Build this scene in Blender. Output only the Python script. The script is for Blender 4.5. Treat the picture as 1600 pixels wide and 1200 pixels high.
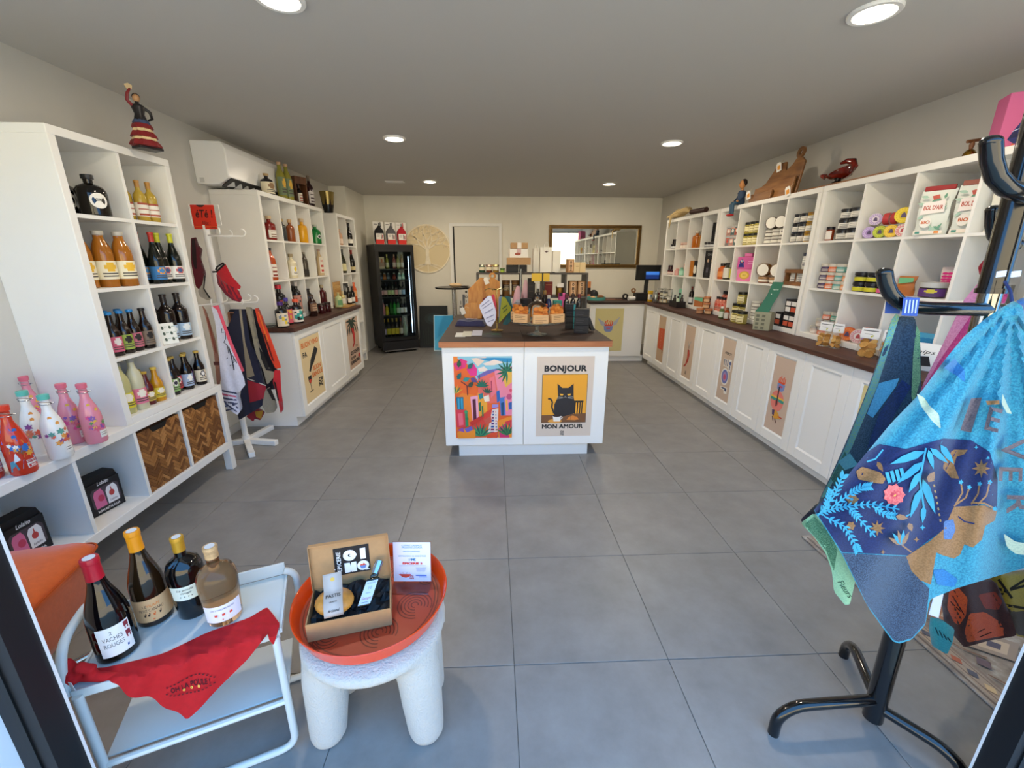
import bpy, math, random
from math import sin, cos, pi, radians
from mathutils import Matrix, Vector
from mathutils.geometry import delaunay_2d_cdt
random.seed(7)
for _o in list(bpy.data.objects): bpy.data.objects.remove(_o)
SC = bpy.context.scene
COL = SC.collection
V = Vector
# ------------------------------------------------------------------ camera
FPX, PITCH, YAW, ROLL, CH = 658.74, 0.28905, 0.04413, -0.00265, 1.4923
def _cam_matrix():
    cp, sp, cy, sy, cr, sr = cos(PITCH), sin(PITCH), cos(YAW), sin(YAW), cos(ROLL), sin(ROLL)
    B = Matrix(((1,0,0),(0,0,1),(0,-1,0)))
    Rx = Matrix(((1,0,0),(0,cp,sp),(0,-sp,cp)))
    Rz = Matrix(((cy,sy,0),(-sy,cy,0),(0,0,1)))
    Rr = Matrix(((cr,-sr,0),(sr,cr,0),(0,0,1)))
    return Rz @ Rx @ B @ Rr
CAMR = _cam_matrix()
CP = V((0,0,CH))
cd = bpy.data.cameras.new('camera'); cam = bpy.data.objects.new('camera', cd); COL.objects.link(cam)
cd.sensor_fit = 'HORIZONTAL'; cd.sensor_width = 36; cd.lens = 36*FPX/1600; cd.clip_start = 0.02
_m = CAMR @ Matrix(((1,0,0),(0,-1,0),(0,0,-1)))
cam.matrix_world = Matrix.Translation(CP) @ _m.to_4x4()
SC.camera = cam
# ------------------------------------------------------------------ light
SC.view_settings.view_transform = 'Standard'; SC.view_settings.look = 'None'
SC.view_settings.gamma = 1; SC.view_settings.use_curve_mapping = False
SC.view_settings.exposure = EXPOSURE = -0.12
w = bpy.data.worlds.new('sky'); SC.world = w; w.use_nodes = True
bg = w.node_tree.nodes['Background']; bg.inputs[0].default_value = (0.16,0.47,1.0,1); bg.inputs[1].default_value = 4.2
sd = bpy.data.lights.new('sun','SUN'); sun = bpy.data.objects.new('sun', sd); COL.objects.link(sun)
sd.energy = 24; sd.angle = radians(0.6); sd.color = (1,.85,.62)
sun.rotation_euler = (radians(-40), radians(12), 0)   # stands behind the shop: lights the street and the houses opposite
SC.cycles.max_bounces = 10; SC.cycles.diffuse_bounces = 6; SC.cycles.sample_clamp_indirect = 6
# pixel of the photograph -> point on a plane of the room
def ray(x, y): return CAMR @ V(((x-800)/FPX, (y-600)/FPX, 1))
def pz(x, y, z=0.0): r = ray(x,y); return CP + r*((z-CH)/r.z)
def px(x, y, X): r = ray(x,y); return CP + r*(X/r.x)
def py(x, y, Y): r = ray(x,y); return CP + r*(Y/r.y)
# ------------------------------------------------------------------ materials
def lin(h):
    h = h.lstrip('#'); c = [int(h[i:i+2],16)/255 for i in (0,2,4)]
    return [((v+.055)/1.055)**2.4 if v > .04045 else v/12.92 for v in c] + [1]
_M = {}
def M(h, rough=.5, metal=0, trans=0, emit=0, noise=0, nscale=30, bump=0, bscale=200, sheen=0, coat=0, alpha=1, stretch=None, ior=1.45):
    key = (h,rough,metal,trans,emit,noise,nscale,bump,bscale,sheen,coat,alpha,stretch,ior)
    if key in _M: return _M[key]
    m = bpy.data.materials.new('mat_'+h.lstrip('#')); m.use_nodes = True
    nt = m.node_tree; b = nt.nodes['Principled BSDF']; c = lin(h)
    b.inputs['Base Color'].default_value = c; b.inputs['Roughness'].default_value = rough
    b.inputs['Metallic'].default_value = metal; b.inputs['Transmission Weight'].default_value = trans
    b.inputs['IOR'].default_value = ior; b.inputs['Alpha'].default_value = alpha
    b.inputs['Coat Weight'].default_value = coat; b.inputs['Sheen Weight'].default_value = sheen
    if emit: b.inputs['Emission Color'].default_value = c; b.inputs['Emission Strength'].default_value = emit
    if noise or bump:
        tc = nt.nodes.new('ShaderNodeTexCoord'); src = tc.outputs['Object']
        if stretch:
            mp = nt.nodes.new('ShaderNodeMapping'); mp.inputs['Scale'].default_value = stretch
            nt.links.new(src, mp.inputs[0]); src = mp.outputs[0]
    if noise:
        n = nt.nodes.new('ShaderNodeTexNoise'); n.inputs['Scale'].default_value = nscale; n.inputs['Detail'].default_value = 6
        nt.links.new(src, n.inputs['Vector'])
        r = nt.nodes.new('ShaderNodeValToRGB'); r.color_ramp.elements[0].position = .3; r.color_ramp.elements[1].position = .7
        r.color_ramp.elements[0].color = [v*(1-noise) for v in c[:3]]+[1]
        r.color_ramp.elements[1].color = [min(1,v*(1+noise)) for v in c[:3]]+[1]
        nt.links.new(n.outputs['Fac'], r.inputs[0]); nt.links.new(r.outputs[0], b.inputs['Base Color'])
    if bump:
        n = nt.nodes.new('ShaderNodeTexNoise'); n.inputs['Scale'].default_value = bscale; n.inputs['Detail'].default_value = 4
        nt.links.new(src, n.inputs['Vector'])
        bp = nt.nodes.new('ShaderNodeBump'); bp.inputs['Strength'].default_value = bump; bp.inputs['Distance'].default_value = .004
        nt.links.new(n.outputs['Fac'], bp.inputs['Height']); nt.links.new(bp.outputs[0], b.inputs['Normal'])
    _M[key] = m; return m
def glass(h='#f4faf8', rough=.0):
    return M(h, rough, trans=1, ior=1.3)
def weave(h, h2, scale=260):
    """two-tone jacquard cloth: fine crossing threads"""
    key = ('weave',h,h2,scale)
    if key in _M: return _M[key]
    m = bpy.data.materials.new('cloth_'+h.lstrip('#')); m.use_nodes = True; nt = m.node_tree; b = nt.nodes['Principled BSDF']
    b.inputs['Roughness'].default_value = .9; b.inputs['Sheen Weight'].default_value = .2
    tc = nt.nodes.new('ShaderNodeTexCoord'); n = nt.nodes.new('ShaderNodeTexNoise'); n.inputs['Scale'].default_value = scale
    n.inputs['Detail'].default_value = 2; nt.links.new(tc.outputs['Object'], n.inputs['Vector'])
    r = nt.nodes.new('ShaderNodeValToRGB'); r.color_ramp.elements[0].position = .42; r.color_ramp.elements[1].position = .58
    r.color_ramp.elements[0].color = lin(h); r.color_ramp.elements[1].color = lin(h2)
    nt.links.new(n.outputs['Fac'], r.inputs[0]); nt.links.new(r.outputs[0], b.inputs['Base Color'])
    bp = nt.nodes.new('ShaderNodeBump'); bp.inputs['Strength'].default_value = .25; bp.inputs['Distance'].default_value = .002
    nt.links.new(n.outputs['Fac'], bp.inputs['Height']); nt.links.new(bp.outputs[0], b.inputs['Normal'])
    _M[key] = m; return m
def wood(h, h2, axis=(1,12,12), scale=3, rough=.45):
    key = ('wood',h,h2,axis,scale,rough)
    if key in _M: return _M[key]
    m = bpy.data.materials.new('wood_'+h.lstrip('#')); m.use_nodes = True; nt = m.node_tree; b = nt.nodes['Principled BSDF']
    b.inputs['Roughness'].default_value = rough
    tc = nt.nodes.new('ShaderNodeTexCoord'); mp = nt.nodes.new('ShaderNodeMapping'); mp.inputs['Scale'].default_value = axis
    nt.links.new(tc.outputs['Object'], mp.inputs[0])
    n = nt.nodes.new('ShaderNodeTexNoise'); n.inputs['Scale'].default_value = scale; n.inputs['Detail'].default_value = 8; n.inputs['Distortion'].default_value = .6
    nt.links.new(mp.outputs[0], n.inputs['Vector'])
    r = nt.nodes.new('ShaderNodeValToRGB'); r.color_ramp.elements[0].position = .35; r.color_ramp.elements[1].position = .65
    r.color_ramp.elements[0].color = lin(h); r.color_ramp.elements[1].color = lin(h2)
    nt.links.new(n.outputs['Fac'], r.inputs[0]); nt.links.new(r.outputs[0], b.inputs['Base Color'])
    bp = nt.nodes.new('ShaderNodeBump'); bp.inputs['Strength'].default_value = .12; bp.inputs['Distance'].default_value = .002
    nt.links.new(n.outputs['Fac'], bp.inputs['Height']); nt.links.new(bp.outputs[0], b.inputs['Normal'])
    _M[key] = m; return m
# ------------------------------------------------------------------ mesh builder
class Fr:
    """a flat frame: origin, right, up; c runs along the normal"""
    def __init__(s, o, u, v): s.o, s.u, s.v = V(o), V(u).normalized(), V(v).normalized(); s.n = s.u.cross(s.v)
    def __call__(s, a, b, c=0): return s.o + s.u*a + s.v*b + s.n*c
def FL(o): return Fr(o,(0,1,0),(0,0,1))     # faces the room from the left wall
def FRt(o): return Fr(o,(0,-1,0),(0,0,1))   # faces the room from the right wall
def FB(o): return Fr(o,(1,0,0),(0,0,1))     # faces the entrance
def FT(o, a=0): return Fr(o,(cos(a),sin(a),0),(-sin(a),cos(a),0))  # lies flat, faces up
_TXT = {}
def _text(body, bold=0, italic=0, space=1.0):
    k = (body,bold,italic,space)
    if k not in _TXT:
        c = bpy.data.curves.new('txt','FONT'); c.body = body; c.size = 1; c.align_x = 'CENTER'; c.align_y = 'CENTER'
        c.resolution_u = 2; c.shear = italic; c.space_character = space; c.fill_mode = 'FRONT' if c.dimensions=='2D' else c.fill_mode
        o = bpy.data.objects.new('txt', c); me = o.to_mesh()
        vs, fs = [v.co.copy() for v in me.vertices], [tuple(p.vertices) for p in me.polygons]
        if bold:      # heavier strokes: the glyph repeated a little to each side
            n = len(vs); d = bold*.9; sh = [V((a*d, b*d, .00006*i)) for i, (a, b) in enumerate(((1,1),(-1,1),(1,-1),(-1,-1)))]
            vs, fs = [v+q for q in sh for v in vs], [tuple(i+n*j for i in f) for j in range(4) for f in fs]
        _TXT[k] = (vs, fs)
        o.to_mesh_clear(); bpy.data.objects.remove(o); bpy.data.curves.remove(c)
    return _TXT[k]
class G:
    def __init__(s): s.v=[]; s.f=[]; s.mi=[]; s.m=[]
    def mat(s, m):
        if isinstance(m, str): m = M(m)
        if m not in s.m: s.m.append(m)
        return s.m.index(m)
    def add(s, vs, fs, m):
        i=len(s.v); s.v += [tuple(v) for v in vs]; k=s.mat(m)
        for f in fs: s.f.append(tuple(i+a for a in f)); s.mi.append(k)
        return s
    def box(s, x0,x1,y0,y1,z0,z1, m):
        return s.add([(x,y,z) for x in (x0,x1) for y in (y0,y1) for z in (z0,z1)],
            [(0,1,3,2),(4,6,7,5),(0,4,5,1),(2,3,7,6),(0,2,6,4),(1,5,7,3)], m)
    def fbox(s, F, a0,a1,b0,b1,c0,c1, m):
        return s.add([F(a,b,c) for a in (a0,a1) for b in (b0,b1) for c in (c0,c1)],
            [(0,1,3,2),(4,6,7,5),(0,4,5,1),(2,3,7,6),(0,2,6,4),(1,5,7,3)], m)
    def fpoly(s, F, pts, c, m): return s.add([F(a,b,c) for a,b in pts], [tuple(range(len(pts)))], m)
    def frect(s, F, a0,a1,b0,b1,c,m): return s.fpoly(F, [(a0,b0),(a1,b0),(a1,b1),(a0,b1)], c, m)
    def fdisc(s, F, a,b,r,c,m,n=20,ry=None,t0=0):
        ry = ry or r; return s.fpoly(F, [(a+r*cos(2*pi*i/n+t0),b+ry*sin(2*pi*i/n+t0)) for i in range(n)], c, m)
    def fline(s, F, pts, wd, c, m):
        """a flat stroke of width wd along pts"""
        for (a,b),(a2,b2) in zip(pts,pts[1:]):
            d=math.hypot(a2-a,b2-b) or 1; nx,ny=-(b2-b)/d*wd/2,(a2-a)/d*wd/2
            s.fpoly(F,[(a+nx,b+ny),(a-nx,b-ny),(a2-nx,b2-ny),(a2+nx,b2+ny)],c,m)
        return s
    def fprism(s, F, pts, c0, c1, m):
        n=len(pts); vs=[F(a,b,c0) for a,b in pts]+[F(a,b,c1) for a,b in pts]
        return s.add(vs, [tuple(range(n))[::-1], tuple(range(n,2*n))]+[(i,(i+1)%n,n+(i+1)%n,n+i) for i in range(n)], m)
    def ftext(s, F, body, a, b, size, c, m, bold=0, italic=0, rot=0, width=None, sx=1, space=1.0):
        vs, fs = _text(body,bold,italic,space)
        if not vs: return s
        if width:
            w0=max(v.x for v in vs)-min(v.x for v in vs); sx=width/(w0*size)
        cr,sr=cos(rot),sin(rot)
        return s.add([F(a+v.x*size*sx*cr-v.y*size*sr, b+v.x*size*sx*sr+v.y*size*cr, c+v.z) for v in vs], fs, m)
    def lathe(s, prof, m, n=16, cx=0, cy=0, z0=0, cap=True):
        i=len(s.v); k=s.mat(m); L=len(prof)
        for r,z in prof:
            for j in range(n): s.v.append((cx+r*cos(2*pi*j/n), cy+r*sin(2*pi*j/n), z0+z))
        for a in range(L-1):
            for j in range(n):
                s.f.append((i+a*n+j, i+a*n+(j+1)%n, i+(a+1)*n+(j+1)%n, i+(a+1)*n+j)); s.mi.append(k)
        if cap:
            s.f.append(tuple(i+j for j in range(n))[::-1]); s.mi.append(k)
            s.f.append(tuple(i+(L-1)*n+j for j in range(n))); s.mi.append(k)
        return s
    def cyl(s, r, z0, z1, m, n=16, cx=0, cy=0, r2=None): return s.lathe([(r,z0),(r if r2 is None else r2,z1)], m, n, cx, cy)
    def wrap(s, r, z0, z1, m, t0=-90, span=120, n=10, nz=1, pat=None, r2=None):
        """patch on a vertical cylinder centred on angle t0 (degrees); pat(i,j) may give another material per cell"""
        i=len(s.v)
        for b in range(nz+1):
            z=z0+(z1-z0)*b/nz; rr=r+((r2-r)*b/nz if r2 else 0)
            for a in range(n+1):
                t=radians(t0-span/2+span*a/n); s.v.append((rr*cos(t),rr*sin(t),z))
        for b in range(nz):
            for a in range(n):
                mm = pat(a/n,b/nz) if pat else None
                s.f.append((i+b*(n+1)+a,i+b*(n+1)+a+1,i+(b+1)*(n+1)+a+1,i+(b+1)*(n+1)+a)); s.mi.append(s.mat(mm or m))
        return s
    def wraptext(s, r, body, z, size, m, t0=-90, bold=0, italic=0, width=None):
        vs, fs = _text(body,bold,italic); sx=1
        if width: sx=width/((max(v.x for v in vs)-min(v.x for v in vs))*size)
        return s.add([((r+v.z)*cos(radians(t0)+v.x*size*sx/r), (r+v.z)*sin(radians(t0)+v.x*size*sx/r), z+v.y*size) for v in vs], fs, m)
    def tube(s, pts, r, m, n=8, closed=False, cap=True):
        P=[V(p) for p in pts]; L=len(P); i=len(s.v); k=s.mat(m); nrm=None
        for q in range(L):
            if closed: t=(P[(q+1)%L]-P[q-1]).normalized()
            else: t=(P[min(q+1,L-1)]-P[max(q-1,0)]).normalized()
            if nrm is None:
                nrm=t.orthogonal().normalized()
            else:
                nrm=(nrm-t*nrm.dot(t)).normalized()
            bn=t.cross(nrm); rr=r[q] if isinstance(r,(list,tuple)) else r
            for j in range(n): s.v.append(tuple(P[q]+nrm*rr*cos(2*pi*j/n)+bn*rr*sin(2*pi*j/n)))
        for q in range(L if closed else L-1):
            for j in range(n):
                a,b=q*n,((q+1)%L)*n; s.f.append((i+a+j,i+a+(j+1)%n,i+b+(j+1)%n,i+b+j)); s.mi.append(k)
        if cap and not closed:
            s.f.append(tuple(i+j for j in range(n))[::-1]); s.mi.append(k); s.f.append(tuple(i+(L-1)*n+j for j in range(n))); s.mi.append(k)
        return s
    def ball(s, c, r, m, n=12, k=8):
        rx,ry,rz = r if isinstance(r,(tuple,list)) else (r,r,r); i=len(s.v)
        vs=[(c[0]+rx*cos(2*pi*j/n)*sin(pi*a/k), c[1]+ry*sin(2*pi*j/n)*sin(pi*a/k), c[2]-rz*cos(pi*a/k)) for a in range(1,k) for j in range(n)]
        vs+= [(c[0],c[1],c[2]-rz),(c[0],c[1],c[2]+rz)]; b=(k-1)*n
        fs=[(a*n+j,a*n+(j+1)%n,(a+1)*n+(j+1)%n,(a+1)*n+j) for a in range(k-2) for j in range(n)]
        fs+=[(b,(j+1)%n,j) for j in range(n)]+[((k-2)*n+j,(k-2)*n+(j+1)%n,b+1) for j in range(n)]
        return s.add(vs,fs,m)
    def mesh(s, name, smooth=True, ang=38):
        me=bpy.data.meshes.new(name); me.from_pydata(s.v,[],s.f)
        for m in s.m: me.materials.append(m)
        me.polygons.foreach_set('material_index', s.mi)
        if smooth: me.shade_smooth(); me.set_sharp_from_angle(angle=radians(ang))
        me.update(); return me
    def build(s, name, parent=None, world=False, **kw):
        return O(name, s.mesh(name, **kw), parent, world)
def arc(c, r, a0, a1, u, v, n=8):
    c,u,v=V(c),V(u),V(v); return [c+u*(r*cos(radians(a0+(a1-a0)*i/n)))+v*(r*sin(radians(a0+(a1-a0)*i/n))) for i in range(n+1)]
# ------------------------------------------------------------------ objects
_W = {}
def O(name, me, parent=None, world=False, loc=None, rz=0):
    o=bpy.data.objects.new(name, me); COL.objects.link(o); mb=Matrix.Identity(4)
    if loc is not None: mb=Matrix.Translation(V(loc)) @ Matrix.Rotation(rz,4,'Z'); o.location=loc; o.rotation_euler=(0,0,rz)
    pi_=Matrix.Identity(4); pw=Matrix.Identity(4)
    if parent is not None:
        o.parent=parent; pw=_W[parent.name]
        if world: pi_=pw.inverted(); o.matrix_parent_inverse=pi_
    _W[o.name]=pw@pi_@mb
    return o
def tag(o, label, cat, group=None):
    o['label']=label; o['category']=cat
    if group: o['group']=group
    return o
def thing(name, label, cat, loc=(0,0,0), rz=0, group=None):
    o=O(name, None, None, loc=loc, rz=rz); o.empty_display_size=.05
    return tag(o,label,cat,group)
def struct(name, g, parent=None, **kw):
    o=g.build(name,parent,**kw)
    if parent is None: o['kind']='structure'
    return o
def dup(root, loc, rz=0, label=None, group=None):
    r=root.copy(); COL.objects.link(r); r.location=loc; r.rotation_euler=(0,0,rz)
    _W[r.name]=Matrix.Translation(V(loc)) @ Matrix.Rotation(rz,4,'Z')
    if label: r['label']=label
    if group: r['group']=group
    for ch in root.children:
        c=ch.copy(); COL.objects.link(c); c.parent=r; c.matrix_parent_inverse=ch.matrix_parent_inverse.copy()
        for gch in ch.children:
            d=gch.copy(); COL.objects.link(d); d.parent=c; d.matrix_parent_inverse=gch.matrix_parent_inverse.copy()
    return r
def bev(o, w=.003, seg=2):
    b=o.modifiers.new('bevel','BEVEL'); b.width=w; b.segments=seg; b.limit_method='ANGLE'; return o
# ================================================================== the room
XL, XR, YB, ZC, YF = -2.32, 2.84, 7.5, 2.47, 0.75
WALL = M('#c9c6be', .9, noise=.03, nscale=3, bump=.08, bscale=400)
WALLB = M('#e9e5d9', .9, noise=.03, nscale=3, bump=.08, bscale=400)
CEIL = M('#c4c1bc', .95, bump=.05, bscale=300)
WHITE = M('#f1f0ec', .45, noise=.012, nscale=6)
SHELFW = M('#eceae4', .5, noise=.015, nscale=5)
LACQ = M('#f3f2ee', .35)
GROUT = M('#77736d', .9)
def tile_mat():
    m = bpy.data.materials.new('grey_stone_tile'); m.use_nodes = True; nt = m.node_tree; b = nt.nodes['Principled BSDF']
    tc = nt.nodes.new('ShaderNodeTexCoord'); oi = nt.nodes.new('ShaderNodeObjectInfo')
    ad = nt.nodes.new('ShaderNodeVectorMath'); ad.operation = 'ADD'
    ml = nt.nodes.new('ShaderNodeVectorMath'); ml.operation = 'SCALE'; ml.inputs['Scale'].default_value = 40
    cb = nt.nodes.new('ShaderNodeCombineXYZ'); nt.links.new(oi.outputs['Random'], cb.inputs[0]); nt.links.new(oi.outputs['Random'], cb.inputs[1])
    nt.links.new(cb.outputs[0], ml.inputs[0]); nt.links.new(tc.outputs['Object'], ad.inputs[0]); nt.links.new(ml.outputs[0], ad.inputs[1])
    n = nt.nodes.new('ShaderNodeTexNoise'); n.inputs['Scale'].default_value = 5; n.inputs['Detail'].default_value = 9; n.inputs['Roughness'].default_value = .65
    nt.links.new(ad.outputs[0], n.inputs['Vector'])
    r = nt.nodes.new('ShaderNodeValToRGB'); r.color_ramp.elements[0].position = .3; r.color_ramp.elements[1].position = .72
    r.color_ramp.elements[0].color = lin('#7b7875'); r.color_ramp.elements[1].color = lin('#918e8a')
    nt.links.new(n.outputs['Fac'], r.inputs[0]); nt.links.new(r.outputs[0], b.inputs['Base Color'])
    b.inputs['Roughness'].default_value = .42
    rr = nt.nodes.new('ShaderNodeMapRange'); rr.inputs['To Min'].default_value = .34; rr.inputs['To Max'].default_value = .5
    nt.links.new(n.outputs['Fac'], rr.inputs[0]); nt.links.new(rr.outputs[0], b.inputs['Roughness'])
    return m
TILE = tile_mat()
floor = struct('floor', G().box(XL-.1,XR+.1,YF-.12,YB+.1,-.12,-.004,GROUT))
def tile_mesh(w,d):
    e=.0012; h=.004; g=G(); b=.0015
    g.add([(e,e,-h),(w-e,e,-h),(w-e,d-e,-h),(e,d-e,-h),(e,e,-.001),(w-e,e,-.001),(w-e,d-e,-.001),(e,d-e,-.001),(e+b,e+b,0),(w-e-b,e+b,0),(w-e-b,d-e-b,0),(e+b,d-e-b,0)],
        [(0,1,5,4),(1,2,6,5),(2,3,7,6),(3,0,4,7),(4,5,9,8),(5,6,10,9),(6,7,11,10),(7,4,8,11),(8,9,10,11)], TILE)
    return g.mesh('tile', smooth=False)
_tm={}
for i in range(-4,5):
    for j in range(-1,11):
        x0=max(.0658+.6*i,XL); x1=min(.0658+.6*(i+1),XR); y0=max(1.2389+.6*j,YF-.1); y1=min(1.2389+.6*(j+1),YB)
        if x1-x0<.02 or y1-y0<.02: continue
        k=(round(x1-x0,4),round(y1-y0,4))
        if k not in _tm: _tm[k]=tile_mesh(*k)
        O('tile',_tm[k],floor,loc=(x0,y0,0))
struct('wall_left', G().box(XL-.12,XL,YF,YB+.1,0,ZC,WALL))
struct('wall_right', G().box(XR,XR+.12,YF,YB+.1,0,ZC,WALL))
struct('wall_back', G().box(XL-.1,XR+.1,YB,YB+.12,0,ZC,WALLB))
struct('ceiling', G().box(XL-.6,XR+.6,YF-.5,YB+.4,ZC,ZC+.2,CEIL))
struct('trim_1', G().box(XL,-2.09,6.62,YB,0,ZC,WALLB))        # boxed-in duct in the corner
BB = M('#b9b6b0',.5)
struct('baseboard_back', G().box(-2.09,1.40,YB-.012,YB,0,.07,BB))
struct('baseboard_left', G().box(XL,XL+.012,YF,6.62,0,.07,BB))
struct('baseboard_right', G().box(XR-.012,XR,YF,YB,0,.07,BB))
# shop front: dwarf walls, windows above, open doorway between dark posts
OUTW = M('#eef1f2',.6)
DARKF = M('#0e0d10',.5)
xa, xb = py(3,1050,YF).x, py(58,1050,YF).x
xc, xd = py(1575,1130,YF).x, py(1612,1130,YF).x
struct('wall_front', G().box(XL-.1,xa,YF-.12,YF+.02,0,.78,OUTW).box(xd,XR+.1,YF-.12,YF+.02,0,.78,OUTW).box(XL-.1,XR+.1,YF-.12,YF+.02,2.32,ZC,OUTW))
for n,(a,b,s) in enumerate(((xa,xb,1),(xc,xd,-1)),1):
    t=struct('door_%d'%n, G().box(a,b,YF-.03,YF+.03,0,2.32,DARKF).box((a+b)/2-.006,(a+b)/2+.006,YF-.034,YF-.03,0,2.32,M('#050506',.5)))
    e=b if s>0 else a
    G().box(min(e,e+s*.004),max(e,e+s*.004),YF+.026,YF+.03,0,2.32,M('#e9e7e4',.4)).build('weather_strip',t,world=True)
PANE=M('#f6fbfb',0,trans=1,ior=1.05)
for n,(a,b) in enumerate(((XL,xa),(xd,XR)),1):
    wn=struct('window_%d'%n, G().box(a,b,YF-.05,YF,.78,.82,DARKF).box(a,b,YF-.05,YF,2.28,2.32,DARKF).box(a,a+.04,YF-.05,YF,.82,2.28,DARKF))
    G().box(a+.04,b,YF-.03,YF-.024,.82,2.28,PANE).build('pane',wn,world=True)
struct('trim_2', G().box(-14,14,-12,YF-.12,-.2,-.03,M('#c9bda4',.85,noise=.06,nscale=4)))   # pavement outside
struct('wall_opposite', G().box(-22,22,-14.4,-14,-.2,5.2,M('#d8c7a2',.9)))   # sunlit houses across the street
# back door with its white frame
dr=struct('door_3', G().box(-.655,.105,YB-.012,YB,0,2.0,M('#e2ded2',.6)))
g=G()
for a,b,z0,z1 in ((-.72,-.665,0,2.005),(.105,.15,0,2.005),(-.72,.15,2.005,2.05)): g.box(a,b,YB-.03,YB,z0,z1,WHITE)
g.build('door_frame',dr,world=True)
G().box(-.665,-.640,YB-.022,YB-.008,0,2.0,M('#1b1a18',.6)).build('door_gap',dr,world=True)
# ================================================================== shelf units
CELLS=[]
def shelf_unit(name,label,side,xf,y0,cols,pitch,z0,rows,t=.038,tb=.016,depth=.39,legs=0,back=True,zb=None,dividers=None):
    """side -1: stands at the left wall facing +x, +1: at the right wall. rows: heights of the board tops from the bottom board up, last = top of unit"""
    x1=xf-depth if side<0 else xf+depth
    xa,xb=min(xf,x1),max(xf,x1); y1=y0+cols*pitch+t
    r=thing(name,label,'shelf unit',((xa+xb)/2,(y0+y1)/2,z0 if not legs else 0)); zt=rows[-1]
    bev(G().box(xa,xb,y0,y0+t,z0,zt-t,SHELFW).build('side_panel',r,world=True),.002)
    bev(G().box(xa,xb,y1-t,y1,z0,zt-t,SHELFW).build('side_panel',r,world=True),.002)
    bev(G().box(xa,xb,y0,y1,zt-t,zt,SHELFW).build('top_panel',r,world=True),.002)
    bev(G().box(xa,xb,y0+t,y1-t,rows[0]-t,rows[0],SHELFW).build('bottom_panel',r,world=True),.002)
    if back:
        xq=xa if side<0 else xb-.006
        G().box(xq,xq+.006,y0+t,y1-t,rows[0],zt-t,SHELFW).build('back_panel',r,world=True)
    e=.006
    for z,z2 in zip(rows,rows[1:]):
        for c in range(cols): CELLS.append((xa+.008,xb-.002,y0+t/2+c*pitch+(tb/2 if c else t/2),y0+t/2+(c+1)*pitch-(tb/2 if c<cols-1 else t/2),z,z2))
    for c in range(1,cols):
        yc=y0+t/2+c*pitch
        G().box(xa+(.006 if side<0 else e),xb-(e if side<0 else .006),yc-tb/2,yc+tb/2,rows[0],zt-t,SHELFW).build('divider',r,world=True)
    for z in rows[1:-1]:
        for c in range(cols):
            ya=y0+t/2+c*pitch+tb/2 if c else y0+t; yb_=y0+t/2+(c+1)*pitch-tb/2 if c<cols-1 else y1-t
            G().box(xa+(.006 if side<0 else e),xb-(e if side<0 else .006),ya,yb_,z-tb,z,SHELFW).build('shelf_board',r,world=True)
    if legs:
        for xx in (xa,xb-.05):
            for yy in (y0,y1-.05): bev(G().box(xx,xx+.05,yy,yy+.05,0,z0,SHELFW).build('leg',r,world=True),.002)
    return r
RZ=(.94,1.282,1.625,2.01)
shelf_unit('cube_shelf','tall white cube shelf at the back of the right counter, under the straw bundle',1,2.45,4.785,4,.35,.90,RZ)
shelf_unit('cube_shelf','white cube shelf in the middle of the right counter, under the seated figurine',1,2.45,3.31,4,.355,.90,RZ)
shelf_unit('cube_shelf','white cube shelf beside the black coat stand, holding flour bags and round soaps',1,2.45,1.845,4,.353,.90,RZ)
LZ=(.955,1.30,1.645,2.03)
shelf_unit('cube_shelf','white cube shelf of spirits on the left counter, below the air conditioner',-1,-1.93,3.86,4,.335,.915,LZ)
shelf_unit('narrow_cube_shelf','narrow white floor shelf of wine between the left counter and the fridge',-1,-1.94,5.70,2,.345,.12,(.16,.60,.955,1.30,1.655,2.03),legs=1)
TZ=(.679,.995,1.345,1.69,2.05)
shelf_unit('tall_cube_shelf','tall white cube shelf of bottles with the dancer figurine on top',-1,-1.93,2.15,2,.345,.641,TZ,tb=.018)
# long low unit in front, legs at the ends
lowy0,lowy1=.82,2.93
low=thing('low_shelf_unit','long low white shelf unit on legs with two woven baskets','shelf unit',(-2.12,(lowy0+lowy1)/2,0))
xa,xb=-2.32,-1.925
bev(G().box(xa,xb,lowy0,lowy1,.595,.64,SHELFW).build('top_panel',low,world=True),.002)
bev(G().box(xa,xb,lowy0,lowy1,.165,.215,SHELFW).build('bottom_panel',low,world=True),.002)
for y in (lowy0,lowy1-.045): bev(G().box(xa,xb,y,y+.045,.215,.595,SHELFW).build('side_panel',low,world=True),.002)
LOWD=[1.15,1.49,1.835,2.175,2.525]
for y in LOWD: G().box(xa,xb-.004,y-.009,y+.009,.215,.595,SHELFW).build('divider',low,world=True)
for y in (lowy0,lowy1-.05):
    for x in (xa,xb-.05): bev(G().box(x,x+.05,y,y+.05,0,.165,SHELFW).build('leg',low,world=True),.002)
G().box(xa,xa+.006,lowy0+.045,lowy1-.045,.215,.595,SHELFW).build('back_panel',low,world=True)
# ================================================================== base cabinets
def shaker(g_door, F, w, h, fr=.075):
    """door slab with raised frame around a recessed panel"""
    g=g_door; t=.02; d=.007
    g.fbox(F,0,fr,0,h,0,t,LACQ); g.fbox(F,w-fr,w,0,h,0,t,LACQ); g.fbox(F,fr,w-fr,0,fr,0,t,LACQ); g.fbox(F,fr,w-fr,h-fr,h,0,t,LACQ)
    g.fbox(F,fr,w-fr,fr,h-fr,0,t-d,LACQ)
    s=.012   # moulded bevel
    A=[(fr,fr),(w-fr,fr),(w-fr,h-fr),(fr,h-fr)]; Bq=[(fr+s,fr+s),(w-fr-s,fr+s),(w-fr-s,h-fr-s),(fr+s,h-fr-s)]
    for i in range(4):
        j=(i+1)%4; g.add([F(*A[i],t-.001),F(*A[j],t-.001),F(*Bq[j],t-d+.0005),F(*Bq[i],t-d+.0005)],[(0,1,2,3)],LACQ)
DOORS={}
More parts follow.
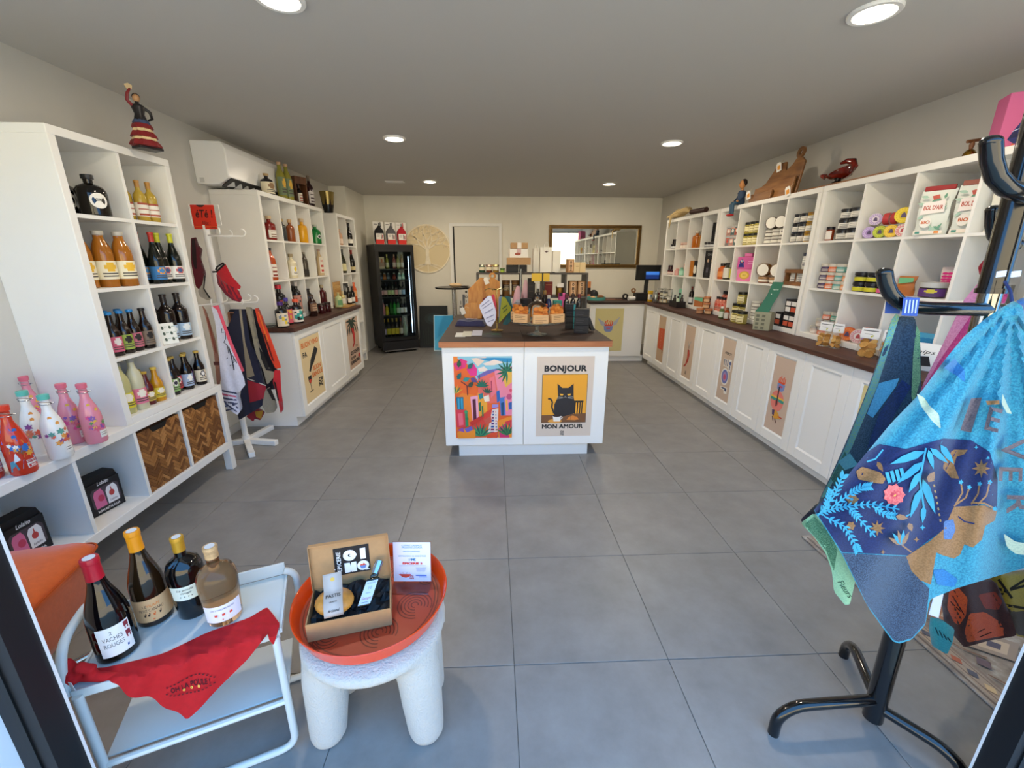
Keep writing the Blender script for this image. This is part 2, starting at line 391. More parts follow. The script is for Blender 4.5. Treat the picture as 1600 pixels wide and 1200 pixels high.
def base_cabinet(label, F, widths, depth, z0=.09, z1=.87, posters=(), slab=False, kick=.06):
    """F: frame at the lower left of the front at floor level, normal towards the room"""
    W=sum(widths)
    r=thing('base_cabinet',label,'cabinet',F(W/2,0,-depth/2))
    G().fbox(F,0,W,z0,z1-.006,-depth,-.021,LACQ).build('body',r,world=True)
    G().fbox(F,0,W,0,z0,-depth,-kick-.021,LACQ).build('plinth',r,world=True)
    a=0
    for i,wd in enumerate(widths):
        Fd=Fr(F(a+.0015,z0+.002,-.02),F.u,F.v); g=G()
        if slab: g.fbox(Fd,0,wd-.003,0,z1-z0-.004,0,.02,LACQ)
        else: shaker(g,Fd,wd-.003,z1-z0-.004)
        d=bev(g.build('door',r,world=True),.0015)
        DOORS[(label,i)]=(d,Fr(Fd(0,0,.0135 if not slab else .0205),F.u,F.v),wd-.003,z1-z0-.004)
        a+=wd
    return r
WTOP=wood('#3a211a','#573326',axis=(14,1.2,14),scale=2.2,rough=.55)
WTOPX=wood('#24150e','#3a2417',axis=(1.2,14,14),scale=2.2,rough=.65)
RC=['white base cabinet beside the till corner, one door wearing an orange sign poster','white base cabinet of the right counter with the red chilli poster',
    'white base cabinet of the right counter with the cutlery poster','white base cabinet of the right counter with the guitar and fish poster',
    'white base cabinet behind the hanging towels with a pale yellow poster','white base cabinet at the entrance end of the right counter']
redge=[6.03,5.63,5.225,4.815,4.41,4.00,3.61,3.22,2.82,2.41,2.01,1.62]
XF=2.205
for k in range(5):
    F=FRt((XF,redge[2*k],0)); ws=[redge[2*k]-redge[2*k+1],redge[2*k+1]-redge[2*k+2]]
    base_cabinet(RC[k],F,ws,.6,z1=.863)
base_cabinet(RC[5],FRt((XF,redge[10],0)),[redge[10]-redge[11]],.6,z1=.863)
t=tag(bev(G().box(2.18,XR,1.60,6.10,.865,.90,WTOP).build('worktop'),.003),'long dark brown wooden worktop along the right wall under the cube shelves','worktop')
# sales counter return facing the entrance
ret=thing('counter_return','white end counter facing the entrance with a winged bowl poster','counter',(1.8,6.45,0))
G().box(1.41,2.205,6.14,6.74,.09,.865,LACQ).build('body',ret,world=True)
G().box(1.41,2.26,6.19,6.72,0,.09,LACQ).build('plinth',ret,world=True)
RETF=FB((1.41,6.14,0))
tag(bev(G().box(1.385,XR,6.105,6.76,.865,.90,WTOPX).build('worktop'),.003),'short dark brown worktop of the end counter carrying the till','worktop')
# left counter
F=FL((-1.74,3.72,0))
LC='white base cabinet of three doors at the left wall with a wine poster'
base_cabinet(LC,F,[.62,.62,.62],.57,z1=.875)
tag(bev(G().box(XL,-1.715,3.695,5.61,.877,.915,WTOP).build('worktop'),.003),'dark brown wooden worktop of the left counter under the spirits shelf','worktop')
# island
IS='white island cabinet with a street painting and a cat poster on its front'
isl=thing('island_cabinet',IS,'cabinet',(.234,3.75,0))
G().box(-.375,.843,3.02,4.48,.11,.88,LACQ).build('body',isl,world=True)
G().box(-.28,.735,3.045,4.42,0,.11,LACQ).build('plinth',isl,world=True)
ISD=[]
for a,b in ((-.375,.218),(.222,.843)):
    d=bev(G().box(a,b,3.0,3.02,.108,.88,LACQ).build('front_panel',isl,world=True),.0015); ISD.append(d)
WEDGE=wood('#a0603a','#b9784c',axis=(1.2,14,14),scale=2,rough=.5)
for a,b,l in ((-.393,.219,'brown worktop plank of the island under the flag stand'),(.221,.858,'brown worktop plank of the island under the cake stand')):
    t=thing('island_worktop',l,'worktop',((a+b)/2,3.74,.88))
    bev(G().box(a,b,2.976,4.5,.88,.925,WTOPX).build('plank',t,world=True),.0015)
    G().box(a,b,2.974,2.976,.881,.923,WEDGE).build('edge_band',t,world=True)
# ================================================================== printed posters
class Art:
    """flat print: shapes given in any pixel-like rectangle (x right, y down) laid on a frame of w x h metres"""
    def __init__(s, F, rect, w, h, a=0, b=0, base=None):
        s.g=G(); s.F=F; s.r=rect; s.w=w; s.h=h; s.a=a; s.b=b; s.k=0; s.sx=w/(rect[2]-rect[0]); s.sy=h/(rect[3]-rect[1])
        if base: s.rect(rect[0],rect[1],rect[2],rect[3],base)
    def m(s,c): return M(c,.6) if isinstance(c,str) else c
    def p(s,x,y): return (s.a+(x-s.r[0])*s.sx, s.b+(s.r[3]-y)*s.sy)
    def c(s): s.k+=1; return s.k*.00012
    def poly(s,pts,c):
        for ax,lim,sg in ((0,s.r[0],1),(0,s.r[2],-1),(1,s.r[1],1),(1,s.r[3],-1)):   # keep the print inside its sheet
            out=[]
            for i,q in enumerate(pts):
                p=pts[i-1]; ip=(p[ax]-lim)*sg>=-1e-6; iq=(q[ax]-lim)*sg>=-1e-6
                if ip!=iq:
                    t=(lim-p[ax])/(q[ax]-p[ax]); out.append((p[0]+(q[0]-p[0])*t,p[1]+(q[1]-p[1])*t))
                if iq: out.append(q)
            pts=out
        if len(pts)<3: return s
        s.g.fpoly(s.F,[s.p(*q) for q in pts],s.c(),s.m(c)); return s
    def rect(s,x0,y0,x1,y1,c): return s.poly([(x0,y1),(x1,y1),(x1,y0),(x0,y0)],c)
    def disc(s,x,y,r,c,ry=None,n=18): ry=ry or r; return s.poly([(x+r*cos(2*pi*i/n),y-ry*sin(2*pi*i/n)) for i in range(n)],c)
    def line(s,pts,wd,c): s.g.fline(s.F,[s.p(*q) for q in pts],wd*s.sx,s.c(),s.m(c)); return s
    def text(s,body,x,y,h,c,width=None,bold=0,rot=0,italic=0):
        a,b=s.p(x,y); s.g.ftext(s.F,body,a,b,h*s.sy*1.38,s.c(),s.m(c),bold=bold,rot=rot,italic=italic,width=width*s.sx if width else None); s.k+=2 if bold else 0; return s
    def leaf(s,x,y,l,ang,wd,c):
        ca,sa=cos(radians(ang)),-sin(radians(ang))
        pts=[(0,0),(.3,.5),(.6,.42),(1,0),(.6,-.42),(.3,-.5)]
        return s.poly([(x+l*u*ca-wd*v*-sa*-1, y+l*u*sa+wd*v*ca) for u,v in pts],c)
    def done(s,name,parent): return s.g.build(name,parent,world=True,smooth=False)
def logo(A,x,y,h,c):
    """the small square shop mark of four letters"""
    A.text('OI',x,y-h*.28,h*.5,c,width=h*.9,bold=.04); A.text('NQ',x,y+h*.28,h*.5,c,width=h*.9,bold=.04)
DK='#2b2a2c'
# --- island posters (drawn in a 1600 x 1150 crop of the front)
def xz(x,y): p=py(660+x/5,500+y/5,3.0); return p.x,p.z
(x0,z1),(x1,_)=xz(240,285),xz(700,285); z0=xz(470,918)[1]
A=Art(FB((x0,2.9995,z0)),(240,285,700,918),x1-x0,z1-z0,base='#f06a2c')
A.poly([(240,285),(700,285),(700,470),(430,470),(330,330)],'#8fc6d6')                     # sky
A.poly([(380,300),(500,290),(470,330),(430,360)],'#f0d3bd').poly([(420,300),(560,330),(700,330),(700,300),(560,296)],'#2f8fc0')
A.poly([(470,340),(560,310),(640,330),(560,352),(490,352)],'#f3dfcf').poly([(430,375),(480,360),(520,395),(440,400)],'#f3dfcf')
A.poly([(425,430),(500,390),(600,375),(640,390),(560,440),(430,460)],'#7467b0')
A.poly([(240,300),(340,330),(410,440),(410,570),(240,570)],'#ef6b2e').poly([(240,340),(300,300),(350,320),(330,370),(260,390)],'#e63a7c')
A.poly([(340,380),(400,340),(425,380),(420,430),(370,430)],'#e8388a').poly([(240,285),(275,285),(270,330),(240,330)],'#f0862f')
A.poly([(430,450),(560,400),(600,460),(590,640),(430,640)],'#ec6f63').poly([(560,395),(700,360),(700,640),(600,640)],'#f08aa0')
A.poly([(610,400),(700,380),(700,480),(650,520)],'#e9b44c')
for i in range(11):
    an=-80+i*26; A.leaf(660,400,95,an+90,16,'#1f5b4a' if i%2 else '#2e7a5a')
A.poly([(300,560),(420,580),(425,800),(360,820),(260,820),(250,600)],'#f2862f')
A.poly([(365,590),(425,580),(430,770),(380,790)],'#f3a8c4').poly([(382,610),(408,606),(412,780),(386,786)],'#5d2036')
A.poly([(425,560),(470,570),(500,640),(500,700),(430,760)],'#f4a93a').poly([(430,570),(465,560),(470,600),(440,612)],'#2d7f86')
A.poly([(430,640),(448,628),(450,700),(434,706)],'#2e6e4e').poly([(470,590),(515,575),(520,625),(480,630)],'#f2e3d0')
A.poly([(520,450),(560,430),(575,560),(530,600)],'#f07a86').poly([(530,470),(540,465),(542,540),(534,545)],'#b23a55')
A.poly([(575,550),(600,540),(605,620),(580,640)],'#3168b4').poly([(540,650),(590,650),(590,672),(540,680)],'#9d93d8')
A.poly([(600,600),(650,590),(650,740),(610,740)],'#4a7bc2').poly([(640,600),(700,560),(700,740),(650,740)],'#ee86a4')
A.poly([(612,640),(636,632),(636,738),(616,742)],'#1d4f78').poly([(650,620),(664,612),(668,700),(656,706)],'#f2b23c')
A.poly([(672,640),(700,630),(700,690),(676,694)],'#315fa8').disc(678,592,22,'#c9507a')
A.poly([(250,590),(310,590),(310,690),(258,690)],'#1f6f86').poly([(262,600),(278,600),(278,682),(264,682)],'#3aa0c8').poly([(288,600),(304,600),(304,682),(290,682)],'#3aa0c8')
A.poly([(245,690),(330,690),(330,830),(250,830)],'#df3d4e').poly([(262,720),(300,716),(304,810),(268,816)],'#ef6c7e')
A.poly([(360,800),(540,680),(590,676),(560,720),(420,900),(340,900)],'#e2463a').poly([(540,690),(590,680),(580,918),(490,918)],'#ead9d2')
for i in range(9):
    yy=700+i*24; w_=8+i*3.2
    A.poly([(545-i*3,yy),(545-i*3+w_,yy),(545-i*3+w_,yy+14),(542-i*3,yy+14)],['#5b2a78','#1d4f9c','#8d2f52','#2f3a8c'][i%4])
    A.poly([(566,yy+4),(566+w_*.5,yy+4),(566+w_*.5,yy+15),(566,yy+15)],['#d2402e','#5b2a78','#2f6fae'][i%3])
A.poly([(490,880),(580,870),(580,918),(494,918)],'#e2502e').poly([(470,770),(530,740),(535,790),(490,810)],'#d45a4a')
A.poly([(580,780),(700,740),(700,918),(590,918)],'#f2902e').poly([(590,840),(650,800),(680,918),(600,918)],'#d9326e').poly([(640,790),(700,770),(700,850)],'#e03a46')
for i in range(9): A.leaf(438,905,110,20+i*17,18,'#1f6450' if i%2 else '#3a8f63')
for i in range(7): A.leaf(660,900,110,40+i*18,18,'#235c44' if i%2 else '#3c7a4a')
A.poly([(250,870),(330,830),(400,850),(400,918),(255,918)],'#f0902c').poly([(310,840),(370,820),(380,850),(330,870)],'#6a5cb4').poly([(255,850),(300,830),(310,870)],'#8b4fa8')
A.poly([(318,720),(338,700),(345,820),(322,826)],'#2e8a5c').disc(328,705,14,'#3c9a68').disc(335,760,12,'#2c7c54')
A.line([(345,575),(342,500),(296,470)],7,'#5a2f3a').line([(342,510),(370,490)],6,'#5a2f3a')
for (x,y,a,c) in ((288,430,60,'#1f6a6a'),(300,340,80,'#2c5a3e'),(330,440,20,'#2b8a8a'),(376,490,50,'#3a4a3e'),(372,350,45,'#2b6a6a'),(392,420,-30,'#5a4a8a')): A.leaf(x-20,y+24,62,a,34,c)
for i in range(6): A.leaf(250,560,70,30+i*22,12,'#2c7a50' if i%2 else '#e0b040')
for i in range(7): A.leaf(460,510,60,10+i*26,14,'#1f6a58')
for i in range(5): A.leaf(500,560,50,20+i*30,12,'#24584a')
A.poly([(440,420),(446,420),(446,455),(440,455)],'#2c7a78').poly([(455,660),(466,655),(470,740),(458,745)],'#2b7a52').disc(690,540,12,'#e2536c').poly([(350,790),(440,740),(470,750),(380,810)],'#c8352f')
A.done('painting',ISD[0])
(x0,z1),(x1,_)=xz(897,285),xz(1348,285); z0=xz(1100,905)[1]
A=Art(FB((x0,2.9995,z0)),(897,285,1348,905),x1-x0,z1-z0,base='#dccbbb')
A.text('BONJOUR',1120,378,44,DK,width=335,bold=.045).text('MON AMOUR',1112,828,34,DK,width=335,bold=.04); logo(A,1112,880,32,DK)
A.rect(940,418,1302,796,DK).rect(943,421,1299,793,'#f2a832').poly([(943,735),(1299,722),(1299,793),(943,793)],'#7d5334')
A.poly([(1198,622),(1276,622),(1276,636),(1198,636)],'#2c2723')
for x in (1206,1226,1246,1262): A.poly([(x,630),(x+9,630),(x+7,725),(x-2,725)],'#2c2723')
A.poly([(1062,488),(1100,522),(1150,522),(1190,490),(1196,600),(1208,640),(1206,722),(1120,746),(1040,728),(1042,650),(1070,590)],'#2d2b2f')
A.line([(1042,722),(1022,670),(1026,630),(1010,606),(990,606)],13,'#2d2b2f')
for s in (-1,1):
    A.poly([(1128+s*14,570),(1128+s*46,566),(1128+s*40,580),(1128+s*22,582)],'#f2b53a'); A.line([(1128+s*12,566),(1128+s*50,564)],4,'#17161a')
    for k in range(3): A.line([(1128+s*20,594+k*3),(1128+s*66,588+k*9)],1.6,'#d8d4cc')
A.poly([(1118,584),(1136,584),(1127,592)],'#8a8584').line([(1112,598),(1127,594),(1142,598)],2,'#b8b4b0')
A.disc(1050,782,58,'#e6a24a',ry=16).poly([(1030,735),(1100,735),(1092,785),(1040,785)],'#f4efe6').disc(1065,738,35,'#3a2a26',ry=10).line([(1098,745),(1112,752),(1094,770)],5,'#f4efe6')
A.poly([(1145,772),(1165,748),(1195,738),(1228,748),(1246,770),(1210,776)],'#e0873a').line([(1180,744),(1176,772)],3,'#a85a26').line([(1212,744),(1214,772)],3,'#a85a26')
A.done('cat_poster',ISD[1])
# --- left counter posters
def door_art(key, rect, base, m=.087, top=None):
    d,F,w,h=DOORS[key]; return d,Art(F,rect,w-2*m,h-2*m,m,m,base)
d,A=door_art((LC,0),(0,0,100,180),'#e7cf9f')
A.poly([(70,34),(86,46),(58,78),(46,86),(36,99),(29,95),(36,82),(43,66)],DK)
A.poly([(19,108),(37,108),(35,124),(30,130),(26,130),(21,124)],DK).poly([(22,119),(35,119),(33,125),(30,129),(26,129)],'#d2402e').line([(28,130),(29,150)],2.5,DK).poly([(20,152),(38,150),(38,153),(21,155)],DK)
A.text('BUON VINO',50,20,15,'#e2712c',width=86,bold=.02).text('FA',18,46,15,DK,width=20,bold=.02).text('BUON',70,94,14,'#e2712c',width=40,bold=.02).text('SANGUE',68,112,14,'#e2712c',width=56,bold=.02)
logo(A,80,143,24,DK); A.done('poster',d)
d,A=door_art((LC,2),(0,0,100,180),'#d2b29a')
for k in range(9): A.leaf(48,8,46,150+k*28,9,'#2a3a2e')
for k in range(6): A.leaf(18+k*14,26,34,-110+k*8,8,'#26322a')
A.poly([(42,36),(58,36),(66,60),(62,90),(46,104),(34,104),(50,90),(50,64)],'#c22f2a').line([(50,36),(48,24)],4,'#35502e')
A.text('THE',72,106,8,DK,width=18).text('KITCHEN',54,124,14,DK,width=76,bold=.03).text('IS FOR',36,142,10,DK,width=40,bold=.02).text('DANCING',50,158,13,DK,width=74,bold=.03).disc(86,145,7,'#c22f2a')
A.done('poster',d)
# --- right counter posters
def strip(k,base): return door_art((RC[k],1),(0,0,100,260),base,m=.087)
d,A=strip(0,'#c9ab8c'); A.poly([(12,70),(92,66),(90,190),(10,188)],'#d2592f').line([(82,186),(84,204)],7,'#7a2f20')
for k in range(6): A.text('APERITIVO'[k:k+1],52,84+k*18,9,'#e9b59a')
A.done('poster',d)
d,A=strip(1,'#cdb39c')
A.line([(34,78),(50,100),(68,72)],3,'#8fa0a4').line([(50,98),(50,118)],5,'#4a3a34').poly([(42,118),(60,118),(68,140),(60,176),(34,206),(20,212),(16,206),(34,192),(44,160)],'#a5301f').poly([(48,126),(56,126),(58,150),(50,170)],'#c9563c')
logo(A,46,236,16,DK); A.done('poster',d)
d,A=strip(2,'#d0b9a4')
A.text('APERO ?',52,60,11,DK,width=56,bold=.02)
for k,x in enumerate((30,44,58,72)):
    A.poly([(x-6,84),(x+7,84),(x+5,116),(x-4,116)],'#f0ece4').poly([(x-3,86),(x+4,86),(x+3,112),(x-2,112)],'#46506e')
A.poly([(68,80),(88,80),(88,128),(68,128)],'#f0ece4').disc(78,96,8,'#5d6a98').poly([(74,106),(82,106),(82,124),(74,124)],'#46506e')
A.disc(50,158,32,'#f0ece4',ry=36).disc(50,158,26,'#7079b4',ry=30).disc(50,158,17,'#a88ab8',ry=20).disc(50,160,10,'#c65a78',ry=12)
A.poly([(28,204),(84,198),(86,226),(60,228),(58,214),(30,214)],'#f0ece4').poly([(34,206),(78,202),(78,216),(64,216),(62,210),(36,210)],'#46506e')
A.done('poster',d)
d,A=strip(3,'#d0b7a4')
def bowl(A,x,y,s):
    for k in range(5): A.line([(x-.5*s+k*.25*s,y),(x-.35*s+k*.22*s,y-.45*s-(k%2)*.15*s)],.13*s,'#e2542e')
    A.poly([(x-.6*s,y),(x+.6*s,y),(x+.45*s,y+.2*s),(x-.45*s,y+.2*s)],'#e2542e')
    A.poly([(x-.62*s,y+.2*s),(x+.62*s,y+.2*s),(x+.55*s,y+.8*s),(x+.25*s,y+1.0*s),(x-.25*s,y+1.0*s),(x-.55*s,y+.8*s)],'#7d8fc4').poly([(x-.3*s,y+.42*s),(x+.3*s,y+.42*s),(x+.22*s,y+.62*s),(x-.22*s,y+.62*s)],'#c5506a')
bowl(A,50,82,32)
A.disc(44,150,34,'#e88478',ry=36).poly([(12,136),(76,136),(78,142),(10,142)],'#f2c04a').poly([(10,142),(78,142),(78,152),(10,152)],'#3f9a8a').disc(44,156,10,'#c8605a')
A.line([(44,100),(44,170)],6,'#3a2a2c').poly([(28,186),(48,182),(62,190),(78,206),(62,208),(50,214),(34,206)],'#e0a13a').poly([(28,186),(42,184),(42,206),(32,202)],'#4a3a6a').line([(36,208),(42,222)],4,'#5a2a22').line([(50,212),(60,226)],4,'#5a2a22').line([(64,200),(84,200)],4,'#c8472e')
A.done('poster',d)
d,A=strip(4,'#e2d193'); bowl(A,50,110,40); A.done('poster',d)
# counter return poster
a=Art(Fr((1.49,6.1395,.17),(1,0,0),(0,0,1)),(0,0,100,150),.42,.63,base='#d9cc90')
a.poly([(8,32),(42,54),(42,66),(22,58)],'#aeb0bc').poly([(88,28),(58,54),(58,64),(76,56)],'#aeb0bc'); bowl(a,48,56,26); a.line([(60,112),(66,112)],2,'#d2592f')
a.done('poster',ret)
# ================================================================== wall things
# mirror
r=thing('wall_mirror','wide gilt framed mirror on the back wall reflecting the shop','mirror',(1.73,YB,1.35))
x0,x1,z0,z1=.95,2.515,1.345,2.035; f=.055; GILT=M('#8a6a33',.38,metal=.55,noise=.25,nscale=40)
F=FB((x0,YB-.001,z0)); W,H=x1-x0,z1-z0
for a,b,c,d in ((0,W,0,f),(0,W,H-f,H),(0,f,f,H-f),(W-f,W,f,H-f)): bev(G().fbox(F,a,b,c,d,0,.035,GILT).fbox(F,a+.012,b-.012,c+.012,d-.012,.03,.045,M('#5d4420',.4,metal=.4)).build('frame_bar',r,world=True),.006,3)
G().fbox(F,f-.004,W-f+.004,f-.004,H-f+.004,.002,.012,M('#dfe3e0',.02,metal=1)).build('mirror_glass',r,world=True)
# carved tree disc
cx,cz,R=-1.10,1.643,.392
r=thing('tree_wall_disc','round carved pale wood tree of life hung on the back wall','wall ornament',(cx,YB,cz-R))
TW=M('#f6ead0',.6,noise=.08,nscale=20); TB=M('#e6d4ac',.7)
F=FB((cx,YB-.002,cz))
def ring(F,r0,r1,c0,c1,m,n=56):
    g=G()
    for i in range(n):
        t0,t1=2*pi*i/n,2*pi*(i+1)/n
        g.fprism(F,[(r0*cos(t0),r0*sin(t0)),(r1*cos(t0),r1*sin(t0)),(r1*cos(t1),r1*sin(t1)),(r0*cos(t1),r0*sin(t1))],c0,c1,m)
    return g
ring(F,R-.022,R,0,.016,TW).build('rim',r,world=True)
g=G()
def branch(g,a,b,ang,l,wd,lev):
    a2,b2=a+l*cos(ang),b+l*sin(ang)
    if math.hypot(a2,b2)>R-.012: 
        s=(R-.012)/math.hypot(a2,b2); a2,b2=a2*s,b2*s
    d=math.hypot(a2-a,b2-b)
    if d<.008: return
    nx,ny=-(b2-b)/d,(a2-a)/d
    g.fprism(F,[(a+nx*wd,b+ny*wd),(a-nx*wd,b-ny*wd),(a2-nx*wd*.7,b2-ny*wd*.7),(a2+nx*wd*.7,b2+ny*wd*.7)],.001,.012+.0004*lev,TW)
    if lev<6:
        for s in ((-.55,.45) if lev<2 else (-.5,.5)): branch(g,a2,b2,ang+s+random.uniform(-.2,.2),l*random.uniform(.72,.86),wd*.66,lev+1)
g.fprism(F,[(-.05,-.25),(-.028,-.12),(-.03,.02),(.03,.02),(.026,-.12),(.05,-.25)],.001,.014,TW)
for q in (-1.0,-.5,0,.5,1.0): branch(g,q*.02,0,pi/2-q*1.0,.13,.013,1)
for q in range(7):
    an=-pi/2+(q-3)*.42
    for s in range(4):
        a0=.0+.09*s; pa=lambda k:(sin((q-3)*.42)*.02+ (q-3)*.03*(k)+ (k**1.5)*(q-3)*.016, -.24-.03*k-.006*abs(q-3)*0+ .004*k*abs(q-3)) 
        A1,B1=pa(s),pa(s+1)
        if math.hypot(*B1)<R-.02: g.fline(F,[A1,B1],.014,.012,TW)
g.build('tree_carving',r,world=True,smooth=False)
G().fdisc(F,0,0,R-.004,.0012,TB,48).build('backing',r,world=True,smooth=False)
# air conditioner
r=thing('air_conditioner','white wall mounted air conditioner above the spirits shelf','air conditioner',(-2.19,4.2,2.03))
AC=M('#f0efec',.25); pr=[(-2.32,2.052),(-2.15,2.052),(-2.065,2.1),(-2.06,2.30),(-2.09,2.355),(-2.32,2.36)]
y0,y1=3.73,4.66
g=G(); n=len(pr); g.add([(x,y0,z) for x,z in pr]+[(x,y1,z) for x,z in pr],[tuple(range(n)),tuple(range(n,2*n))[::-1]]+[(i,n+i,n+(i+1)%n,(i+1)%n) for i in range(n)],AC)
bev(g.build('casing',r,world=True),.008,3)
G().add([(-2.14,y0+.03,2.05),(-2.068,y0+.03,2.102),(-2.068,y1-.03,2.102),(-2.14,y1-.03,2.05),(-2.15,y0+.03,2.036),(-2.062,y0+.03,2.092),(-2.062,y1-.03,2.092),(-2.15,y1-.03,2.036)],[(0,1,2,3),(4,7,6,5),(0,4,5,1),(3,2,6,7),(1,5,6,2),(0,3,7,4)],M('#2a2a2c',.5)).build('outlet',r,world=True)
for k in range(9): G().box(-2.14,-2.075,y0+.08+k*.1,y0+.085+k*.1,2.042,2.076,M('#cfcfcd',.4)).build('louvre',r,world=True)
G().fbox(Fr((-2.30,y0,2.05),(1,0,0),(0,0,1)),.01,.045,.01,.045,.0,.003,M('#c9c9c6',.4)).build('end_clip',r,world=True)
# pictures leaning on the back wall
def leaning(name,label,x0,x1,yb,yt,h,frame,face,draw=None):
    r=thing(name,label,'picture',((x0+x1)/2,yb,0)); v=V((0,yt-yb,h)); F=Fr((x0,yb,.002),(1,0,0),v); L=v.length
    G().fbox(F,0,x1-x0,0,L,-.02,0,frame).build('canvas',r,world=True)
    A=Art(Fr(F(.012,.012,.0005),F.u,F.v),(0,0,100,150),x1-x0-.024,L-.024,base=face)
    if draw: draw(A)
    A.done('print',r); return r
def dark(A):
    for k in range(10): A.line([(15+k*8,140),(12+k*9,90-(k%3)*8)],2,'#243128')
    A.disc(50,45,34,'#1d2a2c',ry=22).disc(50,45,22,'#24363a',ry=14)
p0,p1=py(655,478,7.45),py(699,478,7.45)
leaning('dark_picture','large nearly black picture leaning on the back wall beside the fridge',p0.x,p1.x,7.27,7.46,p0.z-.0,M('#121416',.4),'#171d1f',dark)
def blue(A): A.disc(86,40,18,'#e8d9a0').poly([(0,110),(30,80),(60,60),(100,52),(100,150),(0,150)],'#57c3f2')
p0=py(677,493,7.15)
leaning('blue_picture','sky blue canvas propped in front of the dark picture',p0.x,p0.x+.42,7.02,7.20,p0.z,M('#cfe6f2',.5),'#43b4ee',blue)
# ================================================================== display fridge
fa=V((-1.79,6.80,0)); fb=V((-1.27,7.075,0)); fu=(fb-fa).normalized(); fn=V((fu.y,-fu.x,0)); fw=.60; fdp=.56; fh=1.70
fr=thing('display_fridge','tall black glass door drinks fridge in the back corner','fridge',fa+fu*.3-fn*.3)
F=Fr(fa,fu,(0,0,1)); BLK=M('#141416',.4); INN=M('#1c1d20',.5)
G().fbox(F,0,.03,.08,fh,-fdp,-.04,BLK).fbox(F,fw-.03,fw,.08,fh,-fdp,-.04,BLK).fbox(F,.03,fw-.03,fh-.05,fh,-fdp,-.04,BLK).fbox(F,.03,fw-.03,.08,.22,-fdp,-.04,BLK).fbox(F,.03,fw-.03,.22,fh-.05,-fdp,-fdp+.03,INN).build('cabinet',fr,world=True)
dg=G().fbox(F,0,.05,.2,fh-.01,-.038,0,BLK).fbox(F,fw-.05,fw,.2,fh-.01,-.038,0,BLK).fbox(F,.05,fw-.05,.2,.25,-.038,0,BLK).fbox(F,.05,fw-.05,fh-.11,fh-.01,-.038,0,BLK).build('door',fr,world=True)
G().fbox(F,.05,fw-.05,.25,fh-.11,-.022,-.016,M('#e8f2f0',0,trans=1,ior=1.12)).build('door_glass',dg,world=True)
G().fbox(F,0,fw,.05,.19,-.08,.01,M('#1b1b1e',.45)).fbox(F,.02,fw-.02,.036,.05,-.02,.02,M('#9a9a9c',.3,metal=.8)).build('kick_panel',fr,world=True)
for a in (.06,fw-.06):
    for c in (-.06,-fdp+.06): G().fbox(F,a-.02,a+.02,0,.05,c-.02,c+.02,M('#222',.6) if False else M('#222224',.6)).build('caster',fr,world=True)
led=M('#cfe4ff',.5,emit=6)
for a in (fw-.078,):
    g=G()
    for k in range(44): g.fbox(F,a,a+.01,.30+k*.028,.316+k*.028,-.075,-.07,led)
    g.build('light_strip',fr,world=True)
FSH=[.25,.60,.90,1.16,1.33]
for z in FSH: G().fbox(F,.032,fw-.032,z-.012,z,-fdp+.032,-.07,M('#55585c',.4,metal=.6)).build('wire_shelf',fr,world=True)
# ================================================================== bottles, jars, tins, boxes
PROF={'wine':[(.9,0),(1,.02),(1,.60),(.93,.66),(.6,.73),(.37,.78),(.34,.955),(.4,.96),(.4,1)],
'burg':[(.93,0),(1,.02),(1,.42),(.95,.5),(.75,.62),(.5,.72),(.36,.8),(.34,.955),(.4,.96),(.4,1)],
'beer':[(.9,0),(1,.02),(1,.5),(.93,.58),(.62,.68),(.45,.78),(.4,.94),(.47,.95),(.47,1)],
'flask':[(.9,0),(1,.03),(1,.54),(.97,.62),(.82,.71),(.5,.77),(.3,.8),(.3,.9),(.38,.905),(.38,1)],
'spirit':[(.93,0),(1,.03),(1,.6),(.94,.68),(.62,.74),(.36,.77),(.33,.87),(.46,.875),(.46,1)],
'tall':[(.93,0),(1,.02),(.95,.62),(.8,.72),(.5,.8),(.4,.85),(.38,.95),(.44,.955),(.44,1)],
'juice':[(.93,0),(1,.02),(1,.58),(.95,.66),(.72,.78),(.5,.86),(.46,.93),(.54,.935),(.54,1)],
'swing':[(.9,0),(1,.03),(1,.40),(.95,.5),(.76,.62),(.52,.72),(.4,.78),(.36,.92),(.44,.93),(.46,1)],
'small':[(.92,0),(1,.03),(1,.62),(.9,.72),(.5,.8),(.45,.84),(.55,.85),(.55,1)],
'jar':[(.94,0),(1,.03),(1,.76),(.92,.8),(.96,.81),(.96,1)],
'drum':[(.98,0),(1,.02),(1,.8),(1.0,.81),(1.02,.82),(1.02,1)],
'low':[(.92,0),(1,.06),(1,.6),(.96,.66),(1.03,.68),(1.03,1)]}
CAPZ={'wine':.84,'burg':.82,'beer':.94,'flask':.89,'spirit':.87,'tall':.93,'juice':.925,'swing':.93,'small':.845,'jar':.8,'drum':.81,'low':.67}
_BM={}
def prof_r(kind,z):
    P=PROF[kind]
    for (r0,z0),(r1,z1) in zip(P,P[1:]):
        if z0<=z<=z1: return r0+(r1-r0)*(z-z0)/max(1e-6,z1-z0)
    return P[-1][0]
def stripes(cols):
    cols=[M(c,.6) if isinstance(c,str) else c for c in cols]
    def f(a,b): return cols[int(b*len(cols)*.999)%len(cols)]
    return f
def blocks(cols,nu=4,nv=4,seed=1):
    """printed label: a small motif over two lines of type"""
    rr=random.Random(seed); C=[M(c,.6) for c in cols]; base=C[0]; oth=[c for c in C if c is not base] or C
    a1=rr.choice(oth); a2=rr.choice(oth); ink=M('#4a443e',.6)
    def f(a,b):
        d=math.hypot((a-.5)*1.5,b-.64)
        if d<.17: return a1
        if d<.25: return a2
        if (.1<b<.17 or .25<b<.31) and .22<a<.78: return ink
        return base
    return f
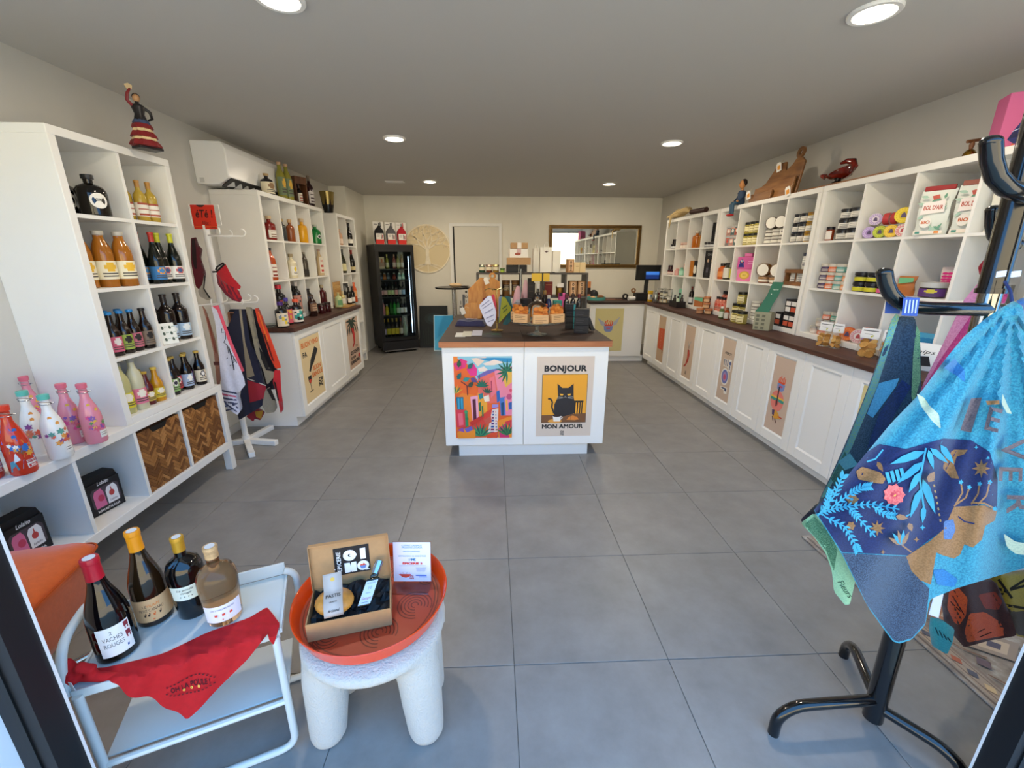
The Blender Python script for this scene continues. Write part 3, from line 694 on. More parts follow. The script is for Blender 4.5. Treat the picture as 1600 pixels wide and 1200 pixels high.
def lines(base,ink,every=2):
    B,I=M(base,.6),M(ink,.6)
    return lambda a,b: I if (int(b*10+.5)%every==1 and .15<a<.8) else B
def vessel_meshes(kind,r,h,glass_,cap,label=None,n=14,liquid=None):
    """label: (z0,z1,span,base,pattern or None) as fractions of the height"""
    key=(kind,round(r,4),round(h,4),glass_,cap,label[:4] if label else None,id(label[4]) if label and label[4] else 0,n)
    if key in _BM: return _BM[key]
    gm=M(glass_,.12,coat=.3) if isinstance(glass_,str) else glass_; cm=M(cap,.35) if isinstance(cap,str) else cap
    cz=CAPZ[kind]
    P=[(a,z) for a,z in PROF[kind] if z<cz]+[(prof_r(kind,cz-.001),cz)]
    body=G().lathe([(a*r,z*h) for a,z in P],gm,n).mesh('vessel')
    Q=[(prof_r(kind,cz),cz)]+[(a,z) for a,z in PROF[kind] if z>cz]
    e=.0012
    capm=G().lathe([(a*r+e,z*h) for a,z in Q]+[((Q[-1][0]*r+e)*.9,h+.0015)],cm,n).mesh('cap')
    lab=None
    if label:
        z0,z1,sp,base,pat=label
        rr=max(prof_r(kind,z) for z in (z0,(z0+z1)/2,z1))*r+.0009
        lab=G().wrap(rr,z0*h,z1*h,M(base,.6),span=sp,n=14 if pat else 8,nz=14 if pat else 1,pat=pat).mesh('label')
    _BM[key]=(body,capm,lab); return _BM[key]
REG=[]
def vessel(name,label,cat,loc,rz,kind,r,h,glass_,cap,lab=None,group=None,n=14):
    b,c,l=vessel_meshes(kind,r,h,glass_,cap,lab,n)
    t=thing(name,label,cat,(loc[0],loc[1],loc[2]+.001),rz,group); REG.append((t,r*1.04,h))
    jar=kind in('jar','drum','low')
    O('jar_body' if jar else 'bottle_body',b,t); O('lid' if jar else 'cap',c,t)
    if l: O('paper_label',l,t)
    return t
def carton(name,label,cat,loc,rz,w,d,h,col,front=None,group=None,lid=None,tilt=0):
    """box standing on its base; local -y is the printed front. front(A): draws on a 100 x 100 sheet"""
    hy=abs(w*sin(rz))/2+abs(d*cos(rz))/2; hx=abs(w*cos(rz))/2+abs(d*sin(rz))/2
    if loc[2]>.93 and loc[0]>2.4: loc=(min(loc[0],XR-.012-hx),clampY(loc[0],loc[1],loc[2],hy),loc[2])
    t=thing(name,label,cat,(loc[0],loc[1],loc[2]+.001),rz,group)
    bev(G().box(-w/2,w/2,-d/2,d/2,0,h,M(col,.6) if isinstance(col,str) else col).build('carton',t),.0015)
    if lid: bev(G().box(-w/2-.002,w/2+.002,-d/2-.002,d/2+.002,h*.75,h+.002,M(lid,.6)).build('lid',t),.0015)
    if front:
        A=Art(Fr((-w/2,-d/2-.003 if lid else -d/2-.0006,0),(1,0,0),(0,0,1)),(0,0,100,100),w,h)
        front(A); A.g.build('print',t,smooth=False)
    if tilt: t.rotation_euler=(tilt,0,rz)
    return t
LF=radians(62)    # things on the left shelves face the room and the door
RF=radians(-62)
def Lp(x,y,z,X): p=px(x,y,X); return (X,p.y,z)

def clampY(X,y,z,lo,hi=None):
    """keep a thing of half width lo inside the shelf cube it stands in"""
    hi=lo if hi is None else hi
    C=[q for q in CELLS if q[0]-.06<X<q[1]+.02 and q[4]-.02<z<q[5] and q[2]-.12<y<q[3]+.12]
    if C:
        q=min(C,key=lambda q:abs((q[2]+q[3])/2-y)); a,b=q[2]+lo+.002,q[3]-hi-.002
        return (a+b)/2 if a>b else min(max(y,a),b)
    return y
def settle():
    """slide round things on the same board apart until none touch, inside their shelf cube"""
    L=[]
    for t,r,h in REG:
        c=None; p=t.location
        for q in CELLS:
            if q[0]-.02<p.x<q[1]+.02 and q[2]-.01<p.y<q[3]+.01 and q[4]-.02<p.z<q[5]: c=q
        L.append([t,r,p.x,p.y,p.z,p.z+h,c,p.x,p.y])
    for it in range(80):
        mv=False
        for i,a in enumerate(L):
            for b in L[i+1:]:
                if a[5]<b[4]+.004 or b[5]<a[4]+.004: continue
                dx,dy=b[2]-a[2],b[3]-a[3]; d=math.hypot(dx,dy); m=a[1]+b[1]+.002
                if d>=m: continue
                if d<1e-4: dx,dy,d=.001,.0005,.0011
                s=(m-d)/2/d*1.02; a[2]-=dx*s; a[3]-=dy*s; b[2]+=dx*s; b[3]+=dy*s; mv=True
        for a in L:
            if a[6]:
                q=a[6]; r=a[1]+.001
                if q[3]-q[2]>2*r: a[3]=min(max(a[3],q[2]+r),q[3]-r)
                if q[1]-q[0]>2*r: a[2]=min(max(a[2],q[0]+r),q[1]-r*(.9))
        if not mv: break
    for a in L: a[0].location=(a[2],a[3],a[4])
# ------------------------------------------------------------------ tall shelf by the entrance, left
T=TZ
round_w=lambda a,b: M('#e9e4d8',.6) if ((a-.5)**2*3.2+(b-.5)**2<.2) else None
lw=(.22,.62,150,'#17140f',None)
for k,(x,X) in enumerate(((146,-2.0),(118,-2.08))):
    t=vessel('gin_bottle','squat black bottle with round white label, %s on the top shelf'%('front one' if k==0 else 'rear one'),'bottle',Lp(x,333,T[3],X),LF,'flask',.062,.19,'#120f0c','#2b2a2a',group='squat black bottles on the top shelf',n=20)
    g=G(); 
    rr=.0632
    vs=[(0,0)]+[(.036*cos(2*pi*i/20),.036*sin(2*pi*i/20)) for i in range(20)]
    g.add([(rr*cos(-pi/2+a/rr),rr*sin(-pi/2+a/rr),.07+b) for a,b in vs],[(0,1+i,1+(i+1)%20) for i in range(20)],M('#ebe7dc',.6))
    g.wraptext(rr+.0004,'GIN',.074,.016,M('#3a3a38'),bold=.02); g.build('paper_label',t)
wl=(.12,.46,190,'#e9e3d6',lines('#e9e3d6','#a8503c',4))
for k,(x,X) in enumerate(((240,-1.985),(224,-2.0),(207,-2.03))):
    vessel('white_wine_bottle','slim pale yellow wine bottle with white label, %s of three on the top shelf'%('first','middle','last')[k],'bottle',Lp(x,343,T[3],X),LF,'wine',.030,.215,'#b79a3a','#b3823c',wl,'pale wine bottles on the top shelf')
jl=(.14,.47,200,'#efe6c8',blocks(['#efe6c8','#efe6c8','#e9b93a','#efe6c8','#7aa04a'],5,5,3))
for k,(x,X) in enumerate(((196,-1.975),(173,-2.0),(152,-2.02))):
    vessel('juice_bottle','round amber juice bottle with yellow fruit label, %s of three'%('nearest the wines','middle','nearest the side panel')[k],'bottle',Lp(x,449,T[2],X),LF,'juice',.043,.275,'#a4641c','#b9b2a2',jl,'amber juice bottles')
cols=[('#c2c22a','white label with figures','#eceae2',['#eceae2','#eceae2','#3a5a8a','#c25a5a']),('#c2c22a','white label with red figures','#eceae2',['#eceae2','#c25a5a','#eceae2','#8a6a5a']),('#b5342a','blue label and an orange fish','#3a7ab4',['#3a7ab4','#4a8ac4','#e0a04a','#3a7ab4']),('#b5342a','red cap at the back','#3a7ab4',['#3a7ab4','#dfe4e4'])]
for k,(x,X) in enumerate(((278,-1.97),(262,-1.985),(248,-1.985),(233,-2.03))):
    c=cols[k]; vessel('cider_bottle','dark green cider bottle with %s'%c[1],'bottle',Lp(x,441,T[2],X),LF,'burg',.036,.285,'#0d120b',c[0],(.08,.34,200,c[2],blocks(c[3],5,4,k+4)),'dark green cider bottles')
bc=['#d0607a','#9ab04a','#c26a7a','#7a6a5a','#4a6aa0','#5a8a6a']
for k,(x,y,X) in enumerate(((186,558,-1.985),(204,553,-1.985),(218,550,-1.985),(233,546,-1.975),(180,558,-2.06),(200,552,-2.06))):
    cap='#2a86c8' if k!=3 else '#1a1816'
    vessel('beer_bottle','dark beer bottle with %s'%['blue cap and pink label','blue cap and lime label','blue cap and rose label','black cap and brown label','blue cap, behind the pink label','blue cap, behind the lime label'][k],'bottle',Lp(x,y,T[1],X),LF,'beer',.031,.225,'#1c0d07',cap,(.1,.45,170,bc[k],blocks([bc[k],bc[k],'#2a2422','#e0d8d0'],5,5,k)),'beer bottles in the third row')
for k,(x,y,X) in enumerate(((289,527,-1.985),(265,532,-2.0),(250,534,-2.06))):
    vessel('large_beer_bottle','large dark brown beer bottle with %s'%['light blue label','its label behind the price card','its side behind the price card, at the back'][k],'bottle',Lp(x,y,T[1],X),LF,'wine',.043,.285,'#140a08','#2a2320',(.08,.36,170,'#a9c4dc',blocks(['#a9c4dc','#a9c4dc','#5a7aa4','#e8ecec'],5,4,9+k)),'large beer bottles')
def listing(A):
    A.rect(0,0,100,100,'#e9ebe4')
    for j in range(3):
        for i in range(2): A.disc(25+i*46,22+j*28,8,'#4a5a4e'); A.line([(36+i*46,18+j*28),(56+i*46,18+j*28)],4,'#8fa89a')
p=Lp(268,535,T[1],-1.938)
carton('tasting_card','white beer list card leaning on a large beer bottle','card',p,LF,.085,.003,.125,'#e9ebe4',listing,tilt=radians(-14))
for k,(x,y,X,h,r,gc,lc,cc,nm) in enumerate(((207,655,-1.99,.28,.036,'#b9b37a','#d9c92e','#8a8a80','clear lemonade bottle with yellow label'),(224,650,-1.985,.285,.038,'#c9c4a4','#df7a94','#9a9a92','clear lemonade bottle with pink label'),
      (240,642,-1.99,.19,.030,'#5a1216','#c2a84a','#c9a23a','short dark red syrup bottle'),(252,637,-1.985,.20,.031,'#c78a12','#d9c13a','#d8b84a','short golden syrup bottle'),(228,632,-2.06,.19,.03,'#b0701c','#d0b04a','#d8b84a','short amber syrup bottle at the back'))):
    vessel('syrup_bottle' if k>1 else 'lemonade_bottle',nm+' in the lowest row','bottle',Lp(x,y,T[0],X),LF,'tall' if k<2 else 'beer',r,h,gc,cc,(.12,.42,190,lc,blocks([lc,lc,'#f2ead8'],4,4,k)),'soft drinks in the lowest row')
for k,(x,y,X) in enumerate(((318,607,-1.975),(308,611,-1.985),(297,615,-1.985),(284,620,-2.0),(276,624,-1.98))):
    lc=['#e8dcc4','#5a2a6a','#a4b8d4','#c22f3a','#8ab06a'][k]
    vessel('craft_beer_bottle','dark craft beer bottle with %s label in the lowest row'%['cream','violet','pale blue','red','green'][k],'bottle',Lp(x,y,T[0],X),LF,'beer',.031,.225,'#120a0a','#c2a24a',(.1,.45,170,lc,blocks([lc,lc,'#f0ece4','#2a2a3a'],5,5,k+20)),'craft beer bottles in the lowest row')
# ------------------------------------------------------------------ swing top bottles on the low unit
flower=['#f6f2ea','#f6f2ea','#d8705a','#e8a04a','#7a9a5a','#f6f2ea','#8a4a7a']
def swing(label,loc,body,capc,artc,rot=0):
    t=vessel('liqueur_bottle',label,'bottle',loc,LF+rot,'swing',.041,.29,body,capc,None,'swing top liqueur bottles',n=22)
    r=.0418; g=G(); rr=random.Random(label)
    for k in range(12):      # printed flowers
        a=rr.uniform(-.045,.035); b=rr.uniform(.075,.135); s=rr.uniform(.009,.017); nn=6
        rad=r*max(.86,min(1,1.06-(b-.11)*3)) if b>.11 else r
        rad=prof_r('swing',b/.29)*.041+.0012
        pts=[(a+s*(1 if i%2 else .55)*cos(2*pi*i/(2*nn)),b+s*(1 if i%2 else .55)*sin(2*pi*i/(2*nn))) for i in range(2*nn)]
        g.add([((prof_r('swing',q/.29)*.041+.001+k*.00005)*cos(-pi/2+p/rad),(prof_r('swing',q/.29)*.041+.001+k*.00005)*sin(-pi/2+p/rad),q) for p,q in pts],[tuple(range(2*nn))],M(artc[k%len(artc)],.5))
    for b in (.165,.19): 
        a=rr.uniform(-.01,.02); rad=prof_r('swing',b/.29)*.041+.0012
        g.add([(rad*cos(-pi/2+p/rad),rad*sin(-pi/2+p/rad),b+q) for p,q in [(a+.007*cos(2*pi*i/8),.009*sin(2*pi*i/8)) for i in range(8)]],[tuple(range(8))],M(artc[2],.5))
    g.build('print',t,smooth=False)
    g=G(); g.wrap(.0425,.028,.062,M('#e6e2da',.6),t0=-62,span=46); g.wrap(.0428,.04,.043,M('#6a625c'),t0=-62,span=34); g.wrap(.0428,.05,.0525,M('#6a625c'),t0=-62,span=34); g.build('paper_label',t)
    wr=M('#b9bbc0',.25,metal=1)
    g=G(); g.tube([(-.018,0,.25),(-.024,-.012,.262),(-.02,-.03,.268),(0,-.04,.262),(.02,-.03,.255),(.022,-.01,.25),(.018,0,.25)],.0016,wr,5); g.tube([(.0185*cos(2*pi*i/14),.0185*sin(2*pi*i/14),.248) for i in range(14)],.0014,wr,5,closed=True); g.build('wire_bail',t)
    return t
PK=['#e0508a','#8a5aa8','#e8b84a','#6a9a5a','#d8607a']; WH=['#d8604a','#8a4a8a','#e8a04a','#5a9a8a','#d87a5a']
swing('pink swing top bottle nearest the tall shelf panel',pz(153,690,.64),'#e08a9a','#d86a7e',PK)
swing('pink swing top bottle behind the front white one',pz(122,690,.64),'#e08a9a','#d86a7e',PK)
swing('pink swing top bottle at the very back against the wall',pz(64,674,.64),'#e08a9a','#d86a7e',PK)
swing('white swing top bottle with teal cap, front of the two',pz(98,714,.64),'#eceae2','#5fb8a8',WH)
swing('white swing top bottle with teal cap, rear of the two',pz(66,706,.64),'#eceae2','#5fb8a8',WH)
def redswing(label,loc):
    t=swing(label,loc,'#c8361f','#d23a22',['#2a6ab8','#e0a03a','#2a6ab8','#e8e4dc','#8a4a22']); r=.0424; g=G()
    for a0,a1,b0,b1,c in ((-.05,.0,.14,.20,'#1f6ab4'),(-.035,.02,.1,.15,'#d8862a'),(-.05,-.02,.02,.07,'#4a8a9a'),(0,.04,.075,.13,'#c87a3a'),(-.03,-.01,.06,.1,'#e8e6e2'),(-.012,.045,.03,.072,'#8fa8c8')):
        vs=[]; 
        for a,b in ((a0,b0),(a1,b0+.008),(a1-.008,b1),(a0+.008,b1-.006)):
            rad=prof_r('swing',b/.29)*.041+.0014; vs.append((rad*cos(-pi/2+a/rad),rad*sin(-pi/2+a/rad),b))
        g.add(vs,[(0,1,2,3)],M(c,.5))
    g.wraptext(.0432,'Lolaito',.056,.02,M('#b02a3a'),t0=-68,bold=.02,italic=.3,width=.05); g.wrap(.0430,.03,.042,M('#c22f2f'),t0=-60,span=40); g.wraptext(.0436,'BIO',.036,.011,M('#f2eeea'),t0=-60,bold=.03)
    g.build('wrapper_print',t,smooth=False)
redswing('red swing top bottle with blue and orange print, front of the group',pz(40,738,.64))
redswing('red swing top bottle cut by the picture edge',pz(-14,748,.64))
swing('grey swing top bottle behind the red ones',pz(8,700,.64),'#9aa09a','#b9bcb4',WH)
# ------------------------------------------------------------------ black gift boxes in the low unit
def giftbox(label,pa,pb):
    u=(pb-pa); u.z=0; w=.165; u.normalize(); n=V((-u.y,u.x,0)); d=.095; h=.205
    if n.x>0: n=-n
    t=thing('bottle_gift_box',label,'gift box',pa+u*(w/2)+n*(d/2),0,'black gift boxes of two mini bottles'); F=Fr(pa,u,(0,0,1)); B=M('#131214',.5)
    c=-1 if F.n.dot(n)>0 else 1
    bev(G().fbox(F,0,w,0,h*.84,-c*0-d if c>0 else 0,0 if c>0 else d,B).build('carton',t,world=True),.002)
    G().fprism(Fr(F(0,0,0),F.u,F.v),[(0,h*.84),(w,h*.84),(w*.94,h),(w*.06,h)],-d*.8,-.01,B).build('gable_top',t,world=True)
    A=Art(Fr(F(0,0,.0006),F.u,F.v),(0,0,100,100),w,h)
    A.poly([(10,38),(18,30),(82,30),(92,38),(92,78),(82,84),(18,84),(10,78)],'#4a3f46').poly([(16,82),(16,46),(22,36),(40,33),(46,44),(48,82)],'#cf6a94').poly([(52,82),(52,46),(58,36),(78,33),(86,44),(86,82)],'#e4e2e4')
    A.disc(36,58,9,'#b83a5a').disc(68,56,8,'#b8403e').line([(68,40),(68,52)],3,'#b8403e').text('Lolaito',50,20,10,'#f0eef0',width=34,italic=.3,bold=.01).text('SOPHISTICADA',50,91,6,'#e8e6e8',width=66,bold=.02).text('Lolaito',68,74,6,'#4a2a3a',width=22,italic=.3)
    A.done('print',t)
giftbox('black mini bottle gift box in the cube beside the woven basket',pz(146,811,.216),pz(183,791,.216))
giftbox('black mini bottle gift box in the cube above the orange seat',pz(20,890,.216),pz(74,857,.216))
# ------------------------------------------------------------------ woven baskets
def basket(label,y0,y1):
    X=-1.94; z0,z1=.217,.575; t=thing('woven_basket',label,'basket',(-2.1,(y0+y1)/2,z0),0,'woven baskets in the low unit'); F=FL((X,y0,z0)); W=y1-y0; H=z1-z0
    G().fbox(F,0,W,0,H,-.33,-.004,M('#5f3a1c',.7)).build('basket_body',t,world=True)
    g=G(); br=[M(c,.6,noise=.15,nscale=60) for c in ('#8a5a2c','#a06c38','#6f4420','#b07c46','#7a4e26')]; rr=random.Random(label); s=.0165; L=4
    n=int(max(W,H)/s)+8
    for i in range(-n,n):
        for j in range(-n,n):
            # herringbone: each strip covers L cells, alternately along and across
            k=(i-j)%(2*L)
            if k==0: rect=(i*s,(j)*s,(i+L)*s,(j+1)*s)
            elif k==L: rect=(i*s,(j-L+1)*s,(i+1)*s,(j+1)*s)
            else: continue
            a0,b0,a1,b1=rect
            c45=.7071; pts=[((a-b)*c45+W/2,(a+b)*c45+H/2) for a,b in ((a0+.0008,b0+.0008),(a1-.0008,b0+.0008),(a1-.0008,b1-.0008),(a0+.0008,b1-.0008))]
            for ax,lim,sg in ((0,0,1),(0,W,-1),(1,0,1),(1,H,-1)):
                out=[]
                for q in range(len(pts)):
                    p,r=pts[q-1],pts[q]; ip=(p[ax]-lim)*sg>=0; ir=(r[ax]-lim)*sg>=0
                    if ip!=ir:
                        tt=(lim-p[ax])/(r[ax]-p[ax]); out.append((p[0]+(r[0]-p[0])*tt,p[1]+(r[1]-p[1])*tt))
                    if ir: out.append(r)
                pts=out
                if len(pts)<3: break
            if len(pts)>=3: g.fprism(F,pts,-.004,rr.uniform(-.001,.0015),rr.choice(br))
    w_=g.build('woven_strips',t,world=True,smooth=False); w_['kind']='stuff'
    G().fprism(F,[(W*.3,H),(W*.36,H-.03),(W*.64,H-.03),(W*.7,H)],-.004,.003,M('#0e0d0d',.8)).build('handle_slot',t,world=True,smooth=False)
basket('woven brown basket next to the open cube with the gift box',2.187,2.513)
basket('woven brown basket at the far end of the low unit',2.537,2.880)
# ------------------------------------------------------------------ dancer figurine on top of the tall shelf
b=pz(230,234,2.052); t=thing('dancer_figurine','painted flamenco dancer figurine in tiered red and black dress','figurine',(b.x,min(b.y,2.80),2.0515),LF)
CR,BK,CM,SK=M('#7a1f22',.4),M('#181315',.4),M('#d2b98c',.45),M('#b98a5e',.45)
G().box(-.05,.06,-.04,.04,0,.012,BK).build('base',t)
g=G()
zz=.012
for i,(r0,r1,h,m) in enumerate(((.066,.056,.03,CR),(.054,.05,.018,CM),(.056,.045,.028,CR),(.045,.04,.018,CM),(.046,.036,.024,CR),(.036,.03,.02,M('#3a4a6a',.5)))):
    n=20; pts=[]
    g.lathe([(r0*.9,zz),(r0,zz+.004),((r0+r1)/2,zz+h*.6),(r1,zz+h)],m,n); zz+=h-.002
g.v=[(x*(1+.10*sin(9*math.atan2(y,x)+z*60)),y*(1+.10*sin(9*math.atan2(y,x)+z*60)),z) for x,y,z in g.v]; g.build('skirt',t)
G().lathe([(.03,zz),(.021,zz+.03),(.029,zz+.06),(.026,zz+.072),(.01,zz+.08),(.009,zz+.09)],BK,14).build('torso',t)
G().ball((0,0,zz+.105),(.016,.018,.02),SK).build('head',t); G().ball((.003,.006,zz+.112),(.018,.018,.018),BK).build('hair',t)
G().tube([(-.026,0,zz+.068),(-.045,-.005,zz+.085),(-.04,-.008,zz+.115),(-.022,-.006,zz+.142)],[.009,.008,.007,.005],CR,8).build('arm',t)
G().tube([(.026,0,zz+.066),(.05,-.004,zz+.05),(.052,-.008,zz+.02),(.03,-.014,zz+.006)],[.009,.008,.007,.005],BK,8).build('arm',t)
G().fprism(Fr((-.035,-.006,zz+.135),(1,0,0),(0,0,1)),[(0,0),(.02,.004),(.026,.024),(.008,.03),(-.01,.02)],-.002,.002,CM).build('fan',t,smooth=False)
# ================================================================== cloth traced in the photograph, hung at a real distance
def inside(p,poly):
    c=False; n=len(poly)
    for i in range(n):
        (x1,y1),(x2,y2)=poly[i-1],poly[i]
        if (y1>p[1])!=(y2>p[1]) and p[0]<(x2-x1)*(p[1]-y1)/(y2-y1)+x1: c=not c
    return c
def densify(poly,step):
    out=[]
    for i in range(len(poly)):
        a,b=poly[i],poly[(i+1)%len(poly)]; n=max(1,int(math.hypot(b[0]-a[0],b[1]-a[1])/step))
        out+=[(a[0]+(b[0]-a[0])*k/n,a[1]+(b[1]-a[1])*k/n) for k in range(n)]
    return out
def smooth_poly(poly,it=1):
    for _ in range(it):
        out=[]
        for i in range(len(poly)):
            a,b=poly[i],poly[(i+1)%len(poly)]; out+=[(a[0]*.9+b[0]*.1,a[1]*.9+b[1]*.1),(a[0]*.1+b[0]*.9,a[1]*.1+b[1]*.9)]
        poly=out
    return poly
def pxsheet(poly,step):
    P=densify(poly,step); n=len(P); E=[(i,(i+1)%n) for i in range(n)]
    x0,x1=min(p[0] for p in P),max(p[0] for p in P); y0,y1=min(p[1] for p in P),max(p[1] for p in P)
    pts=list(P); y=y0+step*.6; r=0
    while y<y1:
        x=x0+step*(.3+.5*(r%2))
        while x<x1:
            if inside((x,y),poly) and min((x-p[0])**2+(y-p[1])**2 for p in P)>(step*.55)**2: pts.append((x,y))
            x+=step
        y+=step*.87; r+=1
    res=delaunay_2d_cdt([V(p) for p in pts],E,[],1,1e-4)
    return [tuple(v) for v in res[0]],[tuple(f) for f in res[2]]
class Cloth:
    """depth(x,y) gives the distance Y of the cloth at a pixel; every patch follows the same folds"""
    def __init__(s,root,depth): s.r=root; s.d=depth; s.k=0
    def P(s,x,y,off=0):
        p=py(x,y,s.d(x,y)); q=CP-p; return p+q.normalized()*off
    def sheet(s,name,poly,mat,step=10,thick=.0022):
        v,f=pxsheet(poly,step); g=G(); n=len(v)
        F_=[s.P(*p,0) for p in v]; B_=[s.P(*p,-thick) for p in v]
        edges={}
        for t in f:
            for i in range(3):
                e=(t[i],t[(i+1)%3]); edges[e]=edges.get(e,0)+1
        rim=[e for e in edges if (e[1],e[0]) not in edges]
        # flip so that fronts face the camera
        fl=lambda t:t
        a,b,c=F_[f[0][0]],F_[f[0][1]],F_[f[0][2]]
        if (b-a).cross(c-a).dot(CP-a)<0: fl=lambda t:t[::-1]
        g.add(F_+B_,[fl(t) for t in f]+[tuple(i+n for i in fl(t)[::-1]) for t in f]+[(e[1],e[0],e[0]+n,e[1]+n) for e in rim],mat)
        return O(name,g.mesh(name,ang=60),s.r,True)
    def patch(s,g,poly,mat,step=10,lay=None):
        if lay is None: s.k+=1; lay=s.k
        v,f=pxsheet(poly,step); F_=[s.P(*p,.0016+.00022*lay) for p in v]
        a,b,c=F_[f[0][0]],F_[f[0][1]],F_[f[0][2]]
        if (b-a).cross(c-a).dot(CP-a)<0: f=[t[::-1] for t in f]
        g.add(F_,f,mat if not isinstance(mat,str) else M(mat,.85))
    def line(s,g,pts,wd,mat,lay=None):
        if lay is None: s.k+=1; lay=s.k
        m=mat if not isinstance(mat,str) else M(mat,.85)
        D=[]
        for a,b in zip(pts,pts[1:]):
            n=max(1,int(math.hypot(b[0]-a[0],b[1]-a[1])/8)); D+=[(a[0]+(b[0]-a[0])*k/n,a[1]+(b[1]-a[1])*k/n) for k in range(n)]
        D.append(pts[-1]); L=[];
        for i,p in enumerate(D):
            a,b=D[max(0,i-1)],D[min(len(D)-1,i+1)]; d=math.hypot(b[0]-a[0],b[1]-a[1]) or 1
            nx,ny=-(b[1]-a[1])/d*wd/2,(b[0]-a[0])/d*wd/2; L.append((s.P(p[0]+nx,p[1]+ny,.0016+.00022*lay),s.P(p[0]-nx,p[1]-ny,.0016+.00022*lay)))
        vs=[q for l in L for q in l]; g.add(vs,[(2*i,2*i+1,2*i+3,2*i+2) for i in range(len(L)-1)],m)
    def text(s,g,body,x,y,size,mat,rot=0,bold=0,italic=0,width=None,lay=None):
        if lay is None: s.k+=1; lay=s.k
        vs,fs=_text(body,bold,italic); sx=1
        if width: sx=width/((max(v.x for v in vs)-min(v.x for v in vs))*size)
        cr,sr=cos(rot),sin(rot)
        g.add([s.P(x+v.x*size*sx*cr+v.y*size*sr, y+v.x*size*sx*sr-v.y*size*cr, .0016+.00022*lay+v.z) for v in vs],fs,mat if not isinstance(mat,str) else M(mat,.85))
def folds(Y,ax=.0,ay=1.0,amp=.02,wl=30,ph=0,grow=None,tilt=0):
    """folds that run along the direction (ax,ay) in the picture"""
    L=math.hypot(ax,ay); nx,ny=ay/L,-ax/L
    def d(x,y):
        k=1
        if grow: k=max(.15,min(1.2,(y-grow[0])/(grow[1]-grow[0])))
        u=x*nx+y*ny
        return Y+k*amp*(sin(2*pi*u/wl+ph)+.4*sin(2*pi*u/(wl*.53)+ph*1.7))+tilt*(y-(grow[0] if grow else 0))
    return d
# ================================================================== spirits on the left counter shelf
def Ls(k,x,y,row,X,r,h,kind,gc,cc,lab,label,name='spirit_bottle',grp='spirits on the left counter shelf'):
    z=(LZ+(0,))[row] if row>=0 else .915
    return vessel(name,label,'bottle',Lp(x,y,z,X),LF,kind,r,h,gc,cc,lab,grp)
wht=(.1,.42,100,'#e6e0d4',lines('#e6e0d4','#7a5a4a',3))
Ls(0,423.5,372,2,-2.0,.05,.205,'spirit','#7a1a14','#c9b08a',wht,'wide dark red spirit bottle with white label in the first cube')
Ls(0,411,369,2,-2.1,.042,.20,'spirit','#191a1a','#2a2a2a',None,'black bottle behind the wide red one in the first cube')
Ls(0,443,374,2,-2.02,.038,.205,'spirit','#3a3e3e','#a08a5a',None,'smoke grey bottle beside the copper one in the second cube')
Ls(0,456,375,2,-1.99,.04,.205,'spirit','#8a4a24','#c09a6a',None,'copper brown bottle in the second cube')
Ls(0,474.5,377,2,-2.0,.05,.24,'spirit','#e0a21a','#c9b08a',None,'bright yellow rum bottle in the third cube')
t=Ls(0,497,378,2,-2.0,.058,.205,'flask','#127a36','#b0b4a8',None,'round green bottle with white diamond in the fourth cube')
G().wrap(.0585,.05,.10,M('#e6eae4',.6),span=70,n=12,nz=10,pat=lambda a,b: M('#17211a',.6) if abs(a-.5)+abs(b-.5)<.3 else (M('#e6eae4',.6) if abs(a-.5)+abs(b-.5)<.5 else M('#127a36',.12,coat=.3))).build('paper_label',t)
Ls(0,426.5,435,1,-1.99,.046,.275,'tall','#b0481a','#17161a',(.1,.5,90,'#e4ded2',lines('#e4ded2','#8a3a2a',3)),'orange whisky bottle with black cap in the middle row')
Ls(0,458,432,1,-2.0,.046,.23,'spirit','#ddd3b4','#9a8a6a',(.12,.5,100,'#e8e4da',blocks(['#e8e4da','#e2c22a'],4,4,2)),'cream liqueur bottle with yellow square label')
Ls(0,479,431,1,-2.0,.032,.25,'tall','#4a4238','#8a8478',(.08,.3,110,'#2a2622',None),'slim grey brown bottle in the middle row')
Ls(0,504,428,1,-2.0,.037,.285,'tall','#c8b08a','#a8887a',(.1,.72,90,'#e6dccb',lines('#e6dccb','#c2554a',3)),'tall pale bottle with red lettered label in the middle row')
# decorated bottles standing on the worktop
def deco(label,x,y,X,r,h,cap,cols,z=.915):
    t=vessel('decorated_bottle',label,'bottle',Lp(x,y,z,X),LF,'spirit',r,h,'#1c1a1c',cap,None,'decorated bottles on the left worktop')
    g=G(); rr=random.Random(label); pal=[M(c,.5) for c in cols]
    T=[[rr.choice(pal) for _ in range(7)] for _ in range(7)]
    g.wrap(r+.001,h*.06,h*.58,pal[0],span=170,n=14,nz=14,pat=lambda a,b:T[min(6,int(b*7))][min(6,int(a*7))] if math.hypot(a-.5,b-.5)<.42 else pal[0]).build('paper_label',t)
deco('bottle with violet cap and yellow skull label on the worktop',440.5,498,-1.83,.05,.215,'#4a2a7a',['#e8d9c0','#e8c83a','#e8d9c0','#7a8a9a'])
deco('bottle with orange cap and teal wave label on the worktop',461,497,-1.83,.052,.215,'#e05a3a',['#eae2d4','#3aa49a','#17181a','#3aa49a'])
deco('bottle with red cap and black patterned label at the back',445,482,-1.95,.055,.30,'#c22a3a',['#2a2226','#2a2226','#a83a4a','#8a7a4a'],.955)
deco('bottle with violet and pink label at the back of the worktop',453,491,-1.85,.040,.235,'#4a3a9a',['#d85a6a','#d85a6a','#e0b03a'])
deco('silver capped bottle with pink label beside the shelf divider',468,478,-1.96,.04,.31,'#b9b0aa',['#c2897a','#c2897a','#3a3a3a'],.955)
deco('second silver capped bottle with black label by the divider',462,476,-2.02,.04,.31,'#b9b0aa',['#2a2a2c','#2a2a2c','#9a8a7a'],.955)
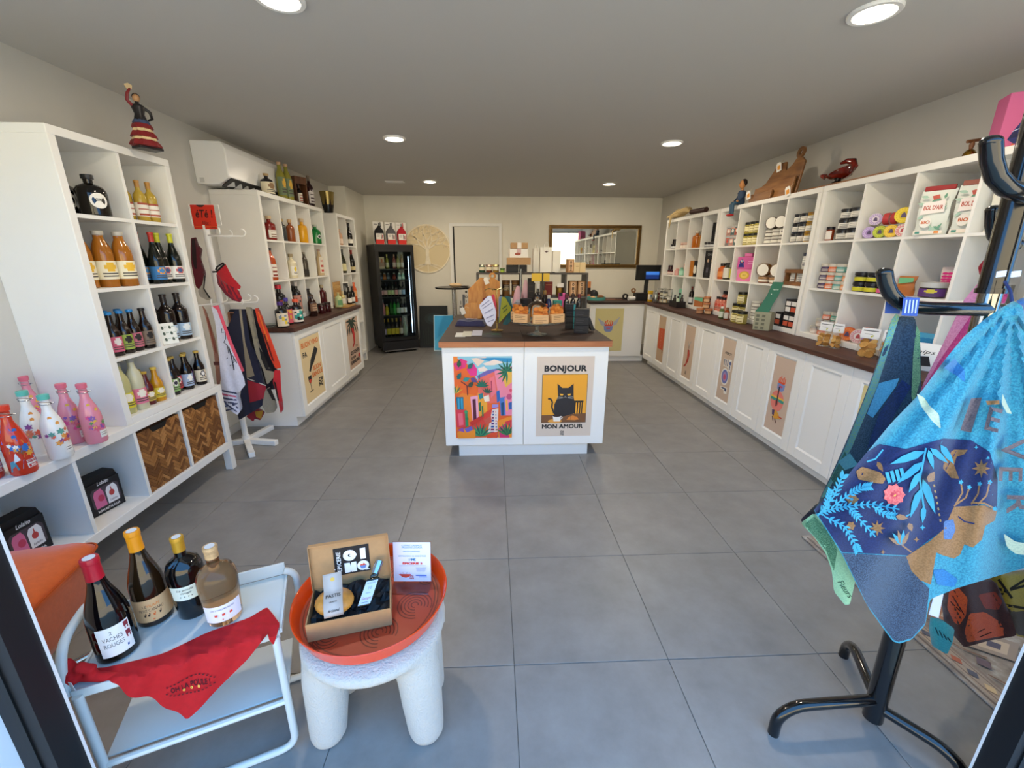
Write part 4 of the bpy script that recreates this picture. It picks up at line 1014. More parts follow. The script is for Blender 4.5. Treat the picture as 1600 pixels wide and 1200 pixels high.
Ls(0,489.5,491,-1,-1.87,.045,.215,'tall','#2a1410','#4a3424',(.25,.62,130,'#7a5a44',lines('#7a5a44','#c8a88a',3)),'dark rum bottle with brown label on the worktop')
Ls(0,484,478,0,-2.0,.045,.22,'tall','#1c1a16','#2a2622',None,'dark bottle behind the brown labelled rum')
for k,(x,y,X) in enumerate(((503,487,-1.86),(512,486,-1.855))):
    vessel('cherry_jar','dark red cherry jar standing %s on the worktop'%('nearer the door','nearer the back')[k],'jar',Lp(x,y,.915,X),LF,'jar',.04,.105,'#3a0a10','#2a1a1a',None,'cherry jars')
vessel('cherry_liqueur_bottle','dark red liqueur bottle with pale stopper behind the cherry jars','bottle',Lp(506,479,.955,-1.98),LF,'spirit',.045,.24,'#4a0e16','#a89878',None)
t=thing('glass_plate','round clear glass plate on the left worktop behind the towels','plate',(-1.955,3.775,.916))
G().lathe([(.03,0),(.032,.005),(.055,.010),(.07,.018),(.069,.02),(.05,.013),(.0,.009)],M('#dfeae6',.02,trans=.9,ior=1.3),28).build('glass_dish',t)
# tasting board at the far end of the worktop
b=px(533,478,-1.86); t=thing('tasting_board','pale wooden display board with ledge on the far end of the left worktop','display board',(-1.86,max(b.y,5.36),.916),0)
W1=wood('#a8793c','#c89a58',axis=(14,2,14),scale=3)
G().box(-.06,.09,-.1,.22,0,.014,W1).build('ledge',t); G().box(-.06,-.045,-.1,.12,.014,.30,W1).build('back_board',t)
A=Art(FL((-.0445,-.09,.2)),(0,0,100,60),.2,.08); A.text('LUXEOR',50,30,26,'#e2c890',width=80,italic=.2); A.g.build('lettering',t,smooth=False)
Ls(0,530,476,-1,-1.84,.042,.17,'flask','#b9c48a','#c8b47a',(.15,.5,120,'#6a9a6a',None),'round clear bottle with green label on the tasting board','mini_bottle','bottles on the tasting board').location.z=.932
Ls(0,537,476,-1,-1.85,.03,.17,'wine','#c9b67a','#d2bc8a',(.15,.5,120,'#e6e0d0',None),'slim clear bottle on the tasting board','mini_bottle','bottles on the tasting board').location.z=.932
for k,x in enumerate((546.5,552)): Ls(0,x,475,-1,-1.83,.03,.21,'wine','#0f0c0c','#141214',(.1,.36,150,'#ece8e0',None),'dark wine bottle %s on the tasting board'%('nearer the door','nearer the fridge')[k],'dark_bottle','bottles on the tasting board').location.z=.932
p=px(546,449,-1.80); tt=carton('photo_card','small black and white photo card standing behind the dark bottles','card',(-1.875,p.y+.08,.931),LF,.10,.004,.27,'#e8e6e0',lambda A:(A.rect(8,5,92,60,'#2a2a2c'),A.disc(40,30,14,'#8a8a8a'),A.disc(66,38,12,'#b8b8b6')))
Ls(0,555,470,-1,-1.90,.035,.26,'tall','#d2551c','#d2551c',(.3,.6,120,'#e8a06a',None),'orange bottle at the far end of the left worktop')
# wines in the narrow shelf
NZ=(.16,.60,.955,1.30,1.655,2.03)
for (x,y,z,X,kind,gc,cc,lab,l) in ((531,378,1.655,-2.0,'flask','#c89a7a','#c8a88a',(.1,.4,120,'#e2c8b4',None),'pale pink bottle in the top near cube of the narrow shelf'),
    (547,380,1.655,-2.0,'burg','#14110f','#17151a',(.12,.3,160,'#ece8dc',None),'black wine bottle with white label in the top far cube'),
    (537,422,1.30,-2.0,'burg','#2a2a14','#1a1814',(.1,.4,160,'#d8d0a0',None),'dark wine bottle with yellowish label in the second row'),
    (551,421,1.30,-2.0,'burg','#14110f','#8a2a22',(.1,.26,160,'#c9b98a',None),'dark wine bottle with red neck in the second row'),
    (538,466,.955,-2.02,'burg','#14110f','#2a1a1a',None,'dark wine bottle in the third row behind the display board')):
    vessel('wine_bottle',l,'bottle',Lp(x,y,z,X),LF,kind,.04,.30 if kind=='burg' else .2,gc,cc,lab,'wines in the narrow shelf')
# on top of the shelf
z=2.03
vessel('jug_bottle','round black jug bottle with cream label on top of the spirits shelf','bottle',Lp(419,300,z,-2.0),LF,'flask',.055,.175,'#17151a','#a88a5a',(.06,.6,200,'#ddd2b4',blocks(['#ddd2b4','#8a6a4a'],4,4,6)))
for k,(x,X) in enumerate(((442,-2.02),(452,-2.0))): vessel('olive_oil_bottle','tall yellow green bottle with fruit label, %s of the pair on the shelf top'%('first','second')[k],'bottle',Lp(x,307,z,X),LF,'tall',.043,.33,'#8a8434','#c09a78',(.12,.6,150,'#6a7a5a',blocks(['#6a7a5a','#4a5a5a','#d8a83a'],4,5,k)),'tall yellow green bottles on the shelf top')
p=Lp(469,315,z,-2.03); t=thing('wooden_bottle_case','brown wooden bottle case open at the front on the spirits shelf','wooden box',(p[0],p[1],z+.001),LF)
WC=wood('#4a2c1a','#6a4228',axis=(8,8,1),scale=3)
for a,b_,c,d,n_ in ((-.07,-.06,0,.27,'side'),(.06,.07,0,.27,'side'),(-.06,.06,.0,.01,'base'),(-.06,.06,.2,.27,'top_panel')): G().box(a,b_,-.045,.045,c,d,WC).build(n_,t)
G().box(-.06,.06,.04,.045,.01,.2,WC).build('back',t)
vessel('cased_wine_bottle','small wine bottle with white label inside the wooden case','bottle',(p[0]+.004,p[1]-.01,z+.011),LF,'wine',.03,.185,'#17110f','#2a1a1a',(.1,.55,120,'#e2dccc',lines('#e2dccc','#a84a3a',3))); REG.pop()
vessel('red_wine_bottle','dark red wine bottle with white label beside the wooden case','bottle',Lp(486,320,z,-2.0),LF,'wine',.042,.315,'#2a0e10','#7a6a5a',(.12,.5,110,'#d6d0cc',lines('#d6d0cc','#5a4a4a',3)))
p=Lp(514,327,z,-2.1); t=thing('glass_vase','tapered glass vase with gold top and black leaf pattern','vase',(-2.06,5.80,2.031))
GV=M('#8a7640',.12,metal=.5); DV=M('#141312',.15)
G().lathe([(.05,0),(.056,.02),(.068,.10),(.062,.10),(.05,.02),(0.0,.018)],DV,24).build('dark_base',t); G().lathe([(.0685,.10),(.084,.22),(.088,.25),(.084,.25),(.066,.10)],GV,24,cap=False).build('gold_rim',t)
g=G()
for k in range(8):
    th=2*pi*k/8; L=[(-.013,.09),(0,.175),(.013,.09),(0,.05)]
    g.add([((.0705+(b-.1)*.135)*cos(th+a/.07),(.0705+(b-.1)*.135)*sin(th+a/.07),b) for a,b in L],[(0,1,2,3)],DV)
g.build('leaf_pattern',t)
# ================================================================== inside the fridge
def fr_item(x,row,kind,r,h,gc,cc,lab,l,dep=-.16):
    a=.09+(x-185)/(430-185)*.41; p=F_FR(a,FSH[row],dep)
    return vessel('chilled_bottle',l,'bottle',p,radians(27),kind,r,h,gc,cc,lab,'bottles in the drinks fridge',n=10)
F_FR=Fr(fa,fu,(0,0,1))
rows={4:[(212,'carton'),(258,'wine','#8a8a3a','#c8c06a','#d8d4b0'),(325,'wine','#9a5a5a','#c8a08a','#e0c8c0'),(362,'wine','#a8a86a','#a8a87a','#d8d8b8'),(398,'wine','#a88a6a','#c8b08a','#e0d8c8')],
3:[(190,'small','#3a4a5a','#8a8a8a','#5a6a8a'),(222,'small','#8a5a3a','#8a8a8a','#b87a4a'),(255,'small','#3a4a5a','#8a8a8a','#6a7a8a'),(315,'small','#6a2a2a','#8a8a8a','#a84a3a'),(368,'small','#8ab8b0','#d8e8e4','#d8ece8'),(396,'small','#8ab8a0','#d8e8e4','#d0ecd8')],
2:[(190,'wine','#1a1414','#2a2424','#d8a8b0'),(220,'wine','#1a1414','#2a2424','#e0b8b8'),(256,'wine','#1a1a14','#2a2a24','#c8d8a0'),(292,'wine','#141a14','#2a2a24','#c8e0b0'),(322,'wine','#1a1414','#6a2a2a','#e0a8a8'),(357,'wine','#1a1a1a','#2a2424','#e0e0e0'),(393,'wine','#14181a','#2a2a2a','#a8c8e8')],
1:[(190,'wine','#d89aa0','#9a9a9a','#d88a9a'),(218,'small','#c8b83a','#9a9a9a','#d8c83a'),(262,'wine','#1f5a24','#2a3a2a','#2a6a2a'),(300,'wine','#2a8a34','#2a3a2a','#3a9a44'),(332,'wine','#3a7a4a','#8a9a8a','#c8dcc8'),(366,'wine','#1a1a1a','#2a2a2a','#e4e8e4'),(400,'wine','#1a1a1a','#2a2a2a','#e4e8e4')],
0:[(190,'burg','#1a1a14','#d8a83a','#c8b8d8'),(218,'burg','#1a1a14','#d8a83a','#d8c83a'),(270,'burg','#2a1f14','#c8a84a','#e0c83a'),(300,'burg','#2a1f14','#c8a84a','#e0c83a'),(345,'burg','#3a2014','#8a3a2a','#e0d8c8'),(385,'burg','#a8b8a0','#c8d0c0','#b8c8b0')]}
ORD=['first','second','third','fourth','fifth','sixth','seventh']
SHN=['bottom','fourth','third','second','top']
hh={4:.22,3:.12,2:.22,1:.25,0:.29}
for row,L in rows.items():
    for k,it in enumerate(L):
        l='%s bottle from the hinge side on the %s fridge shelf'%(ORD[k],SHN[row])
        if it[1]=='carton':
            p=F_FR(.12,FSH[row]+.001,-.16); carton('drink_carton','cream drink carton on the top fridge shelf','carton',p,radians(27),.08,.07,.18,'#d8c8b0',lambda A:(A.rect(0,40,100,80,'#b89a8a'),A.disc(50,30,18,'#c87a5a')))
        else:
            kd=it[1]; h=hh[row]*(1 if kd!='small' else (.9 if row==3 else .7)); fr_item(it[0],row,kd,.027 if kd!='burg' else .032,h,it[2],it[3],(.12,.45,170,it[4],None),l)
# gift packs on the fridge
for k,(a,c,l) in enumerate(((.12,'#17161a','black'),(.30,'#5a585c','grey'),(.47,'#b0202c','red'))):
    p=F_FR(a,fh,-.14); t=thing('bottle_cooler_pack','%s bottle cooler sleeve on a white card on top of the fridge'%l,'gift pack',(p.x,p.y,fh+.001),radians(27),0 or 'bottle cooler packs on the fridge')
    G().box(-.08,.08,.03,.034,0,.33,M('#e4e0d8',.6)).box(-.08,.08,-.05,.034,0,.002,M('#e4e0d8',.6)).build('card',t)
    g=G(); g.lathe([(.06,.0),(.074,.05),(.076,.14),(.068,.2),(.04,.235),(.018,.25),(.016,.27)],M(c,.85,noise=.2,nscale=80),16); o=g.build('sleeve',t); o.scale=(1,.36,1)
    A=Art(Fr((-.08,-.0295,0),(1,0,0),(0,0,1)),(0,0,100,200),.16,.33); A.rect(12,158,88,200,'#d2281f').rect(14,104,86,158,'#e6e0d8').line([(22,118),(50,118)],4,'#8a8a88').line([(22,130),(46,130)],4,'#8a8a88').poly([(60,112),(68,112),(68,152),(60,152)],'#3a3a3c').poly([(72,118),(80,118),(80,152),(72,152)],'#a83030'); A.g.build('paper_label',t,smooth=False)
    A=Art(Fr((-.08,.0295,0),(1,0,0),(0,0,1)),(0,0,100,200),.16,.33); A.line([(10,22),(40,22)],6,'#3a3a3c').poly([(52,8),(60,8),(62,50),(50,50)],'#2a2a2c').poly([(66,4),(74,4),(76,50),(64,50)],c); A.g.build('card_print',t,smooth=False)
# ================================================================== rotating white rack with towels
rb=pz(386,692,0); RX,RY=rb.x,rb.y
rk=thing('towel_rack','white rotating stand hung with towels between the shelf and the left counter','display rack',(RX,RY,0))
WM=M('#ecebe8',.4)
ztop=py(320,352,RY).z
G().cyl(.022,.06,ztop,WM,16,RX,RY).build('pole',rk,world=True)
G().cyl(.03,.03,.07,WM,16,RX,RY).build('hub',rk,world=True)
for k,q in enumerate(((432,690),(396,716),(418,676),(352,712))):
    e=pz(q[0],q[1],.03); d=(e-V((RX,RY,.03))); d.z=0
    if k==3: d=V((-.26,-.12,0))
    if k==2: d=V((.06,.30,0))
    L=min(.34,max(.24,d.length)); u=d.normalized(); F=Fr((RX,RY,0),u,V((0,0,1)).cross(u))
    bev(G().fbox(F,.02,L,-.022,.022,.0,.042,WM).build('foot',rk,world=True),.004)
def at(x,y,dy=0): return py(x,y,RY+dy)
# upper hook ring and lower ring
zu=at(325,368).z; zl=at(352,474).z
for z,rad,n in ((zu,.26,6),(zl,.27,8)):
    for k in range(n):
        a=2*pi*k/n+.35; c,s=cos(a),sin(a)
        pts=[(RX+.02*c,RY+.02*s,z),(RX+(rad-.04)*c,RY+(rad-.04)*s,z)]+[V((RX+(rad-.04)*c,RY+(rad-.04)*s,z+.025))+V((c,s,0))*(.025*sin(t))+V((0,0,-.025*cos(t))) for t in [pi*i/6 for i in range(1,7)]]
        if z==zu and not -1.2<a-2*pi*(a>pi)<1.4: continue
        if XL+.01>min(p[0] for p in pts): continue
        G().tube(pts,.005,WM,6).build('hook_arm',rk,world=True)
# red paper sign in a wire frame
sy=RY-.02
c=[py(x,y,sy) for x,y in ((296,318),(333,319),(340,357),(304,358))]
sg=thing('paper_sign','red hand lettered paper sign on top of the towel rack','sign',(c[3]+c[2])/2)
F=Fr(c[3],(1,0,0),(0,0,1)); W=(c[2]-c[3]).length; H=(c[1].z-c[2].z)
G().fbox(F,0,W,0,H,-.002,0,M('#d4301c',.6)).build('paper',sg,world=True)
A=Art(Fr(F(0,0,.0006),F.u,F.v),(0,0,120,100),W,H)
A.text('éTé !',62,38,34,'#3a1512',width=88,bold=.02,italic=.15).text('Allée !',66,74,17,'#3a1512',width=46,italic=.2).poly([(30,0),(76,0),(62,9),(44,9)],'#2a1210').line([(2,90),(118,90)],2.5,'#ee8a2c').text('OINQ',100,93,7,'#3a1512'); A.done('lettering',sg)
G().tube([F(-.012,.02,-.006),F(-.012,H*1.02,-.006),F(W+.03,H*1.0,-.006),F(W+.03,.03,-.006),F(-.012,.02,-.006)],.003,WM,6).build('wire_frame',rk,world=True)
G().tube([F(W*.4,.02,-.006),V((RX,RY,ztop))],.004,WM,6).build('sign_post',rk,world=True)
# --- towels (outlines in a 785 x 1200 crop)
S=170/785
def q(*p): return [(290+x*S,470+y*S) for x,y in p]
def towel(label,Y,outline,base,regions=(),amp=.012,wl=26,ph=0,dirn=(.25,1),name='kitchen_towel',lines_=(),texts=(),mat=None,step=5):
    o=smooth_poly(outline,1); b=min(o,key=lambda p:p[1]); lo=max(p[1] for p in o)
    c=py(*max(o,key=lambda p:p[1]),Y)
    t=thing(name,label,'towel',c,0,'towels on the white rack')
    cl=Cloth(t,folds(Y,dirn[0],dirn[1],amp,wl,ph,grow=(b[1],lo)))
    cl.sheet('cloth',o,mat or M(base,.9,sheen=.2,noise=.06,nscale=90),step)
    if regions or lines_ or texts:
        g=G()
        for p,col in regions: cl.patch(g,p,col,step)
        for p,w_,col in lines_: cl.line(g,p,w_,col)
        for tx in texts: cl.text(g,*tx)
        O('woven_pattern',g.mesh('pattern',ang=60),t,True)
    return t
NV='#1d2036'
towel('dark navy towel hidden in the middle of the rack',RY-.05,q((300,60),(520,60),(600,300),(668,520),(650,640),(560,640),(420,560),(330,300)),'#1c1c26',[(q((420,80),(450,80),(520,260),(490,280)),'#5a4a3a')],wl=30)
towel('faded pink checked towel at the back of the rack',RY-.02,q((118,30),(150,70),(215,280),(245,430),(255,560),(240,640),(225,600),(205,380),(150,140)),'#c08a78',[(q((150,120),(165,120),(225,380),(215,380)),'#a05a4c'),(q((200,440),(245,440),(248,465),(205,465)),'#7a4a48')],wl=26)
towel('dark brown and terracotta towel behind the white one',RY-.06,q((300,80),(350,80),(400,220),(385,330),(330,250),(310,160)),'#a06a4a',[(q((318,90),(345,90),(360,140),(325,140)),'#3a241c')],wl=24)
towel('navy towel with dark red printed panel',RY-.10,q((240,60),(300,200),(360,60),(430,60),(470,330),(530,430),(600,700),(545,765),(385,862),(375,820),(400,640),(330,400),(260,150)),NV,
   [(q((385,62),(402,62),(430,300),(497,540),(442,558),(418,330)),'#9a8e78'),(q((445,572),(578,612),(590,700),(462,735)),'#a02634')],wl=28,ph=1,
   lines_=[(q((500,640),(560,632)),1.2,'#5a1a24'),(q((500,660),(565,652)),1.2,'#5a1a24'),(q((500,680),(560,672)),1.2,'#5a1a24'),(q((445,560),(580,612)),1.4,'#cfc8b8')])
towel('beige towel with black cat print',RY-.13,q((430,45),(482,48),(525,290),(590,470),(664,520),(588,608),(560,500),(505,380),(470,200)),'#8f8672',[(q((528,330),(560,380),(600,470),(660,515),(580,500),(545,420)),'#1f1d1e'),(q((470,320),(505,360),(510,420),(478,410)),NV)],wl=28,ph=2)
towel('orange red towel with black stripes',RY-.16,q((500,55),(530,50),(612,262),(692,482),(650,492),(605,400),(560,250),(520,150)),'#cf3a1c',[(q((520,80),(530,80),(600,290),(590,300)),'#e86a2a'),(q((560,240),(575,240),(640,440),(625,430)),'#5a1512')],wl=22,ph=.5)
towel('bright red towel hanging lowest beside the counter',RY-.175,q((640,500),(684,500),(690,640),(709,780),(686,815),(660,680),(630,590)),'#c2202a',[(q((635,580),(650,590),(675,720),(664,720)),'#2a1a16')],wl=24,ph=1.4)
towel('grey beige towel with dark print at the bottom',RY-.125,q((575,640),(610,620),(655,730),(662,770),(640,805),(580,812),(552,755)),'#8a8272',[(q((585,640),(612,625),(652,720),(625,715)),'#24211f')],wl=28)
towel('small crimson and mustard towel corner at the bottom',RY-.05,q((435,835),(520,765),(575,800),(540,862),(500,850),(488,872)),'#8a1f28',[(q((500,800),(560,790),(545,850),(510,840)),'#b8862a')],wl=28)
towel('white towel with pink border and navy stripes',RY-.29,q((183,36),(240,30),(300,220),(436,600),(388,660),(412,772),(374,826),(288,768),(260,650),(242,400),(215,160)),'#d6d6e4',
   [(q((190,38),(238,32),(332,290),(424,505),(405,512),(310,300),(226,66)),'#e0576c')]+
   [(q((262,640+k*26),(300,650+k*26),(366,662+k*24),(372,674+k*24),(300,662+k*26),(264,654+k*26)),'#3a3f5e' if k!=1 else '#c85a78') for k in range(4)],
   wl=17,ph=.6,lines_=[(q((270,765),(380,740)),2.2,'#3a3f5e'),(q((285,740),(370,800)),2.2,'#3a3f5e'),(q((300,725),(380,775)),2.2,'#3a3f5e'),(q((290,792),(375,770)),2.2,'#3a3f5e'),
   (q((262,200),(258,230),(285,225),(290,270),(275,300),(300,320),(310,380)),1.2,'#4a4c5a'),(q((310,330),(330,400),(350,500)),1.8,'#2a2c3a'),(q((295,420),(330,380),(370,450)),1.3,'#3a3c4a'),(q((320,470),(350,440),(345,400)),1.2,'#3a3c4a')])
# upper pieces: apron and oven mitts (outlines in a 1200 x 1200 crop of the rack head)
S2=180/1200
def q2(*p): return [(280+x*S2,300+y*S2) for x,y in p]
towel('burgundy and black apron hanging from the upper hook',RY-.12,q2((122,480),(180,472),(205,555),(245,598),(228,690),(282,850),(262,960),(212,1020),(172,985),(128,760),(118,600)),'#5a1220',[(q2((130,490),(160,490),(175,600),(185,800),(160,800),(135,700)),'#241418')],name='apron',wl=32)
towel('pale grey quilted pot holder with black edge at the rack',RY-.16,q2((265,850),(275,900),(262,1010),(310,1080),(340,1110),(300,1130),(215,1090),(195,1030),(240,960)),'#a8a296',[(q2((262,860),(274,880),(262,1005),(325,1100),(310,1105),(250,1010)),'#1d1a1c')],name='pot_holder',wl=36,amp=.01)
mt=thing('oven_mitt','red oven mitt with black loop hanging from the towel rack','oven mitt',py(375,470,RY-.17))
cl=Cloth(mt,lambda x,y: RY-.17-.03*max(0,1-((x-356-(y-440)*.45)/22)**2))
cl.sheet('back_layer',smooth_poly(q2((385,845),(400,960),(480,1070),(560,1130),(640,1150),(655,1110),(620,1020),(480,950)),1),M('#6a1028',.9,sheen=.2),6,.02)
cl.sheet('front_layer',smooth_poly(q2((385,828),(476,736),(550,880),(600,935),(645,985),(630,1014),(602,1006),(662,1118),(600,1132),(510,1060),(425,960)),1),M('#a8121f',.9,sheen=.3,noise=.08,nscale=60),6,.018)
G().tube([cl.P(*p,.004) for p in q2((382,812),(395,780),(460,738),(470,752),(420,800),(388,830),(350,832))],.006,M('#17151a',.8),6).build('loop',mt,world=True)
# ================================================================== groceries on the right wall shelves
def Rp(x,y,z,X): p=px(x,y,min(X,2.487)); return (X,p.y,z)
ORDN=['first','second','third','fourth','fifth']
def stack(name,label,cat,x,y,z,X,n,layers,kind,r,h,gc,cc,lab=None,step=None,last=None,per=None):
    """layers of alike jars: n in a row running from the back of the shop to the door; per(i,j) overrides (body, cap, label)"""
    p=Rp(x,y,z,X); st=(step or 2*r*1.04+.003); p=(X,clampY(X,p[1],z,(n-1)*st+r*1.05,r*1.05),z)
    for j in range(layers):
        m=n if not(last and j==layers-1) else last
        for i in range(m):
            b,c,l=(gc,cc,lab)
            if per: b,c,l,label_=per(i,j)
            else: label_=label+(', '+ORDN[i]+' in row' if n>1 else '')+((', lower layer',', middle layer' if layers>2 else ', upper layer',', top layer')[j] if layers>1 else '')
            vessel(name,label_,cat,(X+.002*j,p[1]-i*(step or 2*r*1.04+.003),z+j*(h+.003)),RF,kind,r,h,b,c,l,label.split(',')[0]+' group')
            if j: REG.pop()
Z0,Z1,Z2=RZ[0],RZ[1],RZ[2]
WL=(.12,.66,105,'#e8e4da',lines('#e8e4da','#8a8680',3))
CL=(.14,.7,95,'#e9dfae',lines('#e9dfae','#8a7a3a',4))
# --- back unit, top row
stack('spice_jar','small black jar with white label in the backmost top cube','jar',1046,387,Z2,2.54,2,1,'jar',.033,.062,'#1c1c22','#15151a',(.1,.6,160,'#d8d8d8',None))
stack('spice_jar','single black jar stacked on the two below in the backmost top cube','jar',1048,387,Z2+.066,2.54,1,1,'jar',.033,.062,'#1c1c22','#15151a')
stack('honey_pot','small pinkish jar in the second top cube from the back wall','jar',1061,387,Z2,2.54,2,1,'jar',.04,.075,'#b88a7a','#d8b8a8',(.1,.6,150,'#e8dcd0',None))
carton('tea_box','small brown box in the second top cube from the back wall','box',Rp(1071,387,Z2,2.60),RF,.06,.06,.085,'#8a4a32')
vessel('rum_bottle','square amber bottle in the third top cube from the back wall','bottle',Rp(1081,386,Z2,2.54),RF,'spirit',.055,.20,'#b8661a','#d8d0c0',None)
for k,x in enumerate((1087,1090,1093)): vessel('oil_bottle','slim oil bottle with black cap, %s beside the amber bottle'%ORDN[k],'bottle',Rp(x,385,Z2,2.54+.02*k),RF,'wine',.025,.19,'#b8a02a' if k else '#a86a1a','#16140f',None,'slim oil bottles')
for k,x in enumerate((1104,1114)): 
    t=carton('pepper_mill_box','tall black box in the fourth top cube, %s one'%('inner','outer')[k],'box',Rp(x,384,Z2,2.585),RF,.07,.07,.27,'#151417'); 
for k,x in enumerate((1104,1109,1113)): stack('truffle_jar','low black jar before the tall black boxes, %s one'%ORDN[k],'jar',x,384,Z2,2.485,1,1,'low',.033,.055,'#17161a','#2a282c',(.1,.5,120,'#c9c9c9',None))
# --- back unit, middle row
stack('jam_jar','tiny dark red jar in the backmost middle cube','jar',1041,428,Z1,2.53,3,1,'jar',.03,.06,'#6a1a22','#17151a',(.1,.6,150,'#d8c8c0',None))
stack('jam_jar','single dark jar stacked in the backmost middle cube','jar',1042,428,Z1+.064,2.53,1,1,'jar',.03,.06,'#3a1a22','#17151a')
carton('candle_tin','pink tin in the second middle cube from the back','tin',Rp(1063,430,Z1,2.58),RF,.085,.07,.15,'#d8a89a',lambda A:A.rect(10,20,90,60,'#e8c8bc'))
vessel('mint_bottle','small mint green bottle in front of the pink tin','bottle',Rp(1063,430,Z1,2.50),RF,'small',.034,.10,'#8ac4a8','#6aa890',(.1,.6,150,'#a8dcc4',None))
vessel('pink_candle','small pink ornament beside the mint bottle','candle',Rp(1056,430,Z1,2.49),RF,'small',.034,.085,'#d8a09a','#d8a09a')
carton('chocolate_box','orange and brown box in the third middle cube from the back','box',Rp(1077,432,Z1,2.54),RF,.10,.05,.19,'#b8701c',lambda A:A.rect(60,0,100,100,'#7a3a14'))
carton('panettone_box','black box with white half moon in the third middle cube','box',Rp(1085,432,Z1,2.52),RF,.09,.05,.19,'#17161a',lambda A:A.disc(22,55,26,'#e0dcd0'))
vessel('vinegar_bottle','dark vinegar bottle with gold neck in the third middle cube','bottle',Rp(1087,431,Z1,2.60),RF,'wine',.03,.27,'#17120f','#8a6a3a')
def trio(A):
    A.text('CHATEAU',50,14,9,'#9a9a98',width=70)
    for i in range(3): A.poly([(16+i*26,40),(30+i*26,40),(32+i*26,92),(14+i*26,92)],'#2c2a30').disc(23+i*26,36,6,'#c8a88a').rect(16+i*26,62,30+i*26,80,'#55525c')
carton('wine_gift_case','black gift case printed with three bottles in the middle row','gift box',Rp(1104,433,Z1,2.56),RF,.20,.09,.30,'#161518',trio)
# --- back unit, bottom row and worktop
carton('mint_tea_box','mint green box in the second bottom cube from the back','box',Rp(1060,470,Z0,2.56),RF,.12,.08,.17,'#7ac0a2',lambda A:A.rect(10,50,90,70,'#e4e8dc'))
for k,x in enumerate((1076,1081,1084)): vessel('balsamic_bottle','dark balsamic bottle in the third bottom cube, %s of three'%('first','second','third')[k],'bottle',Rp(x,477,Z0,2.51+.035*k),RF,'wine',.032,.22+.06*(k==2),'#1a1214',('#6a2a22','#8a3a2a','#17151a')[k],(.1,.4,140,('#d8d8dc','#c8b088','#c8a078')[k],None),'dark balsamic bottles')
carton('soap_box','mint and terracotta box in the fourth bottom cube','box',Rp(1090,479,Z0,2.50),RF,.115,.06,.11,'#b0693a',lambda A:A.poly([(0,0),(100,0),(100,45),(0,30)],'#6ab894'))
def tower(x,y,X,z,n,gc,cc,lb,label,r=.04,h=.062): 
    for j in range(n): vessel('terrine_jar',label+(', %s from below'%ORDN[j] if n>1 else ''),'jar',Rp(x,y,z+j*(h+.003),X),RF,'low',r-.003*j,h,gc,cc,lb,'stacked terrine jars by the shelf edge'); j and REG.pop()
tower(1103,485,2.385,.90,3,'#3a1c18','#b8754a',(.1,.6,150,'#c8a078',None),'small glass jar with copper lid in the tower on the worktop')
tower(1098,487,2.36,.90,1,'#3a1c18','#b8754a',(.1,.6,150,'#a87a5a',None),'single copper lidded jar beside the tower on the worktop')
cr=thing('black_crate','low black crate of small bottles on the right worktop','crate',Rp(1058,478,.901,2.36))
K=M('#1a1518',.5)
for a,b,c,d,n_ in ((-.06,.06,-.11,-.105,'side'),(-.06,.06,.105,.11,'side'),(-.06,-.055,-.105,.105,'front_panel'),(.055,.06,-.105,.105,'back_panel')): G().box(a,b,c,d,0,.075,K).build(n_,cr)
G().box(-.055,.055,-.105,.105,0,.005,K).build('base',cr)
for k,(dx,dy,c,hh_) in enumerate(((-.02,-.05,'#c8d8c0',.13),(.02,.0,'#88b8a0',.17),(-.02,.05,'#2a2422',.14),(.025,-.06,'#3a3232',.15))): vessel('sample_bottle','small bottle standing in the black crate, %s'%['pale green one','mint green one','near black one at the back end','brown one behind'][k],'bottle',(cr.location.x+dx,cr.location.y+dy,.907),RF,'small',.02,hh_,c,'#2a2a2a',None,'bottles in the black crate')
wr=thing('wire_jar_rack','silver wire rack of small jars on the right worktop by the till','rack',Rp(1037,472,.901,2.38)); CHR=M('#b8bab8',.25,metal=1)
for z in (.01,.10,.19): G().tube([(-.06,-.11,z),(.06,-.11,z),(.06,.11,z),(-.06,.11,z)],.004,CHR,6,closed=True).build('wire_ring',wr)
for a in (-.06,.06):
    for b in (-.11,.11): G().tube([(a,b,0),(a,b,.20)],.004,CHR,6).build('wire_post',wr)
G().box(-.058,.058,-.108,.108,.006,.0095,CHR).build('wire_floor',wr); G().box(-.058,.058,-.108,.108,.096,.0995,CHR).build('wire_floor',wr)
for j in range(2):
    for i in range(3): vessel('mustard_jar','small clear jar, %s on the %s tier of the wire rack'%(ORDN[i],('lower','upper')[j]),'jar',(wr.location.x-.01,wr.location.y+.065-.065*i,.912+.09*j),RF,'jar',.027,.06,'#b89a6a' if j==0 else '#8a8478','#5a5a58',(.1,.6,140,'#d8d0b8',None),'jars in the wire rack'); REG.pop()
vessel('shaker_bottle','tall silver shaker beside the wire rack','shaker',Rp(1024,470,.90,2.26),RF,'tall',.03,.17,M('#b8bab8',.2,metal=1),M('#8a8c8a',.25,metal=1))
